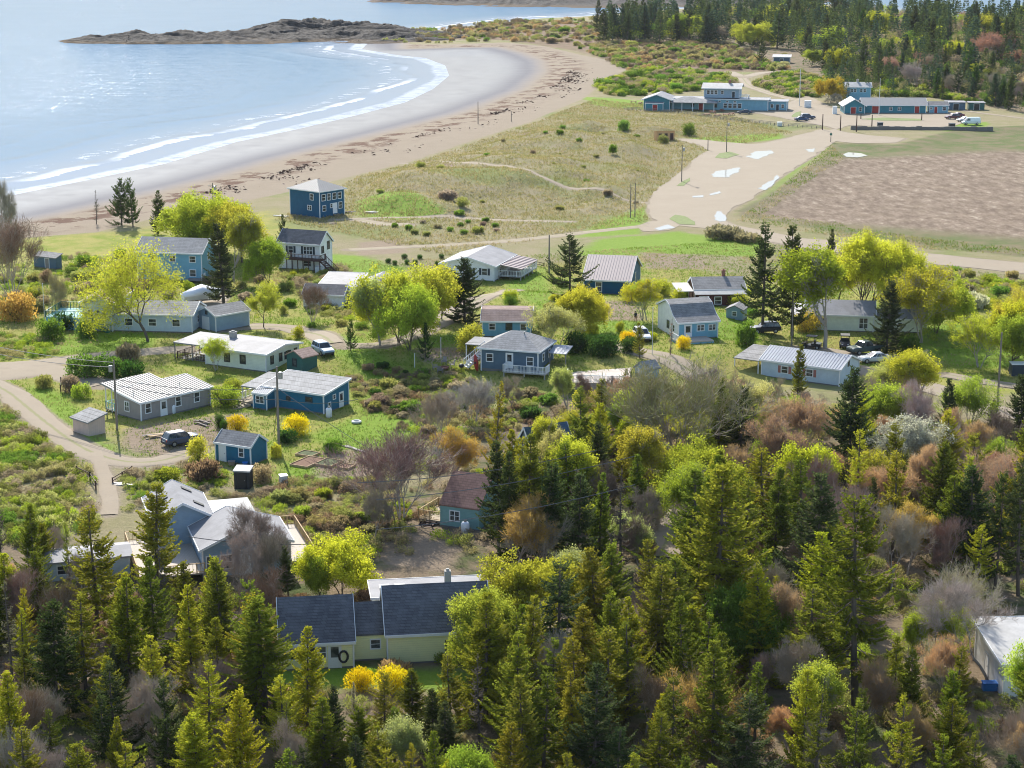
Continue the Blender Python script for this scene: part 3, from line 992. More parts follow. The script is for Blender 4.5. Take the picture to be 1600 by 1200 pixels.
class House:
    def __init__(s, name, label, cat, A, yaw, L=None, W=None, xL=None, xR=None, ref='R', group=None, lm=None, dz=0.0):
        P = ground(*A)
        ph = R(yaw)
        X = Vector((math.cos(ph), -math.sin(ph), 0))
        Y = Vector((math.sin(ph), math.cos(ph), 0))

        def solve(px, d):
            a, b = P.x * FPX, d.x * FPX
            k = px - 800
            zc = P.y * CT + (HCAM - P.z) * ST
            return (k * zc - a) / (b - k * d.y * CT)
        if xL is not None: L = solve(xL, -X)
        if xR is not None: W = solve(xR, Y)
        s.L, s.W = L, W
        c = P + (X * (-L / 2 if ref == 'R' else L / 2)) + Y * (W / 2)
        s.c, s.X, s.Y = c, X, Y
        s.zg = min(hz(*(c + X * a * L / 2 + Y * b * W / 2)[:2]) for a in (-1, 1) for b in (-1, 1)) - c.z
        s.root = empty(name, (c.x, c.y, c.z + dz), -ph)
        tag(s.root, label, cat, group)
        s.full = (-L / 2, L / 2, -W / 2, W / 2)
        if lm: LM.append((*project(c)[:2], lm))
        HOUSE_BOXES.append((c.x, c.y, math.cos(ph), -math.sin(ph), L / 2 + 1.2, W / 2 + 1.2))

    def wld(s, x, y, z):
        return s.c + s.X * x + s.Y * y + Vector((0, 0, z))

    def body(s, h, wall, roof, kind='gx', rise=1.0, over=0.35, t=0.16, box=None, zb=None, ridge=None, ribs=None, trim='white', foot=True, z0=0.0, prof=None, overx=None):
        x0, x1, y0, y1 = box or s.full
        zb = (s.zg - 0.5 if z0 == 0 else z0) if zb is None else zb
        ov = over if overx is None else overx
        ax = 'x' if kind.endswith('x') or kind in ('shed_b', 'shed_f', 'flat') else 'y'
        c0, c1 = (y0, y1) if ax == 'x' else (x0, x1)
        e0, e1 = (x0, x1) if ax == 'x' else (y0, y1)
        H = z0 + h
        if kind == 'hip':
            w = MB().box(x0, x1, y0, y1, zb, H + 0.02).build('wall', wall, s.root)
            o = over
            lx, ly = x1 - x0, y1 - y0
            rl = ridge if ridge is not None else max(0.0, lx - ly)
            cx, cy = (x0 + x1) / 2, (y0 + y1) / 2
            m = MB()
            e = [(x0 - o, y0 - o), (x1 + o, y0 - o), (x1 + o, y1 + o), (x0 - o, y1 + o)]
            m.add([(a, b, H) for a, b in e] + [(a, b, H + t) for a, b in e] + [(cx - rl / 2, cy, H + rise + t), (cx + rl / 2, cy, H + rise + t)],
                  [(3, 2, 1, 0), (0, 1, 5, 4), (1, 2, 6, 5), (2, 3, 7, 6), (3, 0, 4, 7), (4, 5, 9, 8), (5, 6, 9), (6, 7, 8, 9), (7, 4, 8)])
            if ribs:
                for k in range(int((x1 - x0 + 2 * o) / ribs)):
                    for sg in (0, 1):
                        f = (k + 0.5) * ribs / (x1 - x0 + 2 * o)
                        yy = y0 - o if sg == 0 else y1 + o
                        xx = x0 - o + (x1 - x0 + 2 * o) * f
                        g = min(1.0, min(f, 1 - f) * (lx + 2 * o) / ((lx + 2 * o - rl) / 2 + 1e-6))
                        m.bar((xx, yy, H + t + 0.02), (xx, yy + (cy - yy) * g, H + t + 0.02 + rise * g), 0.05, 0.06)
                    yy = y0 - o + (y1 - y0 + 2 * o) * f
                    for xx, rx in ((x0 - o, cx - rl / 2), (x1 + o, cx + rl / 2)):
                        g = min(f, 1 - f) * 2
                        m.bar((xx, yy, H + t + 0.02), (xx + (rx - xx) * g, yy, H + t + 0.02 + rise * g), 0.05, 0.06)
            r = m.build('roof', roof, s.root)
        else:
            if prof is not None:
                pr = [(c0 + (c1 - c0) * f, H + z) for f, z in prof]
            elif kind in ('gx', 'gy'):
                pr = [(c0, H), ((c0 + c1) / 2, H + rise), (c1, H)]
            elif kind in ('shed_b', 'shed_rx'):
                pr = [(c0, H), (c1, H + rise)]
            elif kind == 'shed_r_y':
                pr = [(c0, H), (c1, H + rise)]
            elif kind in ('shed_f', 'shed_l_y'):
                pr = [(c0, H + rise), (c1, H)]
            else:
                pr = [(c0, H), (c1, H + 0.05)]
            (a0, b0), (a1, b1) = pr[0], pr[1]
            sl = (b1 - b0) / (a1 - a0)
            left = (a0 - over, b0 - sl * over)
            (a0, b0), (a1, b1) = pr[-2], pr[-1]
            sl = (b1 - b0) / (a1 - a0)
            right = (a1 + over, b1 + sl * over)
            top = [left] + pr[1:-1] + [right]
            w = MB().prism([(c0, zb)] + [(c, z + 0.02) for c, z in pr] + [(c1, zb)], ax, e0, e1).build('wall', wall, s.root)
            m = MB().prism([(c, z + t) for c, z in top] + [(c, z) for c, z in top[::-1]], ax, e0 - ov, e1 + ov)
            if ribs:
                n = max(2, int((e1 - e0 + 2 * ov) / ribs))
                for k in range(n + 1):
                    e = e0 - ov + 0.03 + (e1 - e0 + 2 * ov - 0.06) * k / n
                    for (a0, b0), (a1, b1) in zip(top[:-1], top[1:]):
                        p, q = ((e, a0, b0 + t), (e, a1, b1 + t)) if ax == 'x' else ((a0, e, b0 + t), (a1, e, b1 + t))
                        m.bar(p, q, 0.06, 0.1)
            r = m.build('roof', roof, s.root)
        if trim:
            m = MB()
            for cx, cy in ((x0, y0), (x1, y0), (x1, y1), (x0, y1)):
                z1 = H - 0.02 if kind == 'hip' else interp_prof(pr, cy if ax == 'x' else cx) - 0.03
                m.box(cx - 0.07, cx + 0.07, cy - 0.07, cy + 0.07, max(zb, z0 - 0.3), z1)
            if kind == 'hip':
                m.box(x0 - over - 0.03, x1 + over + 0.03, y0 - over - 0.03, y0 - over, H - 0.05, H + t + 0.01)
                m.box(x1 + over, x1 + over + 0.03, y0 - over, y1 + over, H - 0.05, H + t + 0.01)
            else:
                for (a0, b0), (a1, b1) in zip(top[:-1], top[1:]):
                    for e in (e0 - ov - 0.02, e1 + ov + 0.02):
                        p, q = ((e, a0, b0 + t / 2), (e, a1, b1 + t / 2)) if ax == 'x' else ((a0, e, b0 + t / 2), (a1, e, b1 + t / 2))
                        m.bar(p, q, 0.05, t + 0.08)
                for a, b in (top[0], top[-1]):
                    dlt = -0.025 if (a, b) == top[0] else 0.025
                    p, q = ((e0 - ov, a + dlt, b + t / 2), (e1 + ov, a + dlt, b + t / 2)) if ax == 'x' else ((a + dlt, e0 - ov, b + t / 2), (a + dlt, e1 + ov, b + t / 2))
                    m.bar(p, q, 0.05, t + 0.08)
            m.build('trim', M[trim], s.root)
        if foot and z0 == 0:
            MB().box(x0 + 0.04, x1 + 0.02, y0 - 0.02, y1 - 0.04, s.zg - 0.6, 0.14).build('foundation', M['foundation'], s.root)
        s.last_roof = r
        return r

    def face(s, f, box=None):
        x0, x1, y0, y1 = box or s.full
        if f == 'F': return Vector((x0, y0, 0)), Vector((1, 0, 0)), Vector((0, -1, 0)), x1 - x0
        if f == 'B': return Vector((x1, y1, 0)), Vector((-1, 0, 0)), Vector((0, 1, 0)), x1 - x0
        if f == 'R': return Vector((x1, y0, 0)), Vector((0, 1, 0)), Vector((1, 0, 0)), y1 - y0
        return Vector((x0, y1, 0)), Vector((0, -1, 0)), Vector((-1, 0, 0)), y1 - y0

    def _slab(s, m, o, u, n, a, b, z0, z1, d0, d1):
        p = [o + u * a + n * d0, o + u * b + n * d0, o + u * b + n * d1, o + u * a + n * d1]
        m.hexa([q + Vector((0, 0, z0)) for q in p], [q + Vector((0, 0, z1)) for q in p])

    def win(s, f, u, z, w=0.9, h=1.2, box=None, frame='white', mull=1, shut=None, fw=0.11):
        o, ud, n, ln = s.face(f, box)
        c = u * ln
        a, b = c - w / 2, c + w / 2
        m = MB()
        for q in ((a - fw, a, z - fw, z + h + fw), (b, b + fw, z - fw, z + h + fw), (a, b, z - fw, z), (a, b, z + h, z + h + fw)):
            s._slab(m, o, ud, n, *q, -0.01, 0.06)
        s._slab(m, o, ud, n, a, b, z + h * 0.48, z + h * 0.53, 0.0, 0.05)
        for k in range(1, mull):
            x = a + w * k / mull
            s._slab(m, o, ud, n, x - 0.04, x + 0.04, z, z + h, 0.0, 0.055)
        wn_ = m.build('window', M[frame], s.root)
        g = MB()
        s._slab(g, o, ud, n, a, b, z, z + h, -0.01, 0.025)
        g.build('pane', M['glass'], wn_)
        if shut:
            for x in (a - fw - 0.42, b + fw + 0.02):
                g = MB()
                s._slab(g, o, ud, n, x, x + 0.4, z - 0.06, z + h + 0.06, -0.01, 0.045)
                g.build('shutter', M[shut], wn_)
        return wn_

    def door(s, f, u, w=0.95, h=2.05, box=None, mat='white', z=0.0, glass=False, fw=0.1, handle=True, frame='white'):
        o, ud, n, ln = s.face(f, box)
        c = u * ln
        a, b = c - w / 2, c + w / 2
        m = MB()
        s._slab(m, o, ud, n, a, b, z + 0.05, z + h, -0.01, 0.03)
        d = m.build('door', M[mat], s.root)
        m = MB()
        for q in ((a - fw, a, z + 0.02, z + h + fw), (b, b + fw, z + 0.02, z + h + fw), (a, b, z + h, z + h + fw)):
            s._slab(m, o, ud, n, *q, -0.01, 0.055)
        m.build('door_frame', M[frame], d)
        if glass:
            g = MB()
            s._slab(g, o, ud, n, a + 0.14, b - 0.14, z + h * 0.48, z + h - 0.15, 0.0, 0.04)
            g.build('pane', M['glass'], d)
        if handle:
            g = MB()
            s._slab(g, o, ud, n, b - 0.14, b - 0.07, z + 1.0, z + 1.08, 0.03, 0.09)
            g.build('handle', M['steel'], d)
        return d

    def chimney(s, x, y, z0, z1, w=0.5, mat='brick', cap=True):
        m = MB().box(x - w / 2, x + w / 2, y - w / 2, y + w / 2, z0, z1)
        if cap: m.box(x - w / 2 - 0.06, x + w / 2 + 0.06, y - w / 2 - 0.06, y + w / 2 + 0.06, z1 - 0.12, z1 + 0.02)
        m.box(x - w / 4, x + w / 4, y - w / 4, y + w / 4, z1, z1 + 0.18)
        return m.build('chimney', M[mat], s.last_roof)

    def vent(s, x, y, z0, z1, r=0.06):
        return MB().tube([(x, y, z0), (x, y, z1)], r, 8).build('vent_pipe', M['steel'], s.last_roof)

    def deck(s, x0, x1, y0, y1, z, rails='FLRB', deck='wood', rail='white', skirt=None, rh=0.95, step=0.28, posts=True):
        m = MB().box(x0, x1, y0, y1, z - 0.16, z)
        if posts:
            nx, ny = max(2, int((x1 - x0) / 2.2) + 1), max(2, int((y1 - y0) / 2.2) + 1)
            for i in range(nx):
                for j in range(ny):
                    x, y = x0 + 0.1 + (x1 - x0 - 0.2) * i / (nx - 1), y0 + 0.1 + (y1 - y0 - 0.2) * j / (ny - 1)
                    m.box(x - 0.07, x + 0.07, y - 0.07, y + 0.07, s.zg - 0.4, z - 0.16)
        d = m.build('deck', M[deck], s.root)
        if skirt:
            k = MB()
            k.box(x0 + 0.02, x1 - 0.02, y0 - 0.03, y0 + 0.03, s.zg - 0.4, z - 0.17)
            k.box(x1 - 0.03, x1 + 0.03, y0 + 0.05, y1 - 0.02, s.zg - 0.4, z - 0.17)
            k.box(x0 - 0.03, x0 + 0.03, y0 + 0.05, y1 - 0.02, s.zg - 0.4, z - 0.17)
            k.build('skirt', skirt if not isinstance(skirt, str) else M[skirt], d)
        if rails:
            s.railing({'F': ((x0, y0), (x1, y0)), 'B': ((x0, y1), (x1, y1)), 'L': ((x0, y0), (x0, y1)), 'R': ((x1, y0), (x1, y1))}, rails, z, rail, rh, step)
        return d

    def railing(s, sides, use, z, mat, rh=0.95, step=0.28, z2=None):
        m = MB()
        for k in use:
            (ax, ay), (bx, by) = sides[k]
            ln = math.hypot(bx - ax, by - ay)
            m.bar((ax, ay, z + rh), (bx, by, z + rh), 0.09, 0.07)
            m.bar((ax, ay, z + 0.12), (bx, by, z + 0.12), 0.05, 0.06)
            n = max(2, int(ln / step))
            for i in range(n + 1):
                f = i / n
                x, y = ax + (bx - ax) * f, ay + (by - ay) * f
                w = 0.055 if i % max(1, int(1.8 / step)) == 0 or i == n else 0.02
                m.box(x - w, x + w, y - w, y + w, z - 0.05, z + rh + (0.06 if w > 0.03 else -0.03))
        return m.build('railing', M[mat], s.root)

    def stairs(s, a, b, n, w, mat='wood', rail=None):
        """steps from a (top) to b (bottom), local points"""
        a, b = Vector(a), Vector(b)
        d = Vector((b.x - a.x, b.y - a.y, 0)).normalized()
        u = Vector((-d.y, d.x, 0)) * (w / 2)
        run = Vector((b.x - a.x, b.y - a.y, 0)).length / n
        m = MB()
        for i in range(n):
            z = a.z + (b.z - a.z) * (i + 1) / n
            p = Vector((a.x, a.y, 0)) + d * (run * i)
            q = p + d * (run * 1.05)
            m.hexa([p - u + Vector((0, 0, z - 0.06)), q - u + Vector((0, 0, z - 0.06)), q + u + Vector((0, 0, z - 0.06)), p + u + Vector((0, 0, z - 0.06))],
                   [p - u + Vector((0, 0, z)), q - u + Vector((0, 0, z)), q + u + Vector((0, 0, z)), p + u + Vector((0, 0, z))])
        for sg in (-1, 1):
            m.bar(a + u * sg - Vector((0, 0, 0.2)), b + u * sg - Vector((0, 0, 0.1)), 0.06, 0.25)
        st = m.build('stairs', M[mat], s.root)
        if rail:
            m = MB()
            for sg in (-1, 1):
                m.bar(a + u * sg + Vector((0, 0, 0.9)), b + u * sg + Vector((0, 0, 0.9)), 0.06, 0.08)
                for k in range(n + 1):
                    p = a + (b - a) * (k / n) + u * sg
                    m.box(p.x - 0.03, p.x + 0.03, p.y - 0.03, p.y + 0.03, p.z - 0.1, p.z + 0.9)
            m.build('stair_rail', M[rail], st)
        return st

    def awning(s, x0, x1, y0, y1, z0, z1, roof, posts=True, z_post=0.0, ribs=0.5, mat='white', t=0.07, name='porch_roof'):
        """sloping porch roof: z0 at y0 edge, z1 at y1 edge"""
        m = MB().hexa([(x0, y0, z0 - t), (x1, y0, z0 - t), (x1, y1, z1 - t), (x0, y1, z1 - t)], [(x0, y0, z0), (x1, y0, z0), (x1, y1, z1), (x0, y1, z1)])
        if ribs:
            for k in range(int((x1 - x0) / ribs) + 1):
                x = min(x0 + k * ribs, x1 - 0.02)
                m.bar((x, y0, z0 + 0.01), (x, y1, z1 + 0.01), 0.06, 0.07)
        r = m.build(name, roof, s.root)
        if posts:
            n = max(2, int((x1 - x0) / 2.2) + 1)
            for k in range(n):
                x = x0 + 0.15 + (x1 - x0 - 0.3) * k / (n - 1)
                MB().box(x - 0.06, x + 0.06, y0 + 0.1, y0 + 0.22, z_post, z0 - t).build('porch_post', M[mat], s.root)
        return r


W_BLUE = m_siding('siding_navy', (0.008, 0.10, 0.20))
W_TEALBLUE = m_siding('siding_blue', (0.018, 0.15, 0.26))
W_SLATE = m_siding('siding_slate', (0.09, 0.15, 0.21))
W_GREY = m_siding('siding_grey', (0.30, 0.275, 0.26), 0.22, True)
W_WHITE = m_siding('siding_white', (0.83, 0.84, 0.85))
W_PALEBLUE = m_siding('siding_pale_blue', (0.52, 0.62, 0.70))
W_SKY = m_siding('siding_sky', (0.19, 0.42, 0.55))
W_GREYBLUE = m_siding('siding_grey_blue', (0.26, 0.37, 0.47))
W_CREAM = m_siding('siding_cream', (0.78, 0.82, 0.70), 0.2)
W_YELLOW = m_siding('siding_yellow', (0.86, 0.84, 0.48), 0.2, var=0.07)
W_GREEN = m_siding('siding_green', (0.04, 0.13, 0.12), 0.2)
W_AQUA = m_siding('siding_aqua', (0.22, 0.40, 0.39))
W_MAROON = m_siding('siding_maroon', (0.10, 0.028, 0.03))
W_PINK = m_siding('siding_tan', (0.55, 0.42, 0.35), 0.3, True)
W_MOTEL = m_siding('siding_motel', (0.05, 0.22, 0.28))
W_MOTEL2 = m_siding('siding_motel_light', (0.19, 0.38, 0.48))
W_LOG = m_wood('log_wall', (0.62, 0.36, 0.17))
S_SLATE = m_shingle('shingle_slate', (0.085, 0.086, 0.096), (0.125, 0.126, 0.136))
S_GREY = m_shingle('shingle_grey', (0.17, 0.17, 0.17), (0.23, 0.225, 0.22))
S_LGREY = m_shingle('shingle_pale', (0.21, 0.21, 0.21), (0.27, 0.27, 0.27))
S_BROWN = m_shingle('shingle_brown', (0.21, 0.115, 0.09), (0.27, 0.15, 0.12))
S_TAN = m_shingle('shingle_tan', (0.30, 0.20, 0.16), (0.36, 0.25, 0.21))
S_BLUE = m_shingle('shingle_blue', (0.05, 0.09, 0.14), (0.07, 0.12, 0.18))
R_FLAT = m_flatroof('roof_felt', (0.26, 0.26, 0.275))
R_FLATW = m_flatroof('roof_white', (0.48, 0.47, 0.45))
R_METAL = m_metal('roof_metal', (0.33, 0.315, 0.30))
R_METALG = m_metal('roof_metal_grey', (0.34, 0.36, 0.40))
R_METALP = m_metal('roof_metal_pink', (0.42, 0.34, 0.32))

# two-storey navy house alone by the beach
h = House('beach_house', 'navy blue two storey house with pale hipped metal roof, alone by the beach', 'house', (500, 341), 40, xL=454, xR=538, lm='the navy beach house')
h.body(5.5, W_BLUE, R_METAL, 'hip', 1.9, over=0.45, ribs=0.55, ridge=0.2)
h.win('F', .74, 3.7, .9, 1.2); h.win('F', .66, 1.5, 1.1, .9, mull=2)
for u in (.16, .38, .60, .82): h.win('R', u, 3.6, .95, 1.25)
h.win('R', .18, 1.4, .85, 1.1); h.win('R', .47, 1.9, .55, .75); h.win('R', .84, 1.5, .9, 1.25)
h.door('R', .62, 1.1, 2.2, z=.5)
h.deck(-h.L / 2 - 1.2, -h.L / 2 - 0.02, 0.5, 3.2, 3.2, 'FBL', 'white', 'white', posts=True)
h.stairs((h.L / 2 + .02, 1.0, .55), (h.L / 2 + 1.5, 1.0, 0.0), 3, 1.4, 'wood')

# white raised cottage with brown stair deck
h = House('white_cottage', 'white raised cottage with dark slate roof and brown stair deck', 'house', (500, 424), 22, xL=436, xR=519, lm='the white raised cottage')
h.body(4.9, W_WHITE, S_SLATE, 'gx', 1.9, over=0.3)
h.win('F', .72, 3.0, 1.7, 1.3, mull=3, shut='shutter'); h.win('F', .3, 3.1, .9, 1.1, shut='shutter')
h.win('R', .25, 3.2, .8, 1.1, frame='black'); h.win('R', .72, 3.6, .8, 1.3, frame='black')
h.win('F', .7, .8, 1.4, .9)
h.deck(-1.5, h.L / 2 + 1.2, -h.W / 2 - 2.2, -h.W / 2 - .02, 2.3, 'FLR', 'darkwood', 'darkwood')
h.stairs((h.L / 2 + 1.2, -h.W / 2 - 1.2, 2.3), (h.L / 2 + 4.2, -h.W / 2 - 1.8, .1), 8, 1.3, 'darkwood', 'darkwood')

# blue two-storey house behind the yellow tree
h = House('blue_house', 'blue grey two storey house with light roof behind yellow leafing tree', 'house', (316, 440), 10, xL=216, W=7.5, lm='the two storey blue house')
h.body(5.0, W_SKY, S_LGREY, 'gx', 1.9, over=0.35)
h.win('F', .86, 3.4, 1.0, 1.0); h.win('F', .86, .9, 1.0, 1.1); h.win('F', .55, 3.4, 1.0, 1.0); h.win('F', .25, 3.4, 1.0, 1.0); h.win('R', .5, 3.3, .9, 1.1)
h.deck(h.L / 2 - 2.4, h.L / 2 + .6, -h.W / 2 - 2, -h.W / 2 - .02, .6, 'R', 'greywood', 'white')

# pale blue long house with green deck
h = House('long_house', 'pale blue long house with a green railed deck at its left end', 'house', (168, 518), 6, L=3.6, W=8, lm='the green decked long house')
h.body(4.6, W_PALEBLUE, S_TAN, 'gy', 1.0, over=0.5, box=(-1.9, 2.6, -4, 6), trim='white')
h.body(2.8, W_PALEBLUE, S_LGREY, 'gx', 1.3, over=0.4, box=(2.62, 15, -3.6, 3.4))
bx = (-1.9, 2.6, -4, 6)
h.win('F', .5, 2.3, .75, 1.0, bx); h.win('F', .26, 2.3, .75, 1.0, bx); h.win('F', .74, 2.3, .75, 1.0, bx)
for u in (.2, .5, .8): h.win('F', u, 1.0, 1.1, 1.0, (2.62, 15, -3.6, 3.4))
h.win('R', .5, 1.0, .9, 1.0, (2.62, 15, -3.6, 3.4))
h.deck(-8.0, -1.95, -3.6, 3.6, 2.0, 'FLB', 'teal_deck', 'green_paint', skirt=W_SKY, step=.5)
h.stairs((-1.6, -4.6, 1.9), (2.4, -4.6, .1), 7, 1.0, 'green_paint', 'green_paint')

# blue-grey garage
h = House('garage', 'blue grey garage with grey gable roof behind the white flat roofed house', 'garage', (337.5, 519), 45, xL=309.5, xR=389.5, lm='the blue grey garage')
h.body(2.5, W_GREYBLUE, S_GREY, 'gy', 1.0, over=0.25)
h.door('F', .45, 1.6, 2.0, mat='white'); h.win('F', .5, 2.55, .35, .4, frame='black')

# white house with flat roof and porch
h = House('flat_roofed_house', 'white house with low grey roof and covered porch on dark posts', 'house', (416, 582), 28, xL=322, xR=467, lm='the white flat roofed house')
h.body(2.6, W_CREAM, R_FLAT, 'gx', .55, over=0.5)
for u in (.36, .62): h.win('F', u, .9, .8, 1.1, frame='black', mull=1)
for u in (.18, .44, .66, .9): h.win('R', u, 1.0, .6, 1.0, frame='black', shut='shutter' if u == .66 else None)
h.chimney(-h.L / 2 + 1.6, h.W / 2 - 3.6, 2.6, 4.1, .8, 'concrete')
x0 = -h.L / 2
h.awning(x0 - 6.2, x0 + .3, -h.W / 2 + .6, h.W / 2 - 1.0, 2.55, 2.85, R_FLAT, True, -.4, None, 'greywood', .18)
h.deck(x0 - 5.8, x0 - .03, -h.W / 2 + 1.0, h.W / 2 - 1.4, .15, 'FL', 'deck_grey', 'darkwood')

# grey house with white ribbed roof
h = House('grey_house', 'grey house with white ribbed metal roof and open corner porch', 'house', (221, 658), 42, xL=184, xR=329, lm='the white roofed grey house')
x0, W2 = -h.L / 2, h.W / 2
h.body(2.35, W_GREY, R_METAL, 'shed_l_y', .75, over=0.35, ribs=None, box=h.full)
m = MB()
rz = lambda x: 2.35 + .75 * (h.L / 2 - x) / h.L
xl = x0 - 3.0
m.hexa([(xl, -W2 - .35, rz(xl)), (x0 - .36, -W2 - .35, rz(x0 - .36)), (x0 - .36, W2 * .35, rz(x0 - .36)), (xl, W2 * .35, rz(xl))],
       [(xl, -W2 - .35, rz(xl) + .16), (x0 - .36, -W2 - .35, rz(x0 - .36) + .16), (x0 - .36, W2 * .35, rz(x0 - .36) + .16), (xl, W2 * .35, rz(xl) + .16)])
m.build('porch_roof', R_METAL, h.root)
m = MB()
n = 25
for k in range(n + 1):
    y = -W2 - .3 + (2 * W2 + .6) * k / n
    a = xl if y < W2 * .35 else x0 - .35
    m.bar((a, y, rz(a) + .17), (h.L / 2 + .35, y, rz(h.L / 2 + .35) + .17), .05, .1)
m.build('roof_rib', m_plain('roof_seam', (0.17, 0.165, 0.16), .7), h.last_roof)
h.win('F', .42, .85, .8, 1.15, mull=2); h.win('R', .1, .9, .75, 1.15); h.win('R', .53, .9, .75, 1.15); h.win('R', .8, .9, .75, 1.15)
h.door('R', .32, .9, 2.0, glass=True)
h.deck(xl + .3, x0 - .03, -W2 + .2, W2 * .3, .3, 'FL', 'wood', 'teal_deck', step=.4)
for y in (-W2 + .25, -W2 * .4, W2 * .25): MB().box(xl + .25, xl + .37, y - .06, y + .06, -.4, rz(xl)).build('porch_post', M['white'], h.root)
MB().box(x0 - 1.5, x0 - 1.38, -W2 + .19, -W2 + .31, -.4, rz(x0 - 1.5)).build('porch_post', M['white'], h.root)
h.vent(-.6, -W2 + 1.2, 2.7, 4.2, .05); h.vent(0, W2 - 3, 2.7, 3.3)

# tan shed
h = House('tan_shed', 'small tan shed with single slope grey roof beside the utility pole', 'shed', (139, 682), 45, xL=114.5, xR=165, lm='the tan shed')
h.body(1.75, W_PINK, S_LGREY, 'shed_b', .6, over=0.28, trim=None, foot=False)
h.door('L', .5, .9, 1.7, mat='offwhite')

# blue house with porch
h = House('blue_cottage', 'blue house with pale low roof, white corners and a front porch', 'house', (506, 647), 29, xL=412, xR=545, lm='the white cornered blue house')
L2, W2 = h.L / 2, h.W / 2
h.body(2.5, W_TEALBLUE, S_LGREY, 'shed_b', .8, over=0.3)
x0 = -L2
h.awning(x0 - 3.4, x0 - .32, -W2 - .3, W2 + .2, 2.3, 2.9, S_LGREY, True, -.3, None, 'white', .15)
h.body(2.0, W_TEALBLUE, R_METALG, 'shed_b', .45, over=.15, box=(x0 - .2, x0 + 1.9, -W2 - 1.9, -W2 - .03), ribs=.25)
h.win('F', .5, .85, 1.2, .85, (x0 - .2, x0 + 1.9, -W2 - 1.9, -W2 - .03), mull=2)
h.deck(x0 - 3.3, x0 - .25, -W2 - 1.2, W2, .5, 'L', 'wood', 'white', skirt=W_TEALBLUE)
h.stairs((x0 - 1.6, -W2 - 1.25, .5), (x0 - 2.6, -W2 - 3.2, 0), 4, 1.8, 'wood')
h.win('F', .42, 1.2, .5, .4, frame='shutter'); h.win('F', .76, 1.4, .9, .5, frame='shutter')
h.win('R', .22, .6, .5, .6); h.door('R', .7, .85, 2.0, glass=True)
h.win('R', .42, 1.5, .5, .5)

# blue shed
h = House('blue_shed', 'small blue shed with grey shingle roof and white door', 'shed', (392, 728), 27, xL=337.5, xR=417, lm='the blue shed')
h.body(2.2, W_TEALBLUE, S_GREY, 'gx', 1.1, over=0.15)
h.win('F', .74, .95, .6, 1.0); h.door('F', .2, .85, 1.95)

# small teal shed beside the flat-roofed house
h = House('green_shed', 'small dark green shed with brown gable roof by the silver car', 'shed', (473, 583), 40, xL=448.5, xR=496, lm='the dark green shed')
h.body(2.15, W_GREEN, S_TAN, 'gy', .75, over=0.2, trim=None)
h.win('F', .5, .8, .7, 1.0, frame='shutter')

# blue-grey hipped house on the bank
h = House('hipped_house', 'slate blue hipped roof house with white deck rail on the bank', 'house', (840.5, 583), 18, xL=752, xR=864, lm='the slate blue hipped house')
L2, W2 = h.L / 2, h.W / 2
h.body(2.9, W_SLATE, S_LGREY, 'hip', 1.9, over=0.4, ridge=1.6)
h.win('F', .15, 1.2, .85, 1.0); h.win('F', .86, 1.0, .85, 1.1); h.door('F', .50, .9, 2.1, z=.35, glass=True); h.win('R', .35, 1.2, .8, 1.0); h.win('R', .75, 1.2, .8, 1.0)
h.deck(-.3, L2 + 1.6, -W2 - 1.9, -W2 - .03, .35, 'FRL', 'deck_grey', 'white', step=.2)
h.stairs((-L2 - .1, -1.0, 2.4), (-L2 - 2.4, -3.2, .1), 9, 1.2, 'white', 'white')
h.awning(-L2 - 3.2, -L2 - .4, -1.2, 3.0, 2.8, 3.0, S_LGREY, True, -.4, None, 'white', .1)
h.vent(1.2, -.6, 3.6, 5.0, .07)
h.awning(L2 + .42, L2 + 3.0, 0, 3.2, 2.1, 2.6, R_METALG, True, -.4, .5, 'greywood')

# house with brown gambrel roof behind it
h = House('gambrel_house', 'blue house with brown lower roof slope directly behind the hipped house', 'house', (829, 527), 3, xL=754, W=7, lm='the brown roofed blue house')
h.body(2.4, W_SKY, S_TAN, 'gx', 1.7, over=0.3, prof=[(0, 0), (.3, 1.15), (.5, 1.45), (.7, 1.15), (1, 0)])
h.win('F', .2, 1.1, .8, .85); h.win('F', .55, 1.1, .8, .9, frame='shutter'); h.win('F', .85, 1.1, .8, .85)

# white gable house with ribbed porch
h = House('gable_house', 'white gable house with grey roof and ribbed porch roof on its right', 'house', (772, 440), 17, xL=690, W=12, lm='the white gable house')
L2, W2 = h.L / 2, h.W / 2
h.body(2.7, W_WHITE, R_FLAT, 'gy', 1.35, over=0.45)
h.win('F', .2, .7, 1.0, .9, mull=2); h.win('F', .82, 1.1, .9, 1.1, shut='shutter'); h.win('F', .55, 1.3, .6, .9, shut='shutter'); h.win('R', .3, 1.1, .9, 1.1); h.door('R', .5, .9, 2.0)
m = MB()
m.hexa([(L2 + .46, -W2 + 2, 2.55), (L2 + 4.4, -W2 + 2, 1.95), (L2 + 4.4, W2, 1.95), (L2 + .46, W2, 2.55)], [(L2 + .46, -W2 + 2, 2.63), (L2 + 4.4, -W2 + 2, 2.03), (L2 + 4.4, W2, 2.03), (L2 + .46, W2, 2.63)])
for k in range(9):
    y = -W2 + 2.1 + k * (2 * W2 - 2.2) / 8
    m.bar((L2 + .46, y, 2.68), (L2 + 4.4, y, 2.08), .3, .12)
m.build('porch_roof', R_METALP, h.root)
h.deck(L2 + .05, L2 + 4.3, -W2 + 2.1, W2 - .2, .7, 'FR', 'deck_grey', 'white')
for k in range(5): MB().box(L2 + 4.2, L2 + 4.32, -W2 + 2.1 + k * 2.4, -W2 + 2.22 + k * 2.4, .7, 2.0).build('porch_post', M['white'], h.root)

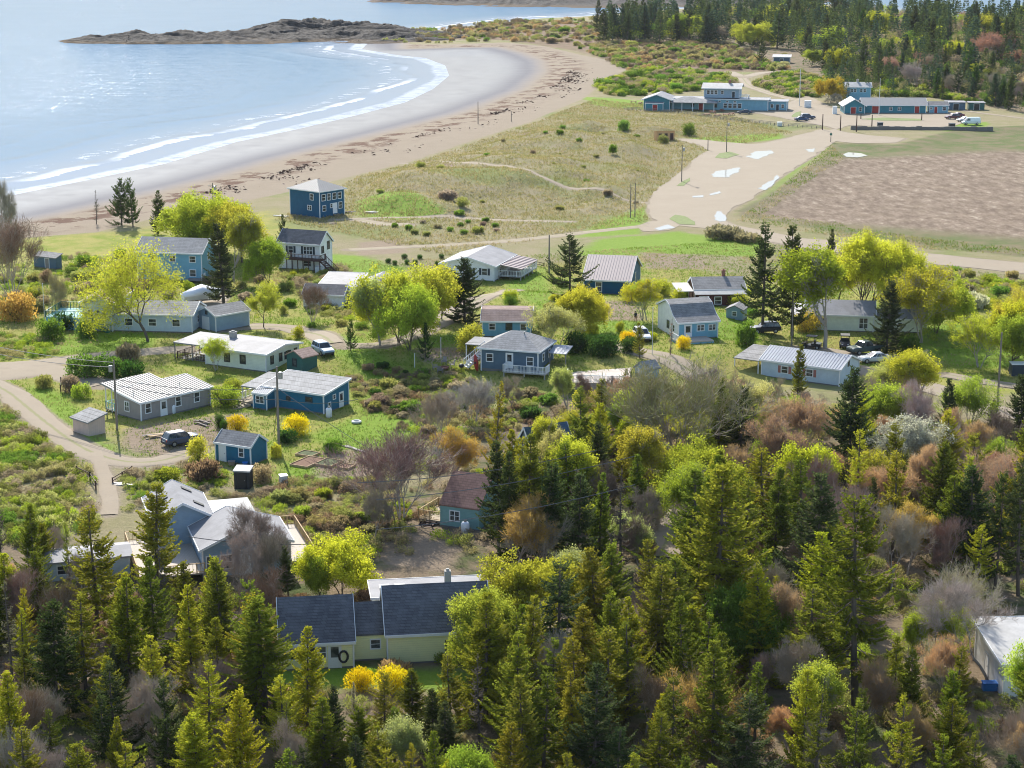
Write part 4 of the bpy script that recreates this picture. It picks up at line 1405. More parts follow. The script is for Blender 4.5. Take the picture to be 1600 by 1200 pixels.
# dark blue house with pinkish ribbed roof
h = House('ribbed_roof_house', 'dark blue house with steep pinkish ribbed roof beside large spruce', 'house', (983, 461), 11, xL=912, xR=1000, lm='the pinkish roofed blue house')
h.body(2.4, W_BLUE, R_METALP, 'gx', 2.9, over=0.35, ribs=.45)
h.win('F', .33, .5, .95, 1.5); h.win('R', .55, .8, .9, 1.6)
for x, z in ((-1.2, 3.75), (.6, 3.4)): pass

# maroon cottage with chimney
h = House('maroon_cottage', 'maroon cottage with grey roof, white porch roof and brick chimney', 'house', (1163, 475), -4, L=8.2, W=6.5, lm='the maroon cottage')
L2, W2 = h.L / 2, h.W / 2
h.body(2.5, W_MAROON, S_GREY, 'gx', 1.4, over=0.3, overx=.25)
h.awning(-L2 - .3, L2 + .1, -W2 - 1.7, -W2 - .31, 2.0, 2.5, R_FLATW, False, 0, None)
h.body(1.95, W_MAROON, R_FLATW, 'flat', 0, over=.02, t=.05, box=(-L2 + .3, L2 - .2, -W2 - 1.5, -W2 - .03), trim=None)
h.win('F', .12, .6, 1.5, 1.0, (-L2 + .3, L2 - .2, -W2 - 1.5, -W2 - .03), mull=2); h.win('F', .42, .4, 1.0, 1.1, (-L2 + .3, L2 - .2, -W2 - 1.5, -W2 - .03)); h.win('F', .78, .6, 1.0, .8, (-L2 + .3, L2 - .2, -W2 - 1.5, -W2 - .03))
h.awning(-L2 - 3.0, -L2 - .31, -W2 - .5, W2 - .6, 2.35, 2.6, R_FLATW, True, -.4, None, 'darkwood', .1)
h.last_roof = [o for o in h.root.children if o.name.startswith('roof')][0]
h.chimney(1.2, .6, 3.4, 5.0, .55)

# white and pale blue saltbox with grill deck
h = House('saltbox_house', 'pale blue saltbox with white gable end, grey roof and front deck', 'house', (1060, 531), 74, xL=1028.5, xR=1121, lm='the pale blue saltbox house')
L2, W2 = h.L / 2, h.W / 2
h.body(2.5, W_SKY, S_GREY, 'gy', 2.6, over=0.3, prof=[(0, 1.2), (.42, 2.5), (.62, 2.0), (.8, .75), (1, 0)])
m = MB().prism([(-L2, -.1), (-L2, 3.65), (-L2 + .42 * h.L, 4.95), (-L2 + .62 * h.L, 4.45), (-L2 + .8 * h.L, 3.2), (L2, 2.45), (L2, -.1)], 'y', -W2 - .03, -W2 - .005)
m.build('gable_face', W_WHITE, h.root)
bx = (-L2, L2, -W2 - .03, W2)
h.win('F', .5, 1.0, .8, 1.0, bx, frame='black'); h.win('F', .78, .9, .7, .9, bx)
h.door('R', .24, 1.0, 2.1, glass=True); h.win('R', .56, 1.2, 1.0, .8, mull=2); h.win('R', .86, 1.2, 1.0, .8, mull=2)
h.deck(L2 + .02, L2 + 3.2, -W2 - 1.2, W2 * .4, .35, 'F', 'tan_deck', 'white', skirt=W_SKY)

# white metal-roofed building on the lower right road
h = House('metal_roof_building', 'long white building with grey ribbed metal roof beside the gravel road', 'building', (1311, 604), 32, L=11.5, xR=1341, lm='the metal roofed building')
L2, W2 = h.L / 2, h.W / 2
h.body(2.35, W_PALEBLUE, R_METALG, 'gx', 1.25, over=0.3, ribs=.42)
h.win('F', .62, .9, .9, .9, shut='pink'); h.win('F', .3, .9, .9, .9, shut='pink'); h.win('R', .45, 2.3, .35, .6, frame='black')
h.awning(-L2 - 4.2, -L2 - .31, -W2 - .3, W2 - .6, 2.2, 2.9, S_GREY, True, -.4, None, 'white', .12)

# greenish house behind the tall yellow trees
h = House('sage_house', 'pale sage house half hidden by tall trees and parked carts', 'house', (1364, 519), 8, L=10, W=7, lm='the pale sage house')
L2, W2 = h.L / 2, h.W / 2
h.body(2.6, W_CREAM, R_FLAT, 'gx', 1.5, over=0.4)
h.body(2.1, W_CREAM, R_FLAT, 'gx', .9, over=0.3, box=(L2 + .03, L2 + 8, -W2 + .4, W2 - 1.5))
h.win('F', .25, 1.0, .9, 1.0); h.win('F', .85, .6, 1.2, 1.5, mull=2); h.win('F', .5, .9, .6, .6, (L2 + .03, L2 + 8, -W2 + .4, W2 - 1.5))
h.awning(-L2 - 2.6, -L2 - .41, -W2, W2, 2.4, 2.9, R_FLATW, True, -.3, None, 'white', .1)

# aqua cottage with brown roof in the wood
h = House('brown_roof_cottage', 'small aqua cottage with steep brown roof and wooden deck', 'cottage', (748, 830), 24, xL=688, W=7.0, lm='the brown roofed cottage')
L2, W2 = h.L / 2, h.W / 2
h.body(2.35, W_AQUA, S_BROWN, 'gx', 2.6, over=0.12, trim=None)
h.win('F', .38, .8, 1.0, 1.0, mull=2); h.win('R', .5, 1.0, .8, 1.0)
h.deck(-L2 - 2.6, -L2 - .03, -W2 + .2, W2 * .4, .45, 'FLB', 'wood', 'newwood', step=1.0)
h.stairs((-L2 - 1.4, -W2 + .18, .45), (-L2 - 1.4, -W2 - 1.2, -.1), 4, 1.6, 'darkwood')
h.door('L', .55, .9, 2.0, z=.45)

# yellow house in front
h = House('yellow_house', 'pale yellow house with three dark slate roofs and a wreath by the door', 'house', (565, 1038), -8, L=1.6, W=6.0, ref='L', lm='the pale yellow house')
h.body(2.7, W_YELLOW, S_SLATE, 'gx', 3.1, over=0.2, box=(1.4, 10.2, -3.4, 3.4))
h.body(2.4, W_YELLOW, S_SLATE, 'gx', 2.9, over=0.2, box=(-7.6, -1.5, -3.6, 2.8))
h.body(2.5, W_YELLOW, S_SLATE, 'gx', 1.9, over=0.2, box=(-1.48, 1.38, -2.2, 2.2), overx=-.06, trim=None)
h.body(3.5, W_WHITE, R_FLAT, 'flat', 0, over=.4, box=(.9, 10.4, 3.65, 7.4))
h.last_roof = [o for o in h.root.children if o.name.startswith('roof')][-1]
b1, b2, b3 = (-7.6, -1.5, -3.6, 2.8), (-1.48, 1.38, -2.2, 2.2), (1.4, 10.2, -3.4, 3.4)
h.win('F', .68, 1.1, .75, .75, b2); h.win('F', .62, .95, .85, .9, b3, frame='black'); h.win('F', .88, .95, .85, .9, b3)
d = h.door('F', .74, .95, 2.1, b1, 'white', glass=True); h.win('F', .5, 1.0, 1.4, 1.0, b1, mull=2); h.win('F', .2, 1.0, .9, 1.0, b1)
MB().tube([(-2.35 + .36 * math.cos(a), -3.68, 1.05 + .5 * math.sin(a)) for a in np.linspace(0, 2 * math.pi, 15)], .1, 6).build('wreath', M['black'], h.root)
m = MB()
for x in (2.0, 3.4): m.box(x - .6, x + .3, 5.2, 6.2, 3.55, 3.85)
m.build('skylight', M['offwhite'], h.last_roof)
h.chimney(7.0, .4, 4.8, 6.9, .55, 'concrete', False)

# grey-blue house with decks and skylights, behind the spruces
h = House('skylight_house', 'grey blue house with skylight roofs and pale railed decks behind spruces', 'house', (318, 905), -17, L=8.5, W=7.3, ref='L', lm='the grey blue skylight house')
L2, W2 = h.L / 2, h.W / 2
h.body(3.0, W_GREYBLUE, R_FLAT, 'gy', 1.6, over=0.35, prof=[(0, 0), (.42, 1.6), (1, .1)])
bu = (-L2 - 3.6, -L2 + 2.0, W2 + .36, W2 + 8.2)
h.body(3.9, W_GREYBLUE, R_FLAT, 'gy', 1.5, over=0.35, box=bu)
h.last_roof = [o for o in h.root.children if o.name.startswith('roof')][-1]
h.win('F', .1, .9, .9, 1.3); h.win('F', .27, .9, 1.1, 1.3); h.door('F', .48, 1.0, 2.1); h.win('F', .72, 1.0, 1.2, 1.2, mull=2); h.win('R', .5, 1, 1, 1)
cxr = (bu[0] + bu[1]) / 2
sl = 1.5 / 2.8
for x, y in ((cxr + 1.2, W2 + 6.6), (cxr + 1.9, W2 + 2.6), (cxr - 1.5, W2 + 4.4)):
    z = 5.4 - abs(x - cxr) * sl + .16
    sg = 1 if x > cxr else -1
    MB().bar((x - .5, y, z + .5 * sl * sg + .06), (x + .5, y, z - .5 * sl * sg + .06), .7, .12).build('skylight', M['black'], h.last_roof)
h.awning(bu[1] + .4, bu[1] + 4.8, W2 + 2.2, W2 + 7.5, 3.2, 3.3, R_FLATW, True, .5, None, 'white', .12)
h.deck(L2 + .05, L2 + 2.6, -W2 + .2, W2 + 4.5, .9, 'RB', 'tan_deck', 'newwood', step=.35)
h.deck(-L2 - 6.3, -L2 - .05, -W2 - 1.5, W2 + 3.0, 1.2, 'LBF', 'tan_deck', 'newwood', step=.35)
bl = (-L2 - 15.5, -L2 - 6.6, -.5, 3.4)
h.body(2.0, W_PALEBLUE, R_FLAT, 'gx', .4, over=0.3, box=bl, trim=None)
h.win('F', .3, .8, 1.2, .8, bl); h.win('F', .7, .8, 1.2, .8, bl)

# white roofed building at the right edge
h = House('white_roof_building', 'white walled building with flat pale roof at the right edge of the wood', 'building', (1567, 1092), -3, L=9, W=8, ref='L', lm='the pale flat roofed building')
h.body(3.0, W_WHITE, R_FLATW, 'shed_b', .7, over=0.4)
h.win('F', .25, .9, 1.0, 1.2); h.win('F', .7, .9, 1.0, 1.2); h.door('L', .4, .9, 2.0)

# steep blue roof among the trees
h = House('blue_roof_cottage', 'cottage with steep blue roof peeking between the trees', 'cottage', (838, 752), 62, L=5.0, W=5.0, lm='the steep blue roof')
h.body(2.6, W_GREYBLUE, S_BLUE, 'gy', 3.0, over=0.3)
h.win('F', .5, 2.8, 1.0, 1.0); h.win('F', .3, .8, .9, 1.1); h.door('F', .65, .9, 2.0)

# low shed behind the yellow trees (blue and grey roofs)
h = House('twin_roof_house', 'low blue house with two pale grey roofs behind the bright lime trees', 'house', (560, 478), 10, L=7, W=8, lm='the twin roofed house')
h.body(2.4, W_SKY, R_FLAT, 'shed_b', 1.0, over=0.4, box=(-3.8, 2.2, -2, 6))
h.body(2.7, W_WHITE, R_FLAT, 'gy', 1.4, over=0.35, box=(2.4, 9.0, -4.5, 4.5))
h.body(2.2, W_WHITE, S_SLATE, 'gx', 1.2, over=0.3, box=(-5.0, 1.6, -6.5, -2.03))
h.win('F', .5, .9, .9, 1.0, (2.4, 9.0, -4.5, 4.5)); h.win('F', .3, .8, .9, 1.0, (-5.0, 1.6, -6.5, -2.03)); h.door('F', .7, .9, 2.0, (-5.0, 1.6, -6.5, -2.03))

# grey shed by the shore
h = House('weathered_shed', 'weathered grey shed with lean-to roof on the grass near the shore', 'shed', (88, 421), 30, xL=53.5, xR=97, lm='the weathered grey shed')
h.body(2.0, W_SLATE, S_GREY, 'shed_b', .5, over=0.2, trim=None)
h.door('F', .6, .9, 1.8, mat='greywood')

# little grey building at the end of the railed slab
h = House('grey_hut', 'little grey gabled hut at the end of the railed slab', 'hut', (1008, 596), 55, L=2.2, W=2.4, lm='the little grey hut')
h.body(1.6, W_GREYBLUE, S_LGREY, 'gy', .8, over=0.2, trim=None)
h.door('F', .5, .8, 1.5, mat='offwhite')
h = House('grey_shed', 'small grey shed between the saltbox house and the tall spruces', 'shed', (1160, 502), 20, L=2.6, W=3)
h.body(1.7, W_GREYBLUE, S_GREY, 'gy', .6, over=0.2, trim=None)
h.win('F', .5, .8, .6, .6)

# ------------------------------------------------------------------ the long inn across the sand lot, far left
h = House('beach_inn', 'teal inn with a raised upper room, hipped porch roof and long wing', 'inn', (1046, 173), 12, L=9, W=9, lm='the teal beach inn')
sx = lambda p: (p - 1046) / 4.95 / .98 + 4.5
h.body(3.6, W_MOTEL, R_FLAT, 'gy', 1.5, over=0.8, box=(-4.0, 4.5, -4.5, 7))
h.body(2.4, W_MOTEL, R_FLAT, 'shed_b', .3, over=.1, box=(-3.2, 2.6, -6.5, -4.53), trim='white')
h.door('F', .55, 1.6, 2.0, (-3.2, 2.6, -6.5, -4.53), 'red', handle=False)
b = (4.55, 36, 1.0, 8)
h.body(3.5, W_MOTEL2, R_FLAT, 'flat', 0, over=.35, box=b)
for u in (.36, .44, .52, .6, .68): h.win('F', u - .02, 2.6, .7, .4, b)
for u in (.56, .61, .66, .71): h.win('F', u, .8, 1.1, 1.4, b)
h.win('F', .46, .9, .8, 1.4, b, frame='shutter'); h.win('F', .22, 1.0, .7, .9, b, frame='shutter')
h.door('F', .31, 1.6, 2.2, b, 'red', handle=False)
b2 = (36.03, 42, 3.5, 10)
h.body(2.9, W_MOTEL2, R_FLAT, 'flat', 0, over=.3, box=b2)
h.win('F', .2, .9, .8, 1.1, b2); h.door('F', .5, .9, 2.0, b2, 'shutter'); h.win('F', .78, .9, .8, 1.1, b2); h.win('R', .5, .9, 1.0, 1.1, b2)
h.body(3.2, W_GREYBLUE, R_FLATW, 'gx', 1.2, over=.8, box=(15, 26.5, 2.0, 10), z0=3.9, foot=False)
bt = (15, 26.5, 2.0, 10)
for u in (.12, .23, .34): h.win('F', u, 5.1, .9, 1.2, bt)
h.win('F', .52, 5.2, .8, 1.0, bt); h.door('F', .84, .9, 2.0, bt, 'shutter', z=4.0); h.win('R', .4, 5.1, .9, 1.2, bt)
h.last_roof = [o for o in h.root.children if o.name.startswith('roof')][-1]
h.chimney(23, 6.0, 7.6, 9.4, .8)
h.deck(26.6, 29.4, 3, 7, 3.75, 'FRB', 'white', 'white', posts=False)
# porch roof, a low pyramid on posts
m = MB()
e = [(3.0, -4.4), (20, -4.4), (20, .9), (3.0, .9)]
m.add([(x, y, 2.6) for x, y in e] + [(x, y, 2.75) for x, y in e] + [(8.5, .6, 4.3), (11.5, .6, 4.3)],
      [(3, 2, 1, 0), (0, 1, 5, 4), (1, 2, 6, 5), (2, 3, 7, 6), (3, 0, 4, 7), (4, 5, 9, 8), (5, 6, 9), (6, 7, 8, 9), (7, 4, 8)])
m.build('porch_roof', S_LGREY, h.root)
for x in (5.6, 8.5, 12, 15.5, 19): MB().box(x - .1, x + .1, -4.1, -3.9, -.3, 2.6).build('porch_post', M['white'], h.root)
INN = h

# the right-hand motel
h = House('motel', 'teal motel with long pale roof, entrance gable and red doors', 'motel', (1446, 177), 2, L=20, W=8, lm='the teal motel')
L2, W2 = h.L / 2, h.W / 2
h.body(2.7, W_MOTEL, R_METAL, 'gx', 1.8, over=.6, ribs=None)
h.body(2.7, W_MOTEL, R_METAL, 'gy', 1.9, over=.6, box=(-L2 - 6.5, -L2 - .03, -W2 - 2.5, W2 - 1))
for u, w in ((.2, 2.4), (.86, 1.4)): h.door('F', u, w, 2.2, None, 'red', handle=False)
h.win('F', .44, .9, .9, 1.0, mull=2); h.win('F', .58, .9, .9, 1.0, mull=2)
bx = (-L2 - 6.5, -L2 - .03, -W2 - 2.5, W2 - 1)
h.door('F', .45, 1.6, 2.1, bx, 'red', handle=False); h.win('F', .8, .9, .8, 1.2, bx)
h = House('motel_annexe', 'small white and teal annexe at the right end of the motel', 'building', (1481, 177), 6, L=6, W=6)
h.body(2.5, W_MOTEL2, S_SLATE, 'gx', .9, over=.3)
h.door('F', .35, .9, 2.0, None, 'red', handle=False); h.win('F', .8, .9, 1.0, 1.1); h.win('F', .1, 1.2, .6, .6)
h = House('two_storey_annexe', 'pale blue two storey building with white roof behind the motel', 'building', (1360, 157), 4, L=8.6, W=6, lm='the two storey annexe')
h.body(4.6, W_SKY, R_FLATW, 'gx', 1.3, over=.4)
for u in (.25, .38, .62, .76): h.win('F', u, 2.9, .8, 1.0)
h.last_roof = [o for o in h.root.children if o.name.startswith('roof')][-1]
h.chimney(0, .4, 5.2, 6.9, .7, 'concrete')
for (px, lab, w, d, hh) in ((1494, 'blue grey work shed with flat roof right of the motel', 6, 5, 2.4), (1524, 'dark open work shed among the trees right of the motel', 5, 4, 2.3)):
    h = House('work_shed', lab, 'shed', (px + 14, 172), 5, L=w, W=d)
    h.body(hh, W_SLATE if px < 1500 else W_GREEN, R_FLAT, 'flat', 0, over=.3, trim=None)
    h.door('F', .5, 1.8, 2.0, None, 'black', handle=False)
h = House('hill_hut', 'small white roofed hut on the rise above the inn', 'hut', (1234, 99), 10, L=7, W=5)
h.body(2.6, W_SLATE, R_FLATW, 'shed_b', .6, over=.5, trim='white'); h.win('F', .5, 1, 1.4, 1)

# wooden outhouse row on the dunes
h = House('outhouse', 'orange wooden outhouse with three dark doorways on the dunes', 'outhouse', (1054, 219), -14, L=5.4, W=2.2, lm='the wooden outhouse')
h.body(2.3, W_LOG, W_LOG, 'shed_f', .25, over=.15, trim=None, foot=False)
for u in (.2, .52, .84): h.door('F', u, .95, 2.0, None, 'darkwood', handle=False, frame='newwood')

# dark box shed and pale box
h = House('dark_outhouse', 'narrow black outhouse with pale lid roof below the blue shed', 'outhouse', (390, 765), 8, L=1.75, W=1.5)
h.body(2.0, m_siding('siding_black', (0.022, 0.024, 0.028), .2, True), R_FLATW, 'shed_b', .2, over=.1, trim=None, foot=False)
h.door('F', .5, .9, 1.7, None, 'black', frame='black')
# ------------------------------------------------------------------ vehicles
PAINT = {}


def paint(col):
    if col not in PAINT:
        t = NT('car_paint')
        nz = t.noise(1.5, 3, 0.5, t.coord())
        c = t.mix(nz, tuple(x * 0.85 for x in col), tuple(min(1, x * 1.1) for x in col))
        PAINT[col] = t.done(t.pbr(c, 0.28, None, 0.1, 0.6))
    return PAINT[col]


M['lamp_red'] = m_plain('tail_lamp', (0.35, 0.01, 0.01), 0.2)
M['lamp_clear'] = m_plain('head_lamp', (0.7, 0.72, 0.74), 0.15)
M['plastic'] = m_plain('dark_plastic', (0.03, 0.03, 0.032), 0.6)
M['wrap'] = m_plain('white_wrap', (0.72, 0.74, 0.76), 0.35, var=0.06, scale=2)


def loft(m, secs):
    """secs: list of rings (same point count)"""
    n = len(secs[0])
    vs = [p for r in secs for p in r]
    fs = [(i * n + k, i * n + (k + 1) % n, (i + 1) * n + (k + 1) % n, (i + 1) * n + k) for i in range(len(secs) - 1) for k in range(n)]
    fs += [tuple(range(n))[::-1], tuple((len(secs) - 1) * n + k for k in range(n))]
    return m.add(vs, fs)


CARS = {
    # L, W, H, body stations (x, z low, z belt, half width), cabin (x0 base, x0 roof, x1 roof, x1 base), belt z
    'suv': (4.7, 1.9, 1.68, [(-2.35, .5, .85, .78), (-2.28, .38, 1.0, .9), (-1.2, .28, 1.05, .95), (.7, .28, 1.03, .95), (1.7, .3, 1.0, .92), (2.2, .35, .88, .85), (2.35, .45, .7, .75)], (-2.22, -1.85, .25, .95), 1.0),
    'sedan': (4.6, 1.82, 1.42, [(-2.3, .45, .8, .75), (-2.2, .34, .92, .86), (-1.3, .25, .93, .91), (.7, .25, .9, .91), (1.6, .28, .84, .88), (2.15, .32, .72, .82), (2.3, .42, .6, .72)], (-1.75, -1.05, .1, .95), .88),
    'pickup': (5.6, 1.98, 1.85, [(-2.8, .6, 1.1, .92), (-2.75, .5, 1.15, .97), (-1.2, .4, 1.15, .98), (.9, .4, 1.15, .98), (2.2, .45, 1.12, .96), (2.65, .5, 1.05, .92), (2.8, .55, .9, .85)], (-.75, -.55, .75, 1.3), 1.12),
    'van': (5.6, 2.0, 2.3, [(-2.8, .5, 1.2, .95), (-2.75, .4, 1.25, .99), (-1.2, .35, 1.25, 1.0), (1.2, .35, 1.2, 1.0), (2.2, .4, 1.1, .96), (2.65, .45, .95, .9), (2.8, .55, .8, .85)], (-2.72, -2.6, 1.2, 2.0), 1.2),
}


def car(kind, name, label, cat, px, py, heading, col, group=None, detail=True):
    L, W, H, st, cab, belt = CARS[kind]
    p = ground(px, py)
    root = empty(name, (p.x, p.y, p.z + 0.06), R(heading))
    tag(root, label, cat, group)
    P = paint(col)
    m = MB()
    loft(m, [[(x, -w * .9, zl), (x, -w, zl + .14), (x, -w, zb - .16), (x, -w * .9, zb), (x, w * .9, zb), (x, w, zb - .16), (x, w, zl + .14), (x, w * .9, zl)] for x, zl, zb, w in st])
    m.build('body', P, root, False)
    a0, a1, b1, b0 = cab
    wb, wr = W * .44, W * .36
    zr = H - .06
    m = MB()
    m.hexa([(a0, -wb, belt - .05), (b0, -wb, belt - .05), (b0, wb, belt - .05), (a0, wb, belt - .05)], [(a1, -wr, zr), (b1, -wr, zr), (b1, wr, zr), (a1, wr, zr)])
    if kind == 'van':
        m.build('cabin', P, root)
        g = MB().hexa([(b0 + .02, -wb * .94, belt + .1), (b0 + .05, -wb * .94, belt + .1), (b0 + .05, wb * .94, belt + .1), (b0 + .02, wb * .94, belt + .1)],
                      [(b1 + .12, -wr * .94, zr - .15), (b1 + .15, -wr * .94, zr - .15), (b1 + .15, wr * .94, zr - .15), (b1 + .12, wr * .94, zr - .15)])
        for sg in (-1, 1):
            g.hexa([(.5, sg * (wb + .0), belt + .08), (1.75, sg * (wb + .0), belt + .08), (1.75, sg * (wb + .03), belt + .08), (.5, sg * (wb + .03), belt + .08)],
                   [(.5, sg * (wr + .06), zr - .3), (1.2, sg * (wr + .06), zr - .3), (1.2, sg * (wr + .1), zr - .3), (.5, sg * (wr + .1), zr - .3)])
        g.build('windows', M['glass'], root)
    else:
        m.build('windows', M['glass'], root)
        MB().hexa([(a1 - .05, -wr - .03, zr - .02), (b1 + .05, -wr - .03, zr - .02), (b1 + .05, wr + .03, zr - .02), (a1 - .05, wr + .03, zr - .02)],
                  [(a1 + .1, -wr * .85, H), (b1 - .1, -wr * .85, H), (b1 - .1, wr * .85, H), (a1 + .1, wr * .85, H)]).build('car_roof', P, root)
        m = MB()
        for sg in (-1, 1):
            for f in (0.0, .36, .68, 1.0):
                if kind == 'pickup' and f in (.36,): continue
                xa, xb = a0 + (b0 - a0) * f, a1 + (b1 - a1) * f
                m.bar((xa, sg * (wb + .005), belt - .03), (xb, sg * (wr + .02), zr), .08, .05)
        m.build('pillar', P, root)
    if kind == 'pickup':
        MB().box(-2.6, -.95, -.78, .78, 1.06, 1.17).build('bed_floor', M['plastic'], root)
    for x in (-L * .3, L * .31):
        for sg in (-1, 1):
            y = sg * (W / 2 - .1)
            r = .36 if kind != 'sedan' else .33
            wv = MB().tube([(x, y - .12, r), (x, y + .12, r)], r, 16).build('wheel', M['tyre'], root)
            MB().tube([(x, y - .13, r), (x, y + .13, r)], r * .6, 12).build('rim', M['steel'], wv)
    if detail:
        for sg in (-1, 1):
            MB().box(L / 2 - .25, L / 2 - .06, sg * .68 - .16, sg * .68 + .16, st[-2][2] - .2, st[-2][2] - .04).build('headlight', M['lamp_clear'], root)
            MB().box(-L / 2 + .0, -L / 2 + .12, sg * .72 - .12, sg * .72 + .12, st[1][2] - .3, st[1][2] - .05).build('taillight', M['lamp_red'], root)
            MB().box(b0 - .35, b0 - .2, sg * (W / 2 + .02) - .1, sg * (W / 2 + .02) + .1, belt, belt + .16).build('mirror', P, root)
        MB().box(-L / 2 - .04, -L / 2 + .1, -W * .42, W * .42, .35, .55).build('bumper', M['plastic'], root)
        MB().box(L / 2 - .12, L / 2 + .03, -W * .38, W * .38, .38, .62).build('bumper', M['plastic'], root)
        MB().box(-L / 2 - .05, -L / 2 + .03, -.26, .26, .62, .74).build('number_plate', M['offwhite'], root)
    return root


car('suv', 'parked_car', 'dark blue grey SUV with roof rails parked beside the grey house', 'car', 284, 694, 36, (0.05, 0.07, 0.11))
car('suv', 'parked_car', 'silver blue SUV facing out of the drive beside the dark green shed', 'car', 505, 553, -62, (0.28, 0.36, 0.44))
car('sedan', 'parked_car', 'dark sedan parked in front of the inn wing', 'car', 1163, 178, 176, (0.03, 0.05, 0.09))
car('sedan', 'parked_car', 'dark blue car, nearer of the two by the grass island', 'car', 1253, 189, 8, (0.02, 0.06, 0.15))
car('suv', 'parked_car', 'dark blue car behind the other one by the grass island', 'car', 1262, 186, 10, (0.03, 0.06, 0.12))
car('pickup', 'pickup_truck', 'white pickup truck parked under the motel entrance gable', 'truck', 1337, 174, 182, (0.7, 0.71, 0.72))
car('van', 'white_van', 'white van parked at the end of the motel lot', 'van', 1517, 195, 184, (0.66, 0.72, 0.74))
car('sedan', 'parked_car', 'pale small car beside the white van', 'car', 1506, 190, 200, (0.6, 0.6, 0.62))
car('sedan', 'parked_car', 'maroon car in the row right of the motel', 'car', 1495, 183, 190, (0.14, 0.02, 0.04))
car('suv', 'parked_car', 'dark wine red car behind the maroon one', 'car', 1488, 186, 195, (0.1, 0.025, 0.04))
car('suv', 'parked_car', 'blue car parked in front of the motel work shed', 'car', 1492, 170, 170, (0.06, 0.12, 0.26))
car('sedan', 'parked_car', 'pale car parked beside the blue car at the motel annexe', 'car', 1472, 172, 170, (0.5, 0.55, 0.5))
car('pickup', 'pickup_truck', 'dark green pickup truck with pale bonnet under the tall yellow trees', 'truck', 1352, 552, 205, (0.05, 0.085, 0.085))
car('suv', 'parked_car', 'dark car half hidden beneath the tall pair of spruces', 'car', 1195, 520, 190, (0.02, 0.022, 0.03))
car('suv', 'parked_car', 'white car behind the thin spruce in front of the lawn', 'car', 1003, 531, -80, (0.68, 0.7, 0.7))
car('sedan', 'parked_car', 'silver car with open view below the pickup truck', 'car', 1366, 566, 190, (0.5, 0.52, 0.54))


def cart(label, px, py, hd, col):
    p = ground(px, py)
    r = empty('utility_cart', (p.x, p.y, p.z + .06), R(hd))
    tag(r, label, 'utility cart', 'utility carts by the sage house')
    m = MB()
    loft(m, [[(x, -w, .4), (x, -w, h), (x, w, h), (x, w, .4)] for x, h, w in ((-1.4, .85, .68), (-.6, .9, .72), (-.5, .6, .72), (.6, .6, .72), (.7, .95, .7), (1.4, .8, .6))])
    m.build('body', paint(col), r)
    m = MB()
    for x in (-.55, .75):
        for y in (-.62, .62): m.bar((x, y, .8), (x * .8, y * .95, 1.85), .06, .06)
    m.build('roll_bar', M['black'], r)
    MB().box(-.8, .8, -.68, .68, 1.85, 1.93).build('canopy', M['plastic'], r)
    m = MB().box(-.5, 0, -.6, .6, .6, .85).box(-.55, -.4, -.6, .6, .85, 1.3)
    m.build('seat', M['black'], r)
    for x in (-.95, .95):
        for y in (-.68, .68):
            w = MB().tube([(x, y - .13, .33), (x, y + .13, .33)], .33, 14).build('wheel', M['tyre'], r)
            MB().tube([(x, y - .14, .33), (x, y + .14, .33)], .17, 10).build('rim', M['steel'], w)
    for y in (-.42, .42): MB().box(1.36, 1.42, y - .12, y + .12, .62, .76).build('headlight', M['lamp_clear'], r)


cart('black utility cart with pale load behind the white metal roofed building', 1268, 545, 160, (0.02, 0.02, 0.025))
cart('dark blue utility cart with tall windscreen frame by the white birch', 1320, 543, 262, (0.02, 0.03, 0.06))

# boat in shrink wrap on its trailer
p = ground(316, 474)
b = empty('wrapped_boat', (p.x, p.y, p.z), R(28))
tag(b, 'boat in white wrap standing on a trailer in front of the blue house', 'boat')
m = MB()
loft(m, [[(x, -w, z1), (x, -w * .55, z0), (x, 0, z0 - .15), (x, w * .55, z0), (x, w, z1)] for x, w, z0, z1 in ((-3.3, 1.15, .8, 1.6), (-1, 1.25, .75, 1.65), (1.2, 1.15, .8, 1.75), (2.6, .7, 1.0, 1.9), (3.4, .06, 1.6, 2.0))])
m.build('hull', M['white'], b)
m = MB()
loft(m, [[(x, -w - .03, z1 - .15), (x, -w * .8, z1 + .45 * hh), (x, 0, z1 + hh), (x, w * .8, z1 + .45 * hh), (x, w + .03, z1 - .15)] for x, w, z1, hh in ((-3.35, 1.17, 1.6, .5), (-1.6, 1.26, 1.64, 1.1), (0, 1.25, 1.7, 1.5), (1.4, 1.12, 1.76, 1.0), (2.6, .72, 1.9, .45), (3.45, .08, 2.0, .1))])
m.build('cover', M['wrap'], b, True)
m = MB().bar((-3.2, -.6, .55), (3.6, -.15, .5), .1, .12).bar((-3.2, .6, .55), (3.6, .15, .5), .1, .12).bar((-1, -1.0, .45), (-1, 1.0, .45), .1, .1).bar((3.5, 0, .5), (4.6, 0, .45), .1, .1)
for x in (-2.5, 0, 1.8): m.bar((x, -.6, .6), (x, .6, .6), .12, .2)
m.bar((3.4, 0, .5), (3.4, 0, .0), .08, .08)
tr = m.build('trailer', M['steel'], b)
for y in (-1.05, 1.05):
    for x in (-1.4, -.6): MB().tube([(x, y - .1, .32), (x, y + .1, .32)], .32, 14).build('wheel', M['tyre'], tr)

# ------------------------------------------------------------------ poles and cables
POLES = {}


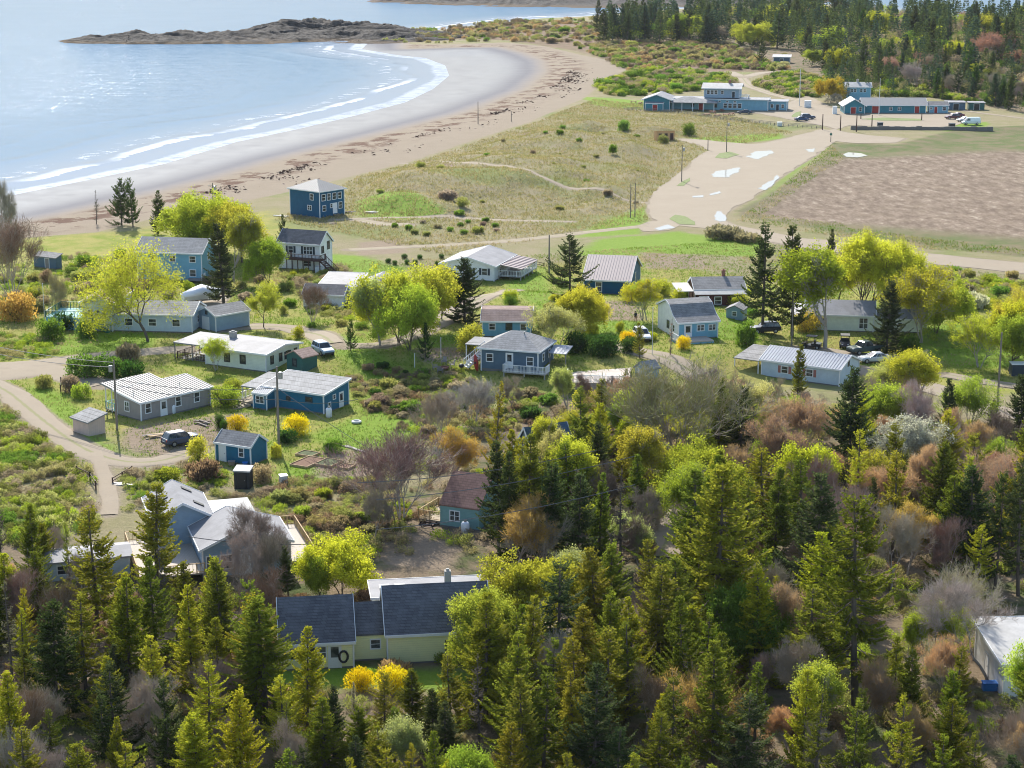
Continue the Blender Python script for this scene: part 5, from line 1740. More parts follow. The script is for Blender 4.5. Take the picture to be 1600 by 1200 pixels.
def upole(key, px, py, top, label, transformer=False, arm=True, r=0.14, mat='pole', name='utility_pole', group='utility poles'):
    p = ground(px, py)
    k = scale_at(p)
    ph = (py - top) / (k * math.cos(PITCH))
    o = empty(name, p)
    tag(o, label, 'pole', group)
    MB().tube([(0, 0, -.5), (0, 0, ph * .5), (0, 0, ph)], [r * 1.15, r, r * .75], 10).build('shaft', M[mat], o)
    if arm:
        m = MB().box(-.9, .9, .1, .2, ph - .75, ph - .62)
        m.bar((-.5, .12, ph - .7), (0, .12, ph - 1.3), .05, .05).bar((.5, .12, ph - .7), (0, .12, ph - 1.3), .05, .05)
        c = m.build('crossarm', M['pole'], o)
        for x in (-.8, 0, .8):
            if x: MB().lathe([(.05, 0), (.07, .05), (.04, .12), (.03, .18)], (x, .15, ph - .62), 8).build('insulator', M['offwhite'], c)
    if transformer:
        m = MB().lathe([(.22, 0), (.27, .04), (.27, .75), (.2, .83), (.05, .86)], (.42 if transformer > 0 else -.42, 0, ph - 1.5), 14)
        m.build('transformer', M['steel'], o)
    POLES[key] = Vector((p.x, p.y, p.z + ph))
    return o


upole('a', 183, 672, 563, 'utility pole with grey transformer between tan shed and grey house', -1, False)
upole('b', 436, 702, 573, 'tall utility pole with small transformer in front of the blue house', 1, False)
upole('c', 1558, 640, 520, 'pale leaning utility pole beside the gravel road at the right', False, False)
upole('d', 858, 427, 368, 'dark utility pole beside the large spruce and the white gable house', False, False)
upole('e', 985, 340, 288, 'left of the two thin poles where the path meets the sand lot', False, False, .1)
upole('f', 992, 339, 287, 'right of the two thin poles where the path meets the sand lot', False, False, .1)
upole('g', 1065, 284, 228, 'pole with a lamp box at the left edge of the puddled lot', 1, False, .11)
upole('h', 1135, 238, 190, 'pole on the grass island above the large puddle', 1, False, .11)
upole('i', 334, 345, 287, 'utility pole with short crossarm at the beach edge behind lime trees', 1, True, .12)
upole('j', 1237, 540, 452, 'thin pale pole just right of the tall pair of spruces', False, False, .09)
upole('k', 1249, 166, 110, 'white weathered mast beside the road between inn and motel', False, False, .14, 'offwhite')
upole('l', 747, 194, 160, 'post standing alone on the sand beach', False, False, .12)
upole('m', 799, 190, 174, 'shorter post on the beach near the dune edge', False, False, .1)
upole('n', 1106, 235, 218, 'short post where the outhouse track meets the lot', False, False, .12)
upole('o', 1298, 222, 207, 'signpost with green sign on the verge by the marsh', False, False, .1)
for key, px, yb, yt, lab in (('p1', 1285, 203, 179, 'dark gate post left of the lot entrance'), ('p2', 1313, 204, 181, 'dark gate post in the middle of the lot entrance'), ('p3', 1338, 206, 180, 'dark gate post at the end of the grey bank wall'),
                             ('p4', 1362, 202, 180, 'dark post on the lot behind the grey bank wall'), ('p5', 1440, 188, 178, 'short dark post at the end of the grass strip'), ('p6', 1345, 186, 178, 'short dark post at the start of the grass strip')):
    upole(key, px, yb, yt, lab, False, False, .16, 'darkwood', 'gate_post', 'posts round the motel lot')
MB().box(-.35, .35, -.05, .0, 1.9, 2.5).build('sign_board', M['green_paint'], [o for o in COL.objects if o.name == 'utility_pole.014'][0])
# flagpole with yard
p = ground(1373, 180)
f = empty('flagpole', p)
tag(f, 'white flagpole with a crossbar in front of the motel', 'flagpole')
MB().tube([(0, 0, -.3), (0, 0, 6), (0, 0, 11.6)], [.11, .09, .05], 10).build('mast', M['white'], f)
MB().bar((-1.5, 0, 8), (1.5, 0, 8), .09, .09).build('yard', M['white'], f)
MB().lathe([(.02, 0), (.1, .08), (.02, .18)], (0, 0, 11.6), 8).build('finial', M['white'], f)
# slanted signpost and small poles in the yards
for px, yb, yt, lab in ((689, 560, 528, 'pale green double post beside the drive above the bank'), (648, 572, 553, 'thin dark lamp post left of the fire pit'), (1019, 555, 480, 'thin white bent pipe by the saltbox house'), (70, 503, 443, 'thin white mast beside the green deck')):
    p = ground(px, yb)
    hh = (yb - yt) / scale_at(p)
    o = empty('thin_post', p)
    tag(o, lab, 'post')
    MB().tube([(0, 0, -.2), (0, 0, hh)], .05, 8).build('shaft', M['offwhite'], o)
    MB().lathe([(.03, 0), (.09, .05), (.05, .16)], (0, 0, hh), 8).build('cap', M['steel'], o)


def cable(a, b, sag, label, r=0.04):
    n = 18
    pts = [a + (b - a) * (i / n) - Vector((0, 0, sag * 4 * (i / n) * (1 - i / n))) for i in range(n + 1)]
    c = pts[0].copy()
    m = MB().tube([q - c for q in pts], r, 5)
    o = m.build('power_cable', M['cable'], None)
    o.location = c
    tag(o, label, 'cable', 'power cables')


Z = lambda v, dz: Vector((v.x, v.y, v.z + dz))
gp = lambda px, py, z: ground(px, py) + Vector((0, 0, z))
cable(Z(POLES['a'], -.3), gp(-120, 600, 8), .8, 'cable running left from the transformer pole over the sandy road')
cable(Z(POLES['a'], -.9), gp(-120, 606, 7.4), .9, 'lower cable running left from the transformer pole over the sandy road')
cable(Z(POLES['a'], -2.4), Z(POLES['b'], -2.6), .7, 'upper cable between the transformer pole and the tall pole')
cable(Z(POLES['a'], -3.1), Z(POLES['b'], -4.0), .7, 'lower cable between the transformer pole and the tall pole')
cable(Z(POLES['b'], -2.6), gp(596, 714, .1), .2, 'pale guy line slanting from the tall pole down into the garden', .035)
cable(Z(POLES['b'], -4.0), gp(560, 655, 2.6), .5, 'cable from the tall pole past the blue house wall')
cable(Z(POLES['b'], -4.6), gp(428, 679, .0), .0, 'short guy line beside the tall pole')
cable(gp(560, 875, 8), gp(930, 870, 11), .6, 'upper cable crossing the clearing in front of the brown roofed cottage')
cable(gp(590, 905, 8), gp(990, 880, 11), .6, 'middle cable crossing the clearing in front of the brown roofed cottage')
cable(gp(590, 930, 6.5), gp(990, 905, 9.5), .6, 'lower cable crossing the clearing in front of the brown roofed cottage')
cable(gp(298, 905, 4.3), gp(545, 925, 5.0), .5, 'cable crossing in front of the grey blue skylight house')

# ------------------------------------------------------------------ yard things
def tank(label, px, py, s=1.0):
    p = ground(px, py)
    o = empty('propane_tank', p)
    tag(o, label, 'gas tank', 'propane tanks')
    MB().lathe([(.3 * s, .0), (.38 * s, .1 * s), (.38 * s, 1.0 * s), (.3 * s, 1.15 * s), (.12 * s, 1.22 * s)], (0, 0, 0), 16).build('tank_body', M['propane'], o, True)
    MB().lathe([(.14 * s, 1.2 * s), (.14 * s, 1.38 * s), (.1 * s, 1.4 * s)], (0, 0, 0), 12).build('valve_cap', M['steel'], o)


tank('white upright propane tank against the grey house wall', 270, 646)
tank('white upright propane tank at the corner of the blue house', 514, 652, 1.05)
tank('pale propane tank at the corner of the brown roofed cottage', 727, 835, 1.15)
tank('white propane tank by the wall of the pale flat roofed building', 1553, 1060, 1.0)


def bed(label, c, dx, dy, yaw, soil):
    p = ground(*c)
    o = empty('garden_bed', p, R(yaw))
    tag(o, label, 'garden bed', 'raised garden beds')
    m = MB().box(-dx, dx, -dy - .07, -dy, -.1, .28).box(-dx, dx, dy, dy + .07, -.1, .28).box(-dx - .07, -dx, -dy - .07, dy + .07, -.1, .29).box(dx, dx + .07, -dy - .07, dy + .07, -.1, .29)
    m.build('frame', M['newwood'], o)
    MB().box(-dx + .005, dx - .005, -dy + .005, dy - .005, -.1, .2).build('soil', soil, o)


SOIL = m_plain('soil', (0.16, 0.085, 0.05), 0.95, var=0.5, scale=5)
SOIL2 = m_plain('planted_soil', (0.07, 0.09, 0.03), 0.95, var=0.6, scale=3)
bed('largest raised garden bed with bare brown soil', (481, 724), 1.15, 1.9, -28, SOIL)
bed('raised garden bed filled with green plants', (514, 725), 1.1, 1.3, -28, SOIL2)
bed('smallest raised garden bed at the right end', (541, 731), .7, .8, -28, SOIL)
bed('raised garden bed behind the largest one', (481, 711), 1.1, .9, -28, SOIL2)

p = ground(557, 661)
o = empty('fire_ring', p); tag(o, 'white ring planter on the grass right of the blue house', 'planter')
a = np.linspace(0, 2 * math.pi, 21)
MB().tube([(.5 * math.cos(t), .5 * math.sin(t), .18) for t in a], .16, 8, False).build('ring', M['offwhite'], o)
MB().lathe([(.38, .0), (.38, .1), (.05, .14)], (0, 0, 0), 14).build('ash', M['black'], o)

rng = random.Random(5)


def lumber(label, px, py, n, ln, yaw, mats=('wood', 'greywood', 'newwood'), spread=1.0, name='lumber_pile'):
    p = ground(px, py)
    o = empty(name, p, R(yaw))
    tag(o, label, 'lumber', 'lumber and log piles')
    for k in range(n):
        l = ln * rng.uniform(.5, 1)
        an = rng.uniform(-.35, .35)
        c = Vector((rng.uniform(-.4, .4) * spread, rng.uniform(-.6, .6) * spread, .06 + .1 * (k // 3)))
        d = Vector((math.cos(an), math.sin(an), rng.uniform(-.03, .05))) * (l / 2)
        MB().bar(c - d, c + d, rng.uniform(.12, .28), .1).build('board', M[rng.choice(mats)], o)


lumber('loose boards laid on the ground beside the dark SUV', 246, 682, 8, 3.2, 25)
lumber('dark logs piled at the foot of the blue house bank', 316, 662, 10, 2.6, -30, ('pole', 'greywood', 'darkwood'), 1.4)
lumber('boards and debris heaped against the navy beach house', 540, 333, 12, 3.0, -20, ('greywood', 'wood', 'darkwood'), 1.6)
lumber('pale boards lying right of the navy beach house', 579, 333, 9, 3.2, -10, ('wood', 'offwhite', 'greywood'), 1.2)
lumber('long beams lying on the sand left of the navy beach house', 440, 338, 4, 5.0, -35, ('offwhite', 'wood'), .8)
lumber('white beams in front of the navy beach house', 512, 350, 5, 4.0, 5, ('white', 'wood'), 1.0)
lumber('weathered beam lying at the edge of the garden', 552, 702, 3, 6.0, -38, ('greywood', 'wood'), .4)
lumber('grey pipe and planks lying by the track below the road bend', 196, 758, 4, 3.0, -5, ('offwhite', 'steel'), .5)
lumber('scrap boards by the wall of the pale flat roofed building', 1535, 1030, 8, 1.6, 40, ('greywood', 'red', 'darkwood'), 1.2)


def picnic(px, py, yaw, label, group):
    p = ground(px, py)
    o = empty('picnic_table', p, R(yaw))
    tag(o, label, 'picnic table', group)
    MB().box(-1.1, 1.1, -.42, .42, .7, .76).build('tabletop', M['picnic'], o)
    for s in (-1, 1):
        MB().box(-1.1, 1.1, s * .75 - .14, s * .75 + .14, .42, .47).build('bench', M['picnic'], o)
        MB().bar((s * .8, -.75, 0), (s * .8, .3, .7), .08, .1).bar((s * .8, .75, 0), (s * .8, -.3, .7), .08, .1).bar((s * .8, -.8, .38), (s * .8, .8, .38), .05, .1).build('leg_frame', M['picnic'], o)


M['picnic'] = m_wood('red_brown_wood', (0.30, 0.13, 0.09))
G = 'picnic tables stored in front of the inn'
for i, (px, py, yw, lab) in enumerate(((1104, 181, 20, 'red brown picnic table at the left end of the stored row'), (1113, 177, -30, 'second red brown picnic table from the left by the inn'), (1121, 182, 10, 'red brown picnic table in the middle of the stored row'),
                                       (1128, 174, 60, 'red brown picnic table nearest the inn wall'), (1134, 181, -15, 'red brown picnic table right of the middle of the row'), (1143, 180, 30, 'red brown picnic table at the right end of the row'))):
    picnic(px, py, yw, lab, G)
for px, py, yw, lab in ((990, 161, 10, 'picnic table on the grass at the left end of the inn'), (1001, 163, 60, 'picnic table tilted beside the left wall of the inn')):
    picnic(px, py, yw, lab, 'picnic tables left of the inn')


def seat(px, py, yaw, label, mat='greywood', name='garden_chair', group='garden chairs by the fire pit'):
    p = ground(px, py)
    o = empty(name, p, R(yaw))
    tag(o, label, 'chair', group)
    MB().hexa([(-.3, -.3, .36), (.3, -.3, .36), (.3, .25, .28), (-.3, .25, .28)], [(-.3, -.3, .4), (.3, -.3, .4), (.3, .25, .32), (-.3, .25, .32)]).build('seat', M[mat], o)
    MB().hexa([(-.3, .22, .28), (.3, .22, .28), (.3, .28, .28), (-.3, .28, .28)], [(-.25, .45, .98), (.25, .45, .98), (.25, .5, .98), (-.25, .5, .98)]).build('backrest', M[mat], o)
    for s in (-1, 1):
        MB().box(s * .36 - .06, s * .36 + .06, -.35, .38, .55, .59).build('armrest', M[mat], o)
        MB().box(s * .34 - .03, s * .34 + .03, -.33, -.27, 0, .55).build('leg', M[mat], o)
        MB().box(s * .34 - .03, s * .34 + .03, .26, .32, 0, .55).build('leg', M[mat], o)


for px, py, yw, lab in ((680, 577, 100, 'grey garden chair on the left side of the fire pit'), (694, 569, -10, 'grey garden chair behind the fire pit'), (706, 573, -70, 'grey garden chair on the right side of the fire pit'), (688, 582, 170, 'grey garden chair in front of the fire pit')):
    seat(px, py, yw, lab)
for px, py, yw, lab in ((347, 809, 40, 'white chair, nearer one on the right deck of the skylight house'), (362, 801, 120, 'white chair, farther one on the right deck of the skylight house')):
    seat(px, py, yw, lab, 'white', 'deck_chair', 'deck chairs on the skylight house deck')
p = ground(694, 576)
o = empty('fire_pit', p); tag(o, 'low red brown fire pit ringed by garden chairs', 'fire pit')
MB().lathe([(.5, 0), (.65, .1), (.65, .3), (.5, .32), (.48, .12)], (0, 0, 0), 16).build('stone_ring', M['brick'], o)
MB().lathe([(.46, 0), (.4, .14), (.05, .16)], (0, 0, 0), 12).build('ash', M['black'], o)


def grill(px, py, label, s=1.0):
    p = ground(px, py)
    o = empty('grill', p); tag(o, label, 'grill')
    MB().lathe([(.05, .55 * s), (.3 * s, .65 * s), (.38 * s, .85 * s), (.32 * s, 1.05 * s), (.08 * s, 1.15 * s)], (0, 0, 0), 14).build('bowl', M['black'], o, True)
    for a in (0.5, 2.6, 4.7): MB().bar((.2 * math.cos(a), .2 * math.sin(a), .65 * s), (.38 * math.cos(a), .38 * math.sin(a), 0), .04, .04).build('leg', M['black'], o)


grill(721, 581, 'black covered grill between the fire pit and the hipped house')
grill(1092, 527, 'round black kettle grill on the saltbox house deck', 1.5)
p = ground(746, 580)
o = empty('kayak', p, R(80)); tag(o, 'red kayak leaning upright at the white steps of the hipped house', 'kayak')
MB().tube([(0, 0, 0), (0, .1, .4), (0, .2, 1.2), (0, .3, 2.0), (0, .36, 2.4)], [.05, .26, .33, .24, .04], 10).build('hull', M['red'], o, True)
MB().tube([(-.3, .22, 1.1), (-.3, .26, 1.4)], .14, 8).build('cockpit', M['black'], o)
# railed slab
p = ground(937, 583)
o = empty('railed_slab', (p.x, p.y, p.z), R(-6)); tag(o, 'pale tan slab terrace with a white front railing', 'terrace')
MB().box(-4.2, 4.2, -6.2, 5.4, -1.0, .12).build('slab', M['concrete_tan'] if 'concrete_tan' in M else m_flatroof('slab_tan', (0.50, 0.42, 0.36)), o)
m = MB()
for (ax, ay, bx, by) in ((-4.15, -6.1, 4.15, -6.1), (-4.15, -6.1, -4.15, -2.6)):
    m.bar((ax, ay, 1.1), (bx, by, 1.1), .1, .08); m.bar((ax, ay, .25), (bx, by, .25), .06, .06)
    n = int(math.hypot(bx - ax, by - ay) / .17)
    for i in range(n + 1):
        x, y = ax + (bx - ax) * i / n, ay + (by - ay) * i / n
        w = .06 if i % 12 == 0 else .028
        m.box(x - w, x + w, y - w, y + w, .05, 1.08)
m.build('railing', M['white'], o)

# split-rail fences by the road bend
def rail_fence(pts, label, hgt=1.1, mat='greywood', rails=2, name='rail_fence', gap=2.2):
    P = [ground(*q) for q in pts]
    o = empty(name, P[0]); tag(o, label, 'fence')
    b0 = P[0]
    for a, b in zip(P[:-1], P[1:]):
        n = max(1, int((b - a).length / gap))
        m = MB()
        for i in range(n + 1):
            q = a + (b - a) * (i / n) - b0
            q.z = hz(q.x + b0.x, q.y + b0.y) - b0.z
            m.box(q.x - .07, q.x + .07, q.y - .07, q.y + .07, q.z - .3, q.z + hgt)
        m.build('post', M[mat], o)
        m = MB()
        for k in range(rails):
            z = hgt * (.4 + .45 * k)
            m.bar(a - b0 + Vector((0, 0, z)), b - b0 + Vector((0, 0, z)), .06, .1)
        m.build('rail', M[mat], o)


rail_fence([(120, 742), (141, 752), (150, 766)], 'broken split rail fence at the lower side of the road bend', 1.1, 'darkwood')
rail_fence([(176, 755), (206, 737)], 'short rail fence right of the footpath below the road bend', .7, 'darkwood')
rail_fence([(95, 612), (95.5, 600)], 'single old fence rail standing by the upper drive', 1.0, 'darkwood', 1)
rail_fence([(975, 172), (1060, 177), (1130, 187), (1210, 196), (1283, 201)], 'long low grey fence between the dunes and the inn lot', .8, 'greywood', 3, 'low_fence', 1.5)
rail_fence([(806, 408), (850, 418)], 'dark rail fence behind the lawn of the white gable house', .9, 'darkwood', 2)
p = ground(1440, 203)
o = empty('bank_wall', p, R(-1.5)); tag(o, 'long low grey bank wall along the marsh side of the motel lot', 'wall')
m = MB()
for k in range(26):
    x = -21 + k * 1.62
    m.box(x, x + 1.58, rng.uniform(-.25, -.1), .5, -.5, 1.0 + rng.uniform(-.15, .2))
m.build('stone_course', M['foundation'], o)
MB().box(-21.1, 21.2, -.05, .4, -.5, .75).build('wall_core', M['concrete'], o)

# kiosk, pump, bins
def block(name, label, cat, px, py, w, d, hgt, mat, roof=None, yaw=0, door=None):
    p = ground(px, py)
    o = empty(name, p, R(yaw)); tag(o, label, cat)
    MB().hexa([(-w / 2, -d / 2, 0), (w / 2, -d / 2, 0), (w / 2, d / 2, 0), (-w / 2, d / 2, 0)], [(-w / 2, -d / 2, hgt * .96), (w / 2, -d / 2, hgt * .96), (w / 2, d / 2, hgt), (-w / 2, d / 2, hgt)]).build('cabinet', M[mat], o)
    MB().hexa([(-w / 2 - .06, -d / 2 - .08, hgt * .965), (w / 2 + .06, -d / 2 - .08, hgt * .965), (w / 2 + .06, d / 2 + .06, hgt * 1.005), (-w / 2 - .06, d / 2 + .06, hgt * 1.005)],
              [(-w / 2 - .06, -d / 2 - .08, hgt * 1.01), (w / 2 + .06, -d / 2 - .08, hgt * 1.01), (w / 2 + .06, d / 2 + .06, hgt * 1.05), (-w / 2 - .06, d / 2 + .06, hgt * 1.05)]).build('lid', M[roof or mat], o)
    MB().box(-w * .35, w * .35, -d / 2 - .04, -d / 2 - .01, hgt * .2, hgt * .8).build('door', M[door or mat], o)
    MB().box(w * .22, w * .28, -d / 2 - .08, -d / 2 - .04, hgt * .48, hgt * .55).build('handle', M['steel'], o)


block('notice_kiosk', 'white notice board kiosk beside the weathered mast', 'kiosk', 1262, 168, 2.2, .6, 2.2, 'white', 'white')
block('fuel_pump', 'white pump cabinet standing alone in the lot entrance', 'pump', 1304, 178, 1.3, 1.0, 2.4, 'white', 'steel')
block('waste_bin', 'dark blue bin on the lot behind the left part of the bank wall', 'bin', 1375, 199, 1.6, 1.2, 1.5, 'shutter', 'black')
block('waste_bin', 'dark bin behind the right part of the bank wall', 'bin', 1487, 201, 1.8, 1.2, 1.6, 'plastic', 'shutter')
block('waste_bin', 'pale box bin at the corner of the dune fence', 'bin', 1218, 197, 1.5, 1.0, 1.2, 'offwhite', 'white')
block('storage_box', 'dark blue storage box with white lid at the right edge', 'box', 1592, 586, 2.4, 1.6, 1.7, 'shutter', 'white')
block('utility_box', 'small grey white cabinet on the grass below the blue shed', 'cabinet', 443, 757, .8, .8, 1.1, 'offwhite', 'white', 20)
block('blue_bin', 'blue bin at the foot of the blue shed wall', 'bin', 383, 729, .5, .5, .5, 'blue_plastic', 'blue_plastic')
block('storage_box', 'brown crate by the door of the blue shed', 'box', 362, 727, .7, .5, .5, 'wood', 'greywood')
block('blue_bin', 'blue bin beside the pale flat roofed building', 'bin', 1549, 1078, 1.5, .6, .7, 'blue_plastic', 'blue_plastic')
block('waste_bin', 'dark green bin by the wall of the pale flat roofed building', 'bin', 1548, 1042, .6, .6, 1.1, 'green_paint', 'plastic')
block('storage_box', 'white box under the deck stair of the white raised cottage', 'box', 499, 426, 1.4, 1.0, 1.1, 'white', 'white')
# satellite dish and mower on the lawn
p = ground(921, 488)
o = empty('satellite_dish', p, R(-20)); tag(o, 'white satellite dish standing on the lawn beside the mower', 'dish')
MB().lathe([(.02, 0), (.3, .05), (.5, .16), (.55, .22), (.5, .2), (.28, .09), (.02, .03)], (0, 0, 0), 16).build('reflector', M['white'], o, True)
ref = o.children[0]; ref.location = (0, -.1, 1.0); ref.rotation_euler = (R(70), 0, 0)
MB().tube([(0, 0, -.1), (0, 0, 1.0)], .05, 8).build('post', M['steel'], o)
p = ground(937, 497)
o = empty('riding_mower', p, R(10)); tag(o, 'dark riding mower with pale hood parked on the lawn', 'mower')
MB().hexa([(-.2, -.35, .35), (1.0, -.3, .35), (1.0, .3, .35), (-.2, .35, .35)], [(-.1, -.3, .85), (.9, -.22, .75), (.9, .22, .75), (-.1, .3, .85)]).build('hood', M['offwhite'], o)
MB().box(-1.0, -.2, -.4, .4, .3, .5).build('chassis', M['black'], o)
MB().box(-.9, -.4, -.25, .25, .55, .7).box(-1.0, -.88, -.25, .25, .6, 1.1).build('seat', M['black'], o)
MB().tube([(-.05, 0, .85), (-.22, 0, 1.15)], .03, 6).build('steering_column', M['black'], o)
for x, r in ((-.7, .32), (.7, .22)):
    for y in (-.5, .5): MB().tube([(x, y - .12, r), (x, y + .12, r)], r, 12).build('wheel', M['tyre'], o)


# ------------------------------------------------------------------ people: one skinned body each
def person(px, py, yaw, label, shirt, trousers, s=1.0):
    p = ground(px, py)
    root = empty('person', p, R(yaw))
    tag(root, label, 'person')
    J = [(0, 0, .95), (0, 0, 1.15), (0, .01, 1.38), (0, .0, 1.5), (0, -.02, 1.58), (0, -.02, 1.70),
         (.1, 0, .9), (.12, .02, .5), (.12, 0, .08), (.12, -.16, .04), (-.1, 0, .9), (-.13, -.06, .5), (-.13, .02, .08), (-.13, -.14, .04),
         (.19, .01, 1.4), (.25, .03, 1.13), (.24, -.08, .88), (.24, -.12, .8), (-.19, .01, 1.4), (-.26, .02, 1.13), (-.22, -.12, .92), (-.21, -.16, .85)]
    Rd = [.15, .13, .16, .075, .07, .105, .1, .07, .05, .04, .1, .07, .05, .04, .065, .048, .038, .036, .065, .048, .038, .036]
    E = [(0, 1), (1, 2), (2, 3), (3, 4), (4, 5), (0, 6), (6, 7), (7, 8), (8, 9), (0, 10), (10, 11), (11, 12), (12, 13), (2, 14), (14, 15), (15, 16), (16, 17), (2, 18), (18, 19), (19, 20), (20, 21)]
    # five fingers on each hand
    for w, sg in ((17, 1), (21, -1)):
        bx, by, bz = J[w]
        for k, (dx, ln) in enumerate(((-.03, .07), (-.01, .085), (.01, .08), (.028, .06))):
            J.append((bx + dx * .9, by - .015, bz - .035)); Rd.append(.0095)
            J.append((bx + dx, by - .03, bz - .035 - ln)); Rd.append(.008)
            E += [(w, len(J) - 2), (len(J) - 2, len(J) - 1)]
        J.append((bx - sg * .05, by - .04, bz - .02)); Rd.append(.01)
        E.append((w, len(J) - 1))
    me = bpy.data.meshes.new('body')
    me.from_pydata([tuple(c * s for c in q) for q in J], E, [])
    o = bpy.data.objects.new('body', me)
    COL.objects.link(o)
    o.parent = root
    md = o.modifiers.new('skin', 'SKIN')
    for v, r in zip(me.skin_vertices[0].data, Rd):
        v.radius = (r * s, r * s)
    me.skin_vertices[0].data[0].use_root = True
    o.modifiers.new('sub', 'SUBSURF').levels = 1
    o.modifiers['sub'].render_levels = 1
    t = NT('clothed_body')
    sp = t.n('ShaderNodeSeparateXYZ')
    t.put(sp.inputs[0], t.coord())
    z = sp.outputs[2]
    c = t.mix(t.math('GREATER_THAN', z, .1 * s), M_SHOE, trousers)
    c = t.mix(t.math('GREATER_THAN', z, .97 * s), c, shirt)
    ax = t.math('ABSOLUTE', sp.outputs[0])
    hand = t.math('MULTIPLY', t.math('GREATER_THAN', ax, .17 * s), t.math('LESS_THAN', z, .9 * s))
    c = t.mix(hand, c, (.45, .27, .2))
    c = t.mix(t.math('GREATER_THAN', z, 1.49 * s), c, (.45, .27, .2))
    me.materials.append(t.done(t.pbr(c, .8)))
    m = MB().lathe([(.113, 1.70), (.115, 1.76), (.09, 1.81), (.02, 1.835)], (0, .01, 0), 12)
    m.v = [tuple(c * s for c in q) for q in m.v]
    m.build('hair', M['darkwood'], root, True)
    m = MB().box(-.05, -.03, -.13, -.115, 1.71, 1.725).box(.03, .05, -.13, -.115, 1.71, 1.725).box(-.012, .012, -.145, -.115, 1.66, 1.70).box(-.03, .03, -.128, -.11, 1.625, 1.633)
    m.v = [tuple(c * s for c in q) for q in m.v]
    m.build('face', M['plastic'], root)


M_SHOE = (.03, .03, .03)
person(993, 504, 20, 'person in dark top and brown trousers standing on the lawn', (.025, .03, .04), (.25, .1, .06))
person(1318, 173, -40, 'person in red standing beside the white pickup truck at the motel', (.35, .05, .03), (.05, .05, .08))
# ------------------------------------------------------------------ plants
def m_leaf(name, base, var=0.35, trans=0.45, nscale=0.9, use_obj=True, rough=0.6):
    """leaf or needle surface: diffuse with light coming through; the colour of each plant comes from its object colour"""
    t = NT(name)
    co = t.coord()
    n1 = t.noise(nscale, 3, 0.55, co)
    n2 = t.noise(nscale * 7, 2, 0.6, co)
    if use_obj:
        oi = t.n('ShaderNodeObjectInfo')
        col = oi.outputs['Color']
        rnd = oi.outputs['Random']
    else:
        col, rnd = base, 0.5
    f = t.math('MULTIPLY_ADD', t.math('SUBTRACT', n1, 0.5), var * 3.2, t.math('MULTIPLY_ADD', t.math('SUBTRACT', n2, 0.5), var * 1.6, 1.0))
    hsv = t.n('ShaderNodeHueSaturation')
    t.put(hsv.inputs['Hue'], t.math('MULTIPLY_ADD', t.math('SUBTRACT', n2, 0.5), 0.05, 0.5))
    t.put(hsv.inputs['Saturation'], 1.0)
    t.put(hsv.inputs['Value'], t.math('MAXIMUM', f, 0.3))
    t.put(hsv.inputs['Color'], col)
    c = hsv.outputs[0]
    d = t.n('ShaderNodeBsdfDiffuse')
    t.put(d.inputs[0], c)
    tr = t.n('ShaderNodeBsdfTranslucent')
    t.put(tr.inputs[0], t.mix(1.0, c, (1.0, 1.0, 0.75), 'MULTIPLY'))
    mx = t.n('ShaderNodeMixShader')
    mx.inputs[0].default_value = trans
    t.put(mx.inputs[1], d.outputs[0])
    t.put(mx.inputs[2], tr.outputs[0])
    return t.done(mx.outputs[0])


M['leaf'] = m_leaf('leaf', None, 0.4, 0.58)
M['needle'] = m_leaf('needle', None, 0.4, 0.5, 0.7)
M['twig'] = m_leaf('twig', None, 0.25, 0.0, 1.5)
M['bark'] = m_plain('bark', (0.10, 0.08, 0.065), 0.95, var=0.4, scale=4)
M['bark_twig'] = m_plain('twig_bark', (0.36, 0.305, 0.26), 0.95, var=0.3, scale=2)
M['bark_pale'] = m_plain('pale_bark', (0.33, 0.30, 0.27), 0.9, var=0.35, scale=4)


def kites(P, D, L, Wd, rs):
    """leaf-shaped faces: base P, direction D, length L, width Wd, random roll"""
    n = len(P)
    r = rs.normal(size=(n, 3))
    u = np.cross(D, r)
    u /= np.linalg.norm(u, axis=1)[:, None] + 1e-9
    m = P + D * (L * 0.5)[:, None]
    V = np.stack([P, m + u * (Wd * 0.5)[:, None], P + D * L[:, None], m - u * (Wd * 0.5)[:, None]], 1)
    return V.reshape(-1, 3)


def qf(n, off=0):
    return np.arange(n * 4, dtype=np.int32).reshape(-1, 4) + off


def prisms(P0, P1, R0, R1, sides=4):
    D = P1 - P0
    D = D / (np.linalg.norm(D, axis=1)[:, None] + 1e-9)
    ref = np.where(np.abs(D[:, 2:3]) < 0.9, np.array([[0, 0, 1.0]]), np.array([[1.0, 0, 0]]))
    u = np.cross(D, ref)
    u /= np.linalg.norm(u, axis=1)[:, None]
    w = np.cross(u, D)
    vs = []
    for P, Rr in ((P0, R0), (P1, R1)):
        for k in range(sides):
            a = 2 * math.pi * k / sides
            vs.append(P + (u * math.cos(a) + w * math.sin(a)) * Rr[:, None])
    V = np.stack(vs, 1)
    n = len(P0)
    f = np.array([[k, (k + 1) % sides, sides + (k + 1) % sides, sides + k] for k in range(sides)])
    F = (np.arange(n)[:, None, None] * 2 * sides + f[None]).reshape(-1, 4)
    return V.reshape(-1, 3), F


def unit(v):
    return v / (np.linalg.norm(v, axis=-1, keepdims=True) + 1e-9)


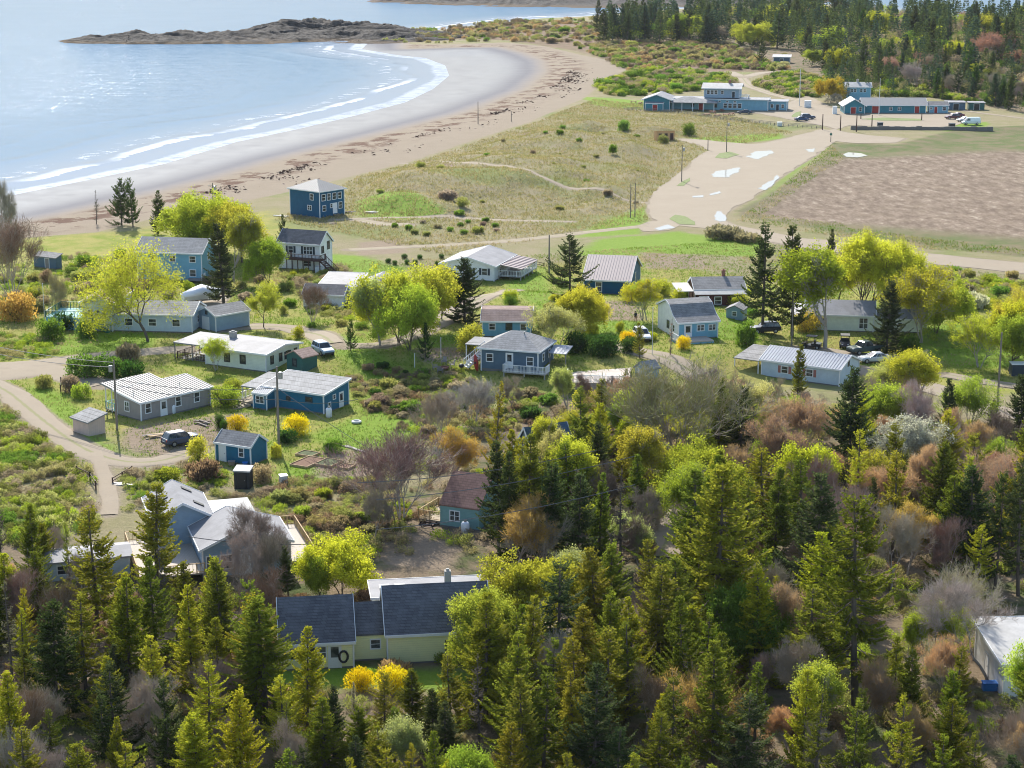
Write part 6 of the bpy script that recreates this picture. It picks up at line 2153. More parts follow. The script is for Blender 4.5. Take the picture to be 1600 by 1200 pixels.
def spruce_meshes(seed, H=12.0, Rr=2.4, clear=0.1, gap=0.27, full=1.0, dead=0.0, droop=0.25, pw=0.85, kl=1.0):
    rs = np.random.RandomState(seed)
    Pk, Dk, Lk, Wk = [], [], [], []
    B0, B1, BR0, BR1 = [], [], [], []
    lean = rs.normal(size=2) * 0.012
    tx = lambda z: np.array([lean[0] * z + 0.05 * math.sin(z * 0.5 + seed), lean[1] * z + 0.05 * math.cos(z * 0.4), z])
    z = clear * H
    lob = rs.uniform(0, 6.28, 3)
    while z < H * 0.985:
        f = z / H
        for _ in range(rs.randint(5, 8)):
            if rs.rand() > full: continue
            az = rs.uniform(0, 6.283)
            prof = (1 - f) ** pw * (0.55 + 0.45 * min(1, (f - clear * 0.6) / 0.16 + 0.25))
            ln = Rr * prof * rs.uniform(0.5, 1.15) * (1 + 0.2 * math.sin(az * 2 + lob[0] + f * 5)) + 0.16
            if rs.rand() < 0.06: ln *= 1.25
            el = 0.55 * f - droop + rs.normal() * 0.09
            if f > .9: el = 0.7
            d0 = np.array([math.cos(az) * math.cos(el), math.sin(az) * math.cos(el), math.sin(el)])
            n = max(3, int(ln / 0.13))
            t = np.linspace(0, 1, n)
            pts = tx(z)[None] + d0[None] * (t * ln)[:, None]
            pts[:, 2] += ln * (0.22 * t ** 2.2 - 0.16 * np.sin(t * 3.14))
            B0 += [pts[0], pts[n // 2]]; B1 += [pts[n // 2], pts[-1]]
            BR0 += [0.012 + 0.014 * ln, 0.01 + .006 * ln]; BR1 += [0.01 + .006 * ln, 0.006]
            if rs.rand() < dead: continue
            side = np.array([-math.sin(az), math.cos(az), 0.0])
            tang = unit(np.gradient(pts, axis=0))
            sel = t > (0.12 if f > 0.35 else 0.22)
            for sg in (-1, 1, 0):
                p = pts[sel]
                k = len(p)
                tt = t[sel]
                ll = (0.17 + 0.42 * (1 - tt) * min(1, ln / 1.6) + 0.12 * rs.rand(k)) * kl
                if sg == 0:
                    dv = tang[sel] * 0.8 + rs.normal(size=(k, 3)) * 0.3 + np.array([0, 0, .18])
                    ll = ll * 0.75
                else:
                    dv = tang[sel] * 0.62 + side * sg * 0.85 + rs.normal(size=(k, 3)) * 0.2 + np.array([0, 0, -0.16])
                Pk.append(p + rs.normal(size=(k, 3)) * 0.02); Dk.append(unit(dv)); Lk.append(ll); Wk.append(0.12 + 0.09 * rs.rand(k))
                if sg:
                    # secondary sprays off the side twig
                    q = p + unit(dv) * (ll * 0.5)[:, None]
                    dv2 = unit(dv * 0.6 + tang[sel] * 0.6 + rs.normal(size=(k, 3)) * 0.3)
                    Pk.append(q); Dk.append(dv2); Lk.append(ll * 0.7); Wk.append(0.11 + 0.08 * rs.rand(k))
        z += gap * 1.55 * (0.7 + 0.6 * rs.rand()) * (0.55 + 0.6 * (1 - f))
    # leader
    top = tx(H * 0.97)
    P = np.repeat(top[None], 14, 0) + np.array([0, 0, 1]) * np.linspace(0, H * 0.04, 14)[:, None]
    dv = unit(rs.normal(size=(14, 3)) * 0.5 + np.array([0, 0, .9]))
    Pk.append(P); Dk.append(dv); Lk.append(np.full(14, .22)); Wk.append(np.full(14, .08))
    Pk, Dk, Lk, Wk = np.vstack(Pk), np.vstack(Dk), np.concatenate(Lk), np.concatenate(Wk)
    V = kites(Pk, Dk, Lk, Wk, rs)
    crown = npmesh('crown', V, qf(len(Pk)), M['needle'])
    zs = np.linspace(-0.5, H * 0.98, 14)
    tp = np.array([tx(v) for v in zs])
    tr = 0.015 * H * (1 - zs / H * 0.93) + 0.02
    v1, f1 = prisms(tp[:-1], tp[1:], tr[:-1], tr[1:], 8)
    v2, f2 = prisms(np.array(B0), np.array(B1), np.array(BR0), np.array(BR1), 3)
    trunk = npmesh('trunk', np.vstack([v1, v2]), np.vstack([f1, f2 + len(v1)]), M['bark'])
    return crown, trunk, H


def branchy(seed, H=8.0, stems=1, spread=0.55, depth=6, ratio=0.74, first=0.3, up=0.12, nkids=(2, 4), rad=None, wig=0.16, side=0.5):
    """skeleton of a broad tree: arrays of segments, plus points near the twig ends"""
    rs = np.random.RandomState(seed)
    S = []
    T = []
    rad = rad or H * 0.018

    def grow(p, d, ln, r, k):
        n = 2 if k > 3 else 3
        pts = [p]
        dd = d
        for i in range(n):
            dd = unit(dd + rs.normal(size=3) * wig + np.array([0, 0, up * 0.5]))
            q = pts[-1] + dd * (ln / n)
            r1 = r * (1 - 0.28 / n * (i + 1))
            S.append((pts[-1], q, r * (1 - 0.28 / n * i), r1, k))
            pts.append(q)
            if k >= depth - 2: T.append((q, dd, k))
            if k >= 2 and k < depth and rs.rand() < side * 0.5:
                grow(q, unit(dd + rs.normal(size=3) * 0.8), ln * ratio * 0.62, r1 * 0.45, min(k + 2, depth))
        if k >= depth:
            T.append((pts[-1], dd, k))
            return
        kids = rs.randint(nkids[0], nkids[1] + 1) if k > 0 else nkids[1] + 1
        a0 = rs.uniform(0, 6.28)
        for i in range(kids):
            az = a0 + 6.283 * i / kids + rs.normal() * 0.35
            ref = np.array([1.0, 0, 0]) if abs(dd[2]) > 0.9 else np.array([0, 0, 1.0])
            u = unit(np.cross(dd, ref)); w = np.cross(u, dd)
            sp = spread * rs.uniform(0.55, 1.25)
            nd = unit(dd * math.cos(sp) + (u * math.cos(az) + w * math.sin(az)) * math.sin(sp) + np.array([0, 0, up]))
            grow(pts[-1], nd, ln * ratio * rs.uniform(0.75, 1.2), r1 * (0.72 if kids < 4 else 0.62), k + 1)
    for s in range(stems):
        a = rs.uniform(0, 6.28)
        lean = 0.0 if stems == 1 else rs.uniform(0.12, 0.45)
        grow(np.array([0.12 * math.cos(a) * (stems > 1), 0.12 * math.sin(a) * (stems > 1), -0.3]), unit(np.array([math.cos(a) * lean, math.sin(a) * lean, 1.0])), H * first, rad / math.sqrt(stems) * 1.1, 0)
    P0 = np.array([s[0] for s in S]); P1 = np.array([s[1] for s in S])
    R0 = np.maximum(np.array([s[2] for s in S]), 0.011); R1 = np.maximum(np.array([s[3] for s in S]), 0.008)
    K = np.array([s[4] for s in S])
    top = P1[:, 2].max()
    sc = H / top
    TP = np.array([t[0] for t in T]) * sc; TD = np.array([t[1] for t in T])
    return P0 * sc, P1 * sc, R0, R1, K, TP, TD, rs


def broad_meshes(seed, leaf=8, size=0.16, scat=0.3, twigmin=4, bark='bark', extra_twig=0, drop=0.4, **kw):
    P0, P1, R0, R1, K, TP, TD, rs = branchy(seed, **kw)
    thick = K < twigmin
    v, f = prisms(P0[thick], P1[thick], R0[thick], R1[thick], 6)
    v2, f2 = prisms(P0[~thick], P1[~thick], R0[~thick], R1[~thick], 3)
    trunk = npmesh('trunk', np.vstack([v, v2]), np.vstack([f, f2 + len(v)]), M[bark])
    parts, n = [], 0
    if leaf:
        hc = np.floor(TP / 0.85 + seed)
        hv = np.sin(hc @ np.array([12.99, 78.23, 37.7])) * 43758.5
        TPk = np.nonzero((hv - np.floor(hv)) > drop)[0]
        ip = np.repeat(TPk, leaf)
        P = TP[ip] + rs.normal(size=(len(ip), 3)) * scat * 0.72
        D = unit(rs.normal(size=(len(ip), 3)) + TD[ip] * 0.5)
        L = size * rs.uniform(0.6, 1.3, len(ip))
        parts.append(kites(P, D, L, L * 0.75, rs))
    if extra_twig:
        ip = np.repeat(np.arange(len(TP)), extra_twig)
        P = TP[ip] - TD[ip] * rs.uniform(0, .2, (len(ip), 1))
        D = unit(rs.normal(size=(len(ip), 3)) * 0.55 + TD[ip] + np.array([0, 0, .25]))
        L = rs.uniform(0.35, 0.9, len(ip))
        parts.append(kites(P, D, L, np.full(len(ip), 0.026), rs))
    V = np.vstack(parts)
    crown = npmesh('crown', V, qf(len(V) // 4), M['leaf' if leaf else 'twig'])
    return crown, trunk, kw['H']


def shrub_arrays(seed, n=2600, R_=1.0, H=0.9, size=0.11, clumps=26, flat=0.75, spiky=0.0):
    rs = np.random.RandomState(seed)
    a = rs.uniform(0, 6.283, clumps)
    r = np.sqrt(rs.rand(clumps)) * 0.78 * R_
    c = np.stack([r * np.cos(a), r * np.sin(a), (0.12 + 0.68 * np.sqrt(np.maximum(0, 1 - (r / R_) ** 2)) * rs.uniform(.55, 1.1, clumps)) * H], 1)
    cr = rs.uniform(0.16, 0.34, clumps) * R_
    i = rs.randint(0, clumps, n)
    d = unit(rs.normal(size=(n, 3)))
    P = c[i] + d * (cr[i] * rs.uniform(0.35, 1.0, n) ** 0.5)[:, None] * np.array([1, 1, flat])
    low = rs.rand(n) < 0.45
    P[low, 2] *= rs.uniform(0.0, 0.9, low.sum())
    P[low, :2] *= rs.uniform(0.95, 1.12, (low.sum(), 1))
    P[:, 2] = np.abs(P[:, 2]) + 0.01
    D = unit(d * 0.6 + rs.normal(size=(n, 3)) * 0.6 + np.array([0, 0, 0.3 + spiky]))
    L = size * rs.uniform(0.6, 1.4, n)
    Vl = kites(P, D, L, L * (0.6 if not spiky else 0.3), rs)
    st0 = np.stack([rs.normal(size=clumps) * 0.08, rs.normal(size=clumps) * 0.08, np.full(clumps, -0.1)], 1)
    v2, f2 = prisms(st0, c, np.full(clumps, 0.022), np.full(clumps, 0.008), 3)
    return Vl, v2, f2


def shrub_meshes(seed, **kw):
    Vl, v2, f2 = shrub_arrays(seed, **kw)
    return npmesh('foliage', Vl, qf(len(Vl) // 4), M['leaf']), npmesh('stems', v2, f2, M['bark']), kw.get('H', 0.9)


LIB = {
    'spruce': [spruce_meshes(1, Rr=3.2, pw=.8), spruce_meshes(2, Rr=3.5, clear=.06, pw=.75), spruce_meshes(3, Rr=2.9, clear=.14, full=.9, pw=.75), spruce_meshes(4, Rr=3.7, clear=.08, pw=.7, droop=.3), spruce_meshes(5, Rr=2.6, clear=.05, pw=.85),
               spruce_meshes(6, Rr=3.3, clear=.18, full=.75, gap=.32, pw=.7), spruce_meshes(7, Rr=3.4, clear=.1, full=.6, gap=.36, pw=.6, droop=.4), spruce_meshes(8, Rr=2.8, clear=.25, full=.65, gap=.3, pw=.65, dead=.12), spruce_meshes(9, Rr=3.9, clear=.05, full=.85, gap=.3, pw=.9, droop=.15)],
    'old_spruce': [spruce_meshes(11, H=16, Rr=4.0, clear=.26, full=.66, gap=.34, pw=.55, droop=.32, dead=.1), spruce_meshes(12, H=16, Rr=3.6, clear=.2, full=.62, gap=.36, pw=.6, dead=.15), spruce_meshes(13, H=16, Rr=3.0, clear=.12, full=.55, gap=.36, pw=.65, dead=.12)],
    'dead_spruce': [spruce_meshes(21, Rr=2.1, clear=.1, full=.7, dead=.86), spruce_meshes(22, Rr=1.9, clear=.05, full=.8, dead=.7, kl=.7)],
    'pine': [spruce_meshes(31, H=10, Rr=3.6, clear=.08, gap=.42, full=.7, pw=.62, droop=.05, kl=1.25), spruce_meshes(32, H=10, Rr=3.2, clear=.12, gap=.4, full=.75, pw=.7, droop=.0, kl=1.2)],
    'lime': [broad_meshes(41, leaf=11, size=.21, scat=.36, H=8, stems=3, depth=5, spread=.6, first=.2, nkids=(3, 3), up=.08, side=1.0, ratio=.8), broad_meshes(42, leaf=11, size=.21, scat=.36, H=8, stems=5, depth=4, spread=.55, first=.26, nkids=(3, 4), side=1.0, ratio=.8), broad_meshes(43, leaf=13, size=.21, scat=.42, H=8, depth=5, spread=.62, first=.14, nkids=(3, 4), side=.9, ratio=.8)],
    'maple': [broad_meshes(51, leaf=8, size=.18, scat=.34, H=11, depth=6, spread=.58, first=.13, nkids=(3, 3), up=.06, ratio=.8, side=.6), broad_meshes(52, leaf=9, size=.18, scat=.36, H=11, stems=6, depth=5, spread=.42, first=.34, nkids=(2, 4), up=.13, side=.4), broad_meshes(53, leaf=7, size=.17, scat=.4, H=11, depth=5, spread=.66, first=.13, nkids=(3, 4), up=.0, ratio=.84, side=.9, drop=.25)],
    'birch': [broad_meshes(61, leaf=6, size=.15, scat=.32, H=8, depth=6, spread=.45, up=.14, first=.26, bark='bark_pale', side=.8), broad_meshes(62, leaf=6, size=.15, scat=.32, H=8, stems=3, depth=5, spread=.48, up=.12, first=.3, bark='bark_pale', side=.9)],
    'bare': [broad_meshes(71, leaf=0, extra_twig=2, H=8, depth=6, spread=.55, first=.2, bark='bark_twig'), broad_meshes(72, leaf=0, extra_twig=2, H=8, stems=7, depth=4, spread=.36, first=.3, up=.14, nkids=(2, 4), bark='bark_twig', ratio=.78), broad_meshes(73, leaf=0, extra_twig=2, H=8, depth=6, spread=.5, first=.22, up=.05, bark='bark_pale')],
    'bud': [broad_meshes(81, leaf=3, size=.11, scat=.25, H=8, depth=6, spread=.52, first=.22, extra_twig=1, bark='bark_twig'), broad_meshes(82, leaf=3, size=.11, scat=.25, H=8, stems=4, depth=5, spread=.5, first=.28, extra_twig=1, bark='bark_pale')],
    'shrub': [shrub_meshes(91), shrub_meshes(92, clumps=34, size=.1), shrub_meshes(93, H=1.1, clumps=20, size=.12)],
    'round_shrub': [shrub_meshes(101, n=4200, clumps=60, H=1.2, size=.08, flat=1.0)],
    'twiggy': [shrub_meshes(111, n=2200, spiky=1.2, size=.26, H=1.1), shrub_meshes(112, n=2200, spiky=.9, size=.24, H=.9)],
    'forsythia': [shrub_meshes(121, n=3200, spiky=.7, size=.13, H=1.3, clumps=34)],
    'fluffy': [shrub_meshes(131, n=4200, clumps=42, H=1.5, size=.10, flat=1.1), shrub_meshes(132, n=4200, clumps=36, H=1.8, size=.1, flat=1.2)],
}
NAMES = {'spruce': ('spruce_tree', 'spruce', 'crown', 'trunk'), 'old_spruce': ('spruce_tree', 'spruce', 'crown', 'trunk'), 'dead_spruce': ('dead_spruce', 'dead spruce', 'crown', 'trunk'), 'pine': ('pine_tree', 'pine', 'crown', 'trunk'),
         'lime': ('broadleaf_tree', 'tree', 'crown', 'trunk'), 'maple': ('maple_tree', 'maple', 'crown', 'trunk'), 'birch': ('birch_tree', 'birch', 'crown', 'trunk'), 'bare': ('bare_tree', 'bare tree', 'crown', 'trunk'),
         'bud': ('budding_tree', 'budding tree', 'crown', 'trunk'), 'shrub': ('shrub', 'shrub', 'foliage', 'stems'), 'round_shrub': ('clipped_bush', 'bush', 'foliage', 'stems'), 'twiggy': ('twiggy_bush', 'bush', 'foliage', 'stems'),
         'forsythia': ('flowering_bush', 'bush', 'foliage', 'stems'), 'fluffy': ('leafy_bush', 'bush', 'foliage', 'stems')}
COLS = {
    'dark': (0.075, 0.10, 0.036), 'spruce': (0.175, 0.21, 0.028), 'olive': (0.265, 0.262, 0.032), 'yellowish': (0.38, 0.38, 0.034), 'bluish': (0.05, 0.08, 0.05), 'greydead': (0.16, 0.145, 0.125),
    'lime': (0.50, 0.52, 0.05), 'fresh': (0.36, 0.44, 0.055), 'yellow': (0.50, 0.48, 0.06), 'gold': (0.58, 0.42, 0.06), 'pale': (0.45, 0.46, 0.17), 'green': (0.17, 0.28, 0.045), 'deep': (0.06, 0.125, 0.026),
    'bare': (0.35, 0.285, 0.215), 'barepale': (0.42, 0.365, 0.285), 'barewarm': (0.28, 0.19, 0.13), 'bareolive': (0.38, 0.34, 0.17), 'red': (0.45, 0.27, 0.19), 'rust': (0.46, 0.31, 0.17), 'orange': (0.52, 0.34, 0.10), 'forsythia': (0.78, 0.60, 0.02), 'scrub': (0.32, 0.34, 0.11), 'mauve': (0.34, 0.275, 0.205),
    'white': (0.62, 0.6, 0.5), 'rose': (0.38, 0.22, 0.17)}
SIZEW = {}
PLANTS = []
prng = random.Random(77)


def plant(kind, p, hgt, col, wide=1.0, var=None, label=None, zone=None, jit=0.18):
    v = LIB[kind][var % len(LIB[kind]) if var is not None else prng.randrange(len(LIB[kind]))]
    nm, cat, c_, t_ = NAMES[kind]
    s = hgt / v[2]
    root = empty(nm, p, prng.uniform(0, 6.28))
    root.rotation_euler[0], root.rotation_euler[1] = prng.gauss(0, .03), prng.gauss(0, .03)
    root.scale = (s * wide * prng.uniform(.93, 1.07), s * wide, s)
    base = COLS[col]
    j = [1 + prng.uniform(-jit, jit) for _ in range(3)]
    g = 1 + prng.uniform(-jit, jit)
    a = link(c_, v[0], root)
    a.color = (base[0] * g * (1 + (j[0] - 1) * .5), base[1] * g * (1 + (j[1] - 1) * .4), base[2] * g * j[2], 1)
    link(t_, v[1], root)
    X = project(p)
    PLANTS.append(dict(o=root, kind=kind, col=col, h=hgt, px=X[0], py=X[1], label=label, zone=zone, cat=cat))
    return root


def tree(kind, px, yb, ytop, col, wide=1.0, var=None, label=None, zone=None):
    p = ground(px, yb)
    zc = project(p)[2]
    return plant(kind, p, max(.5, (yb - ytop) * zc / FPX / math.cos(PITCH)), col, wide, var, label, zone)


def bush(kind, px, yb, wpx, col, hpx=None, label=None, zone=None, var=None):
    """wpx: width in photo pixels"""
    p = ground(px, yb)
    k = scale_at(p)
    v = LIB[kind][var or 0]
    r = wpx / k / 2
    hh = (hpx / k) if hpx else r * v[2]
    return plant(kind, p, hh, col, wide=r * v[2] / hh, var=var, label=label, zone=zone)


# ---- single trees the photograph shows, by their foot and top
T = [
    # kind, x, y foot, y top, colour, width, variant, label
    ('pine', 190, 352, 282, 'dark', 1.0, 0, 'dark broad pine by the beach, left one of the joined pair'), ('pine', 208, 354, 281, 'dark', .8, 1, 'dark broad pine by the beach, right one of the joined pair'),
    ('dead_spruce', 151, 350, 299, 'greydead', .8, 0, 'thin grey dead spruce by the beach left of the joined pines'),
    ('spruce', 247, 366, 300, 'dark', .9, 0, 'slim dark spruce by the beach right of the joined pines'),
    ('maple', 232, 534, 372, 'yellow', .8, 2, 'large spreading maple with yellow young leaves in front of the blue house'),
    ('spruce', 350, 480, 352, 'dark', 1.0, 2, 'tall dark spruce standing beside the wrapped boat'),
    ('pine', 447, 412, 338, 'dark', .62, 1, 'thin dark pine in front of the white raised cottage'),
    ('lime', 305, 395, 303, 'fresh', 1.0, 0, 'bright green tree behind the blue house roof at the beach edge'), ('lime', 340, 400, 312, 'lime', 1.1, 1, 'lime green tree beside the beach utility pole'),
    ('lime', 378, 410, 318, 'yellow', .95, 2, 'yellow green tree left of the thin pine'), ('birch', 365, 440, 335, 'yellow', 1.0, 0, 'slender yellow leafing birch behind the tall dark spruce'), ('lime', 420, 445, 372, 'fresh', .8, 1, 'fresh green tree left of the white raised cottage'),
    ('maple', 412, 512, 440, 'yellow', .75, 0, 'small yellow maple beside the curve of the gravel drive'), ('bare', 488, 505, 440, 'barewarm', .85, 1, 'low bare fruit tree beside the gravel drive'),
    ('lime', 625, 535, 420, 'lime', .95, 0, 'big lime yellow tree at the left of the central group'), ('lime', 662, 520, 418, 'yellow', .95, 2, 'big yellow lime tree at the right of the central group'),
    ('birch', 594, 540, 440, 'pale', 1.0, 0, 'pale thin birch at the left edge of the central lime trees'), ('lime', 640, 548, 445, 'fresh', .8, 1, 'fresh green tree at the foot of the central lime trees'), ('lime', 690, 500, 430, 'lime', .8, 2, 'lime tree just left of the large dark spruce by the drive'),
    ('spruce', 725, 502, 406, 'dark', 1.3, 3, 'dark spruce beside the drive below the white gable house'),
    ('pine', 890, 462, 371, 'dark', 1.2, 0, 'large dark pine in front of the dark blue house'),
    ('pine', 548, 548, 500, 'deep', .9, 1, 'small dark pine on the bank below the central lime trees'), ('pine', 665, 560, 505, 'deep', .7, 0, 'dark green pine at the foot of the central lime trees by the drive'),
    ('birch', 1003, 500, 436, 'lime', .9, 1, 'yellow green birch between the lawn and the saltbox house'), ('birch', 1010, 500, 440, 'fresh', .8, 0, 'thin green birch at the edge of the lawn'),
    ('lime', 905, 530, 452, 'lime', .8, 1, 'yellow leafing tree right of the hipped house'), ('birch', 870, 548, 475, 'pale', 1.1, 1, 'pale blossoming tree behind the hipped house'), ('lime', 915, 515, 448, 'yellow', .7, 0, 'yellow tree below the large dark pine'),
    ('spruce', 1192, 520, 352, 'dark', .85, 5, 'left one of the tall pair of dark spruces'), ('spruce', 1238, 525, 358, 'dark', .85, 2, 'right one of the tall pair of dark spruces'),
    ('spruce', 1295, 430, 360, 'dark', .7, 0, 'dark spruce top behind the tall yellow trees'),
    ('maple', 1345, 500, 357, 'lime', .95, 1, 'tall spreading maple with bright yellow top, largest of its group'), ('maple', 1395, 500, 372, 'yellow', .7, 1, 'yellow topped maple at the right of the tall group'), ('birch', 1289, 545, 385, 'fresh', 1.15, 0, 'white trunked birch with fresh green leaves above the carts'),
    ('lime', 1310, 470, 395, 'lime', .9, 2, 'lime tree between the spruce pair and the tall maple'), ('spruce', 1385, 552, 440, 'dark', .95, 3, 'dark dense spruce beside the green pickup truck'), ('dead_spruce', 1414, 500, 410, 'bare', .6, 0, 'thin bare conifer behind the dense spruce'),
    ('birch', 1440, 535, 415, 'yellow', 1.15, 1, 'yellow green tree right of the sage house'), ('lime', 1462, 520, 430, 'fresh', .9, 0, 'green tree at the right end of the sage house'), ('maple', 1570, 540, 447, 'yellow', .7, 0, 'yellow topped tree near the right edge by the lawn'), ('birch', 1530, 575, 495, 'lime', 1.1, 1, 'lime green tree by the lawn at the right edge'), ('lime', 1575, 580, 490, 'fresh', .9, 2, 'leafy green tree behind the blue storage box'),
    ('lime', 1590, 560, 470, 'lime', .8, 1, 'yellow green tree at the far right above the storage box'),
    ('birch', 1440, 650, 552, 'lime', 1.35, 0, 'low spreading tree with yellow leaves beside the right gravel road'), ('birch', 1390, 640, 560, 'pale', 1.1, 1, 'pale leafed tree below the metal roofed building'), ('birch', 1508, 690, 585, 'fresh', .8, 1, 'slender pale trunked tree by the right gravel road'),
    ('spruce', 1245, 640, 540, 'spruce', .7, 2, 'spruce in front of the white metal roofed building'), ('spruce', 1325, 745, 574, 'dark', .78, 1, 'tall spruce directly below the metal roofed building'), ('spruce', 1548, 690, 625, 'dark', .9, 0, 'small dark spruce by the right gravel road'), ('spruce', 1596, 700, 588, 'dark', .8, 3, 'dark spruce cut by the right edge above the wood'),
    ('spruce', 1000, 560, 505, 'olive', .9, 2, 'rusty green young spruce in front of the white car'), ('dead_spruce', 1047, 555, 498, 'bare', .7, 1, 'thin brown spruce in front of the saltbox gable'), ('spruce', 978, 610, 575, 'olive', .8, 5, 'small yellowish spruce at the corner of the railed slab'),
    ('birch', 338, 580, 527, 'lime', .85, 1, 'young lime green tree in front of the flat roofed house'),
    ('bare', -10, 392, 285, 'bare', .42, 2, 'bare dark tree at the left edge above the beach'), ('bare', 20, 470, 340, 'barewarm', .9, 1, 'wide bare tree at the left edge beside the weathered shed'), ('bare', 68, 500, 430, 'bareolive', .6, 2, 'sparse tree in front of the weathered shed'),
    ('bare', 625, 815, 672, 'barewarm', 1.35, 1, 'wide bare multi stemmed tree left of the brown roofed cottage'), ('bud', 700, 770, 672, 'orange', 1.0, 0, 'orange budding tree above the brown roofed cottage'), ('bare', 585, 845, 750, 'bare', .7, 0, 'dark crooked bare tree below the garden'),
    ('bare', 740, 665, 590, 'barepale', 1.1, 1, 'pale bare thicket tree in front of the hipped house'), ('bare', 800, 640, 588, 'barepale', 1.1, 0, 'pale bare tree at the right corner of the hipped house'), ('bare', 690, 690, 610, 'mauve', 1.0, 1, 'mauve grey bare tree on the bank below the fire pit'),
    ('bud', 810, 895, 770, 'orange', 1.05, 0, 'rounded orange budding tree in front of the brown roofed cottage'), ('bare', 850, 900, 800, 'bare', 1.0, 1, 'bare tree at the right of the orange budding tree'),
    ('lime', 535, 935, 835, 'lime', 1.0, 0, 'bright lime tree behind the yellow house, left of the clearing'), ('lime', 500, 940, 860, 'fresh', .8, 2, 'fresh green tree behind the left roof of the yellow house'),
    ('lime', 762, 1045, 915, 'fresh', .75, 1, 'vivid green tree covering the right end of the yellow house'), ('lime', 830, 990, 868, 'lime', 1.0, 0, 'lime green tree right of the yellow house'), ('birch', 900, 960, 850, 'pale', 1.1, 0, 'pale green thin tree right of the orange budding tree'), ('bare', 905, 960, 870, 'barepale', .8, 2, 'pale bare trunk tree right of the yellow house'),
    ('bare', 400, 925, 800, 'bare', .8, 2, 'bare pale trunked tree in front of the skylight house deck'), ('bare', 368, 930, 815, 'barepale', .6, 2, 'leaning bare tree beside the skylight house wall'), ('spruce', 450, 930, 850, 'dark', .8, 2, 'dark half bare spruce right of the skylight house'), ('bare', 430, 935, 830, 'bare', .7, 0, 'bare grey tree beside the dark half bare spruce'),
    ('bare', 1060, 720, 562, 'bareolive', 1.5, 1, 'large bare olive toned tree beside the gravel road in the middle'), ('bare', 1000, 700, 622, 'bareolive', .9, 1, 'bare olive toned tree left of the larger one'), ('bare', 1120, 690, 590, 'bareolive', 1.0, 0, 'bare olive tree at the edge of the gravel road'),
    ('bud', 1190, 765, 655, 'red', 1.1, 0, 'reddish budding tree in the middle of the right wood'), ('bud', 1250, 720, 620, 'rose', 1.0, 1, 'rose brown budding tree below the metal roofed building'), ('bud', 1400, 830, 725, 'red', 1.15, 0, 'red budding tree, widest in the right wood'), ('bud', 1570, 820, 705, 'red', 1.1, 1, 'red budding tree at the right edge of the wood'), ('bud', 1350, 760, 700, 'rust', .8, 1, 'rusty budding tree behind the tallest old spruce'),
    ('lime', 1095, 800, 690, 'lime', .95, 0, 'bright lime tree standing above the middle wood clearing'), ('birch', 1070, 850, 720, 'fresh', .8, 1, 'green birch above the middle wood clearing'), ('birch', 838, 750, 652, 'lime', .75, 0, 'yellow green birch covering the steep blue roof'), ('birch', 862, 775, 668, 'pale', .75, 1, 'pale green birch in front of the steep blue roof'), ('lime', 905, 800, 680, 'lime', .7, 2, 'narrow lime tree right of the steep blue roof'), ('birch', 990, 800, 670, 'yellow', 1.0, 0, 'olive yellow tree between the two woods'), ('birch', 890, 700, 640, 'lime', 1.0, 1, 'yellowish tree above the steep blue roof'),
    ('lime', 1170, 1045, 905, 'green', .85, 1, 'shaded deep green tree among the spruces of the right wood'), ('birch', 1455, 1040, 935, 'fresh', .9, 1, 'fresh green birch left of the pale flat roofed building'), ('bare', 1500, 985, 880, 'barepale', 1.0, 1, 'pale bare tree above the pale flat roofed building'), ('bare', 1545, 1060, 900, 'barepale', .8, 2, 'bare tree leaning before the pale flat roofed building'), ('bud', 1240, 1050, 905, 'red', .7, 0, 'thin red twigged tree beside the deep green tree'), ('bud', 1180, 880, 850, 'red', 1.4, 1, 'low red budding tree between two spruces'),
    ('bud', 1230, 1180, 1105, 'red', 1.0, 0, 'low red twigged tree at the bottom of the right wood'), ('birch', 650, 1235, 1120, 'pale', 1.0, 0, 'pale leafing birch at the bottom edge below the yellow house'), ('bare', 1420, 700, 600, 'barepale', .9, 0, 'grey bare tree beside the right gravel road'), ('birch', 1410, 760, 650, 'white', 1.0, 1, 'white blossoming tree in the right wood'), ('bare', 1480, 740, 660, 'barepale', .9, 1, 'pale bare tree behind the right wood spruces'),
    # spruces of the wood
    ('old_spruce', 1335, 1112, 770, 'spruce', .92, 0, 'tallest old spruce with a bare lower trunk in the right wood'), ('spruce', 1115, 1010, 728, 'olive', .82, 3, 'tall full spruce with yellowish tips left in the right wood'), ('spruce', 1207, 905, 728, 'spruce', .8, 0, 'spruce left of the dark pointed one in the right wood'), ('spruce', 1270, 965, 738, 'dark', .85, 1, 'dark pointed spruce in the middle of the right wood'),
    ('dead_spruce', 968, 905, 735, 'greydead', .95, 1, 'grey thinning spruce between the two woods'), ('old_spruce', 770, 790, 597, 'olive', .55, 2, 'thin ragged spruce with dark trunk in front of the bank'), ('spruce', 780, 860, 690, 'dark', .7, 2, 'dark spruce beside the brown roofed cottage'), ('spruce', 820, 880, 680, 'spruce', .75, 0, 'spruce in front of the steep blue roof'),
    ('spruce', 850, 890, 720, 'dark', .8, 3, 'dark wide spruce right of the brown roofed cottage'), ('spruce', 900, 890, 735, 'dark', .8, 1, 'dark spruce in the middle clump right of the cottage'), ('spruce', 935, 880, 740, 'spruce', .7, 4, 'narrow spruce in the middle clump right of the cottage'), ('dead_spruce', 865, 780, 665, 'greydead', .6, 0, 'bare grey spruce trunk before the steep blue roof'),
    ('spruce', 1475, 905, 740, 'spruce', .8, 1, 'spruce on the rise in the right wood, left of a pair'), ('spruce', 1512, 910, 730, 'dark', .85, 3, 'spruce on the rise in the right wood, right of a pair'), ('old_spruce', 1590, 930, 720, 'dark', .7, 1, 'dark old spruce at the right edge'), ('old_spruce', 1555, 920, 735, 'dark', .6, 0, 'old spruce with tall bare trunk near the right edge'),
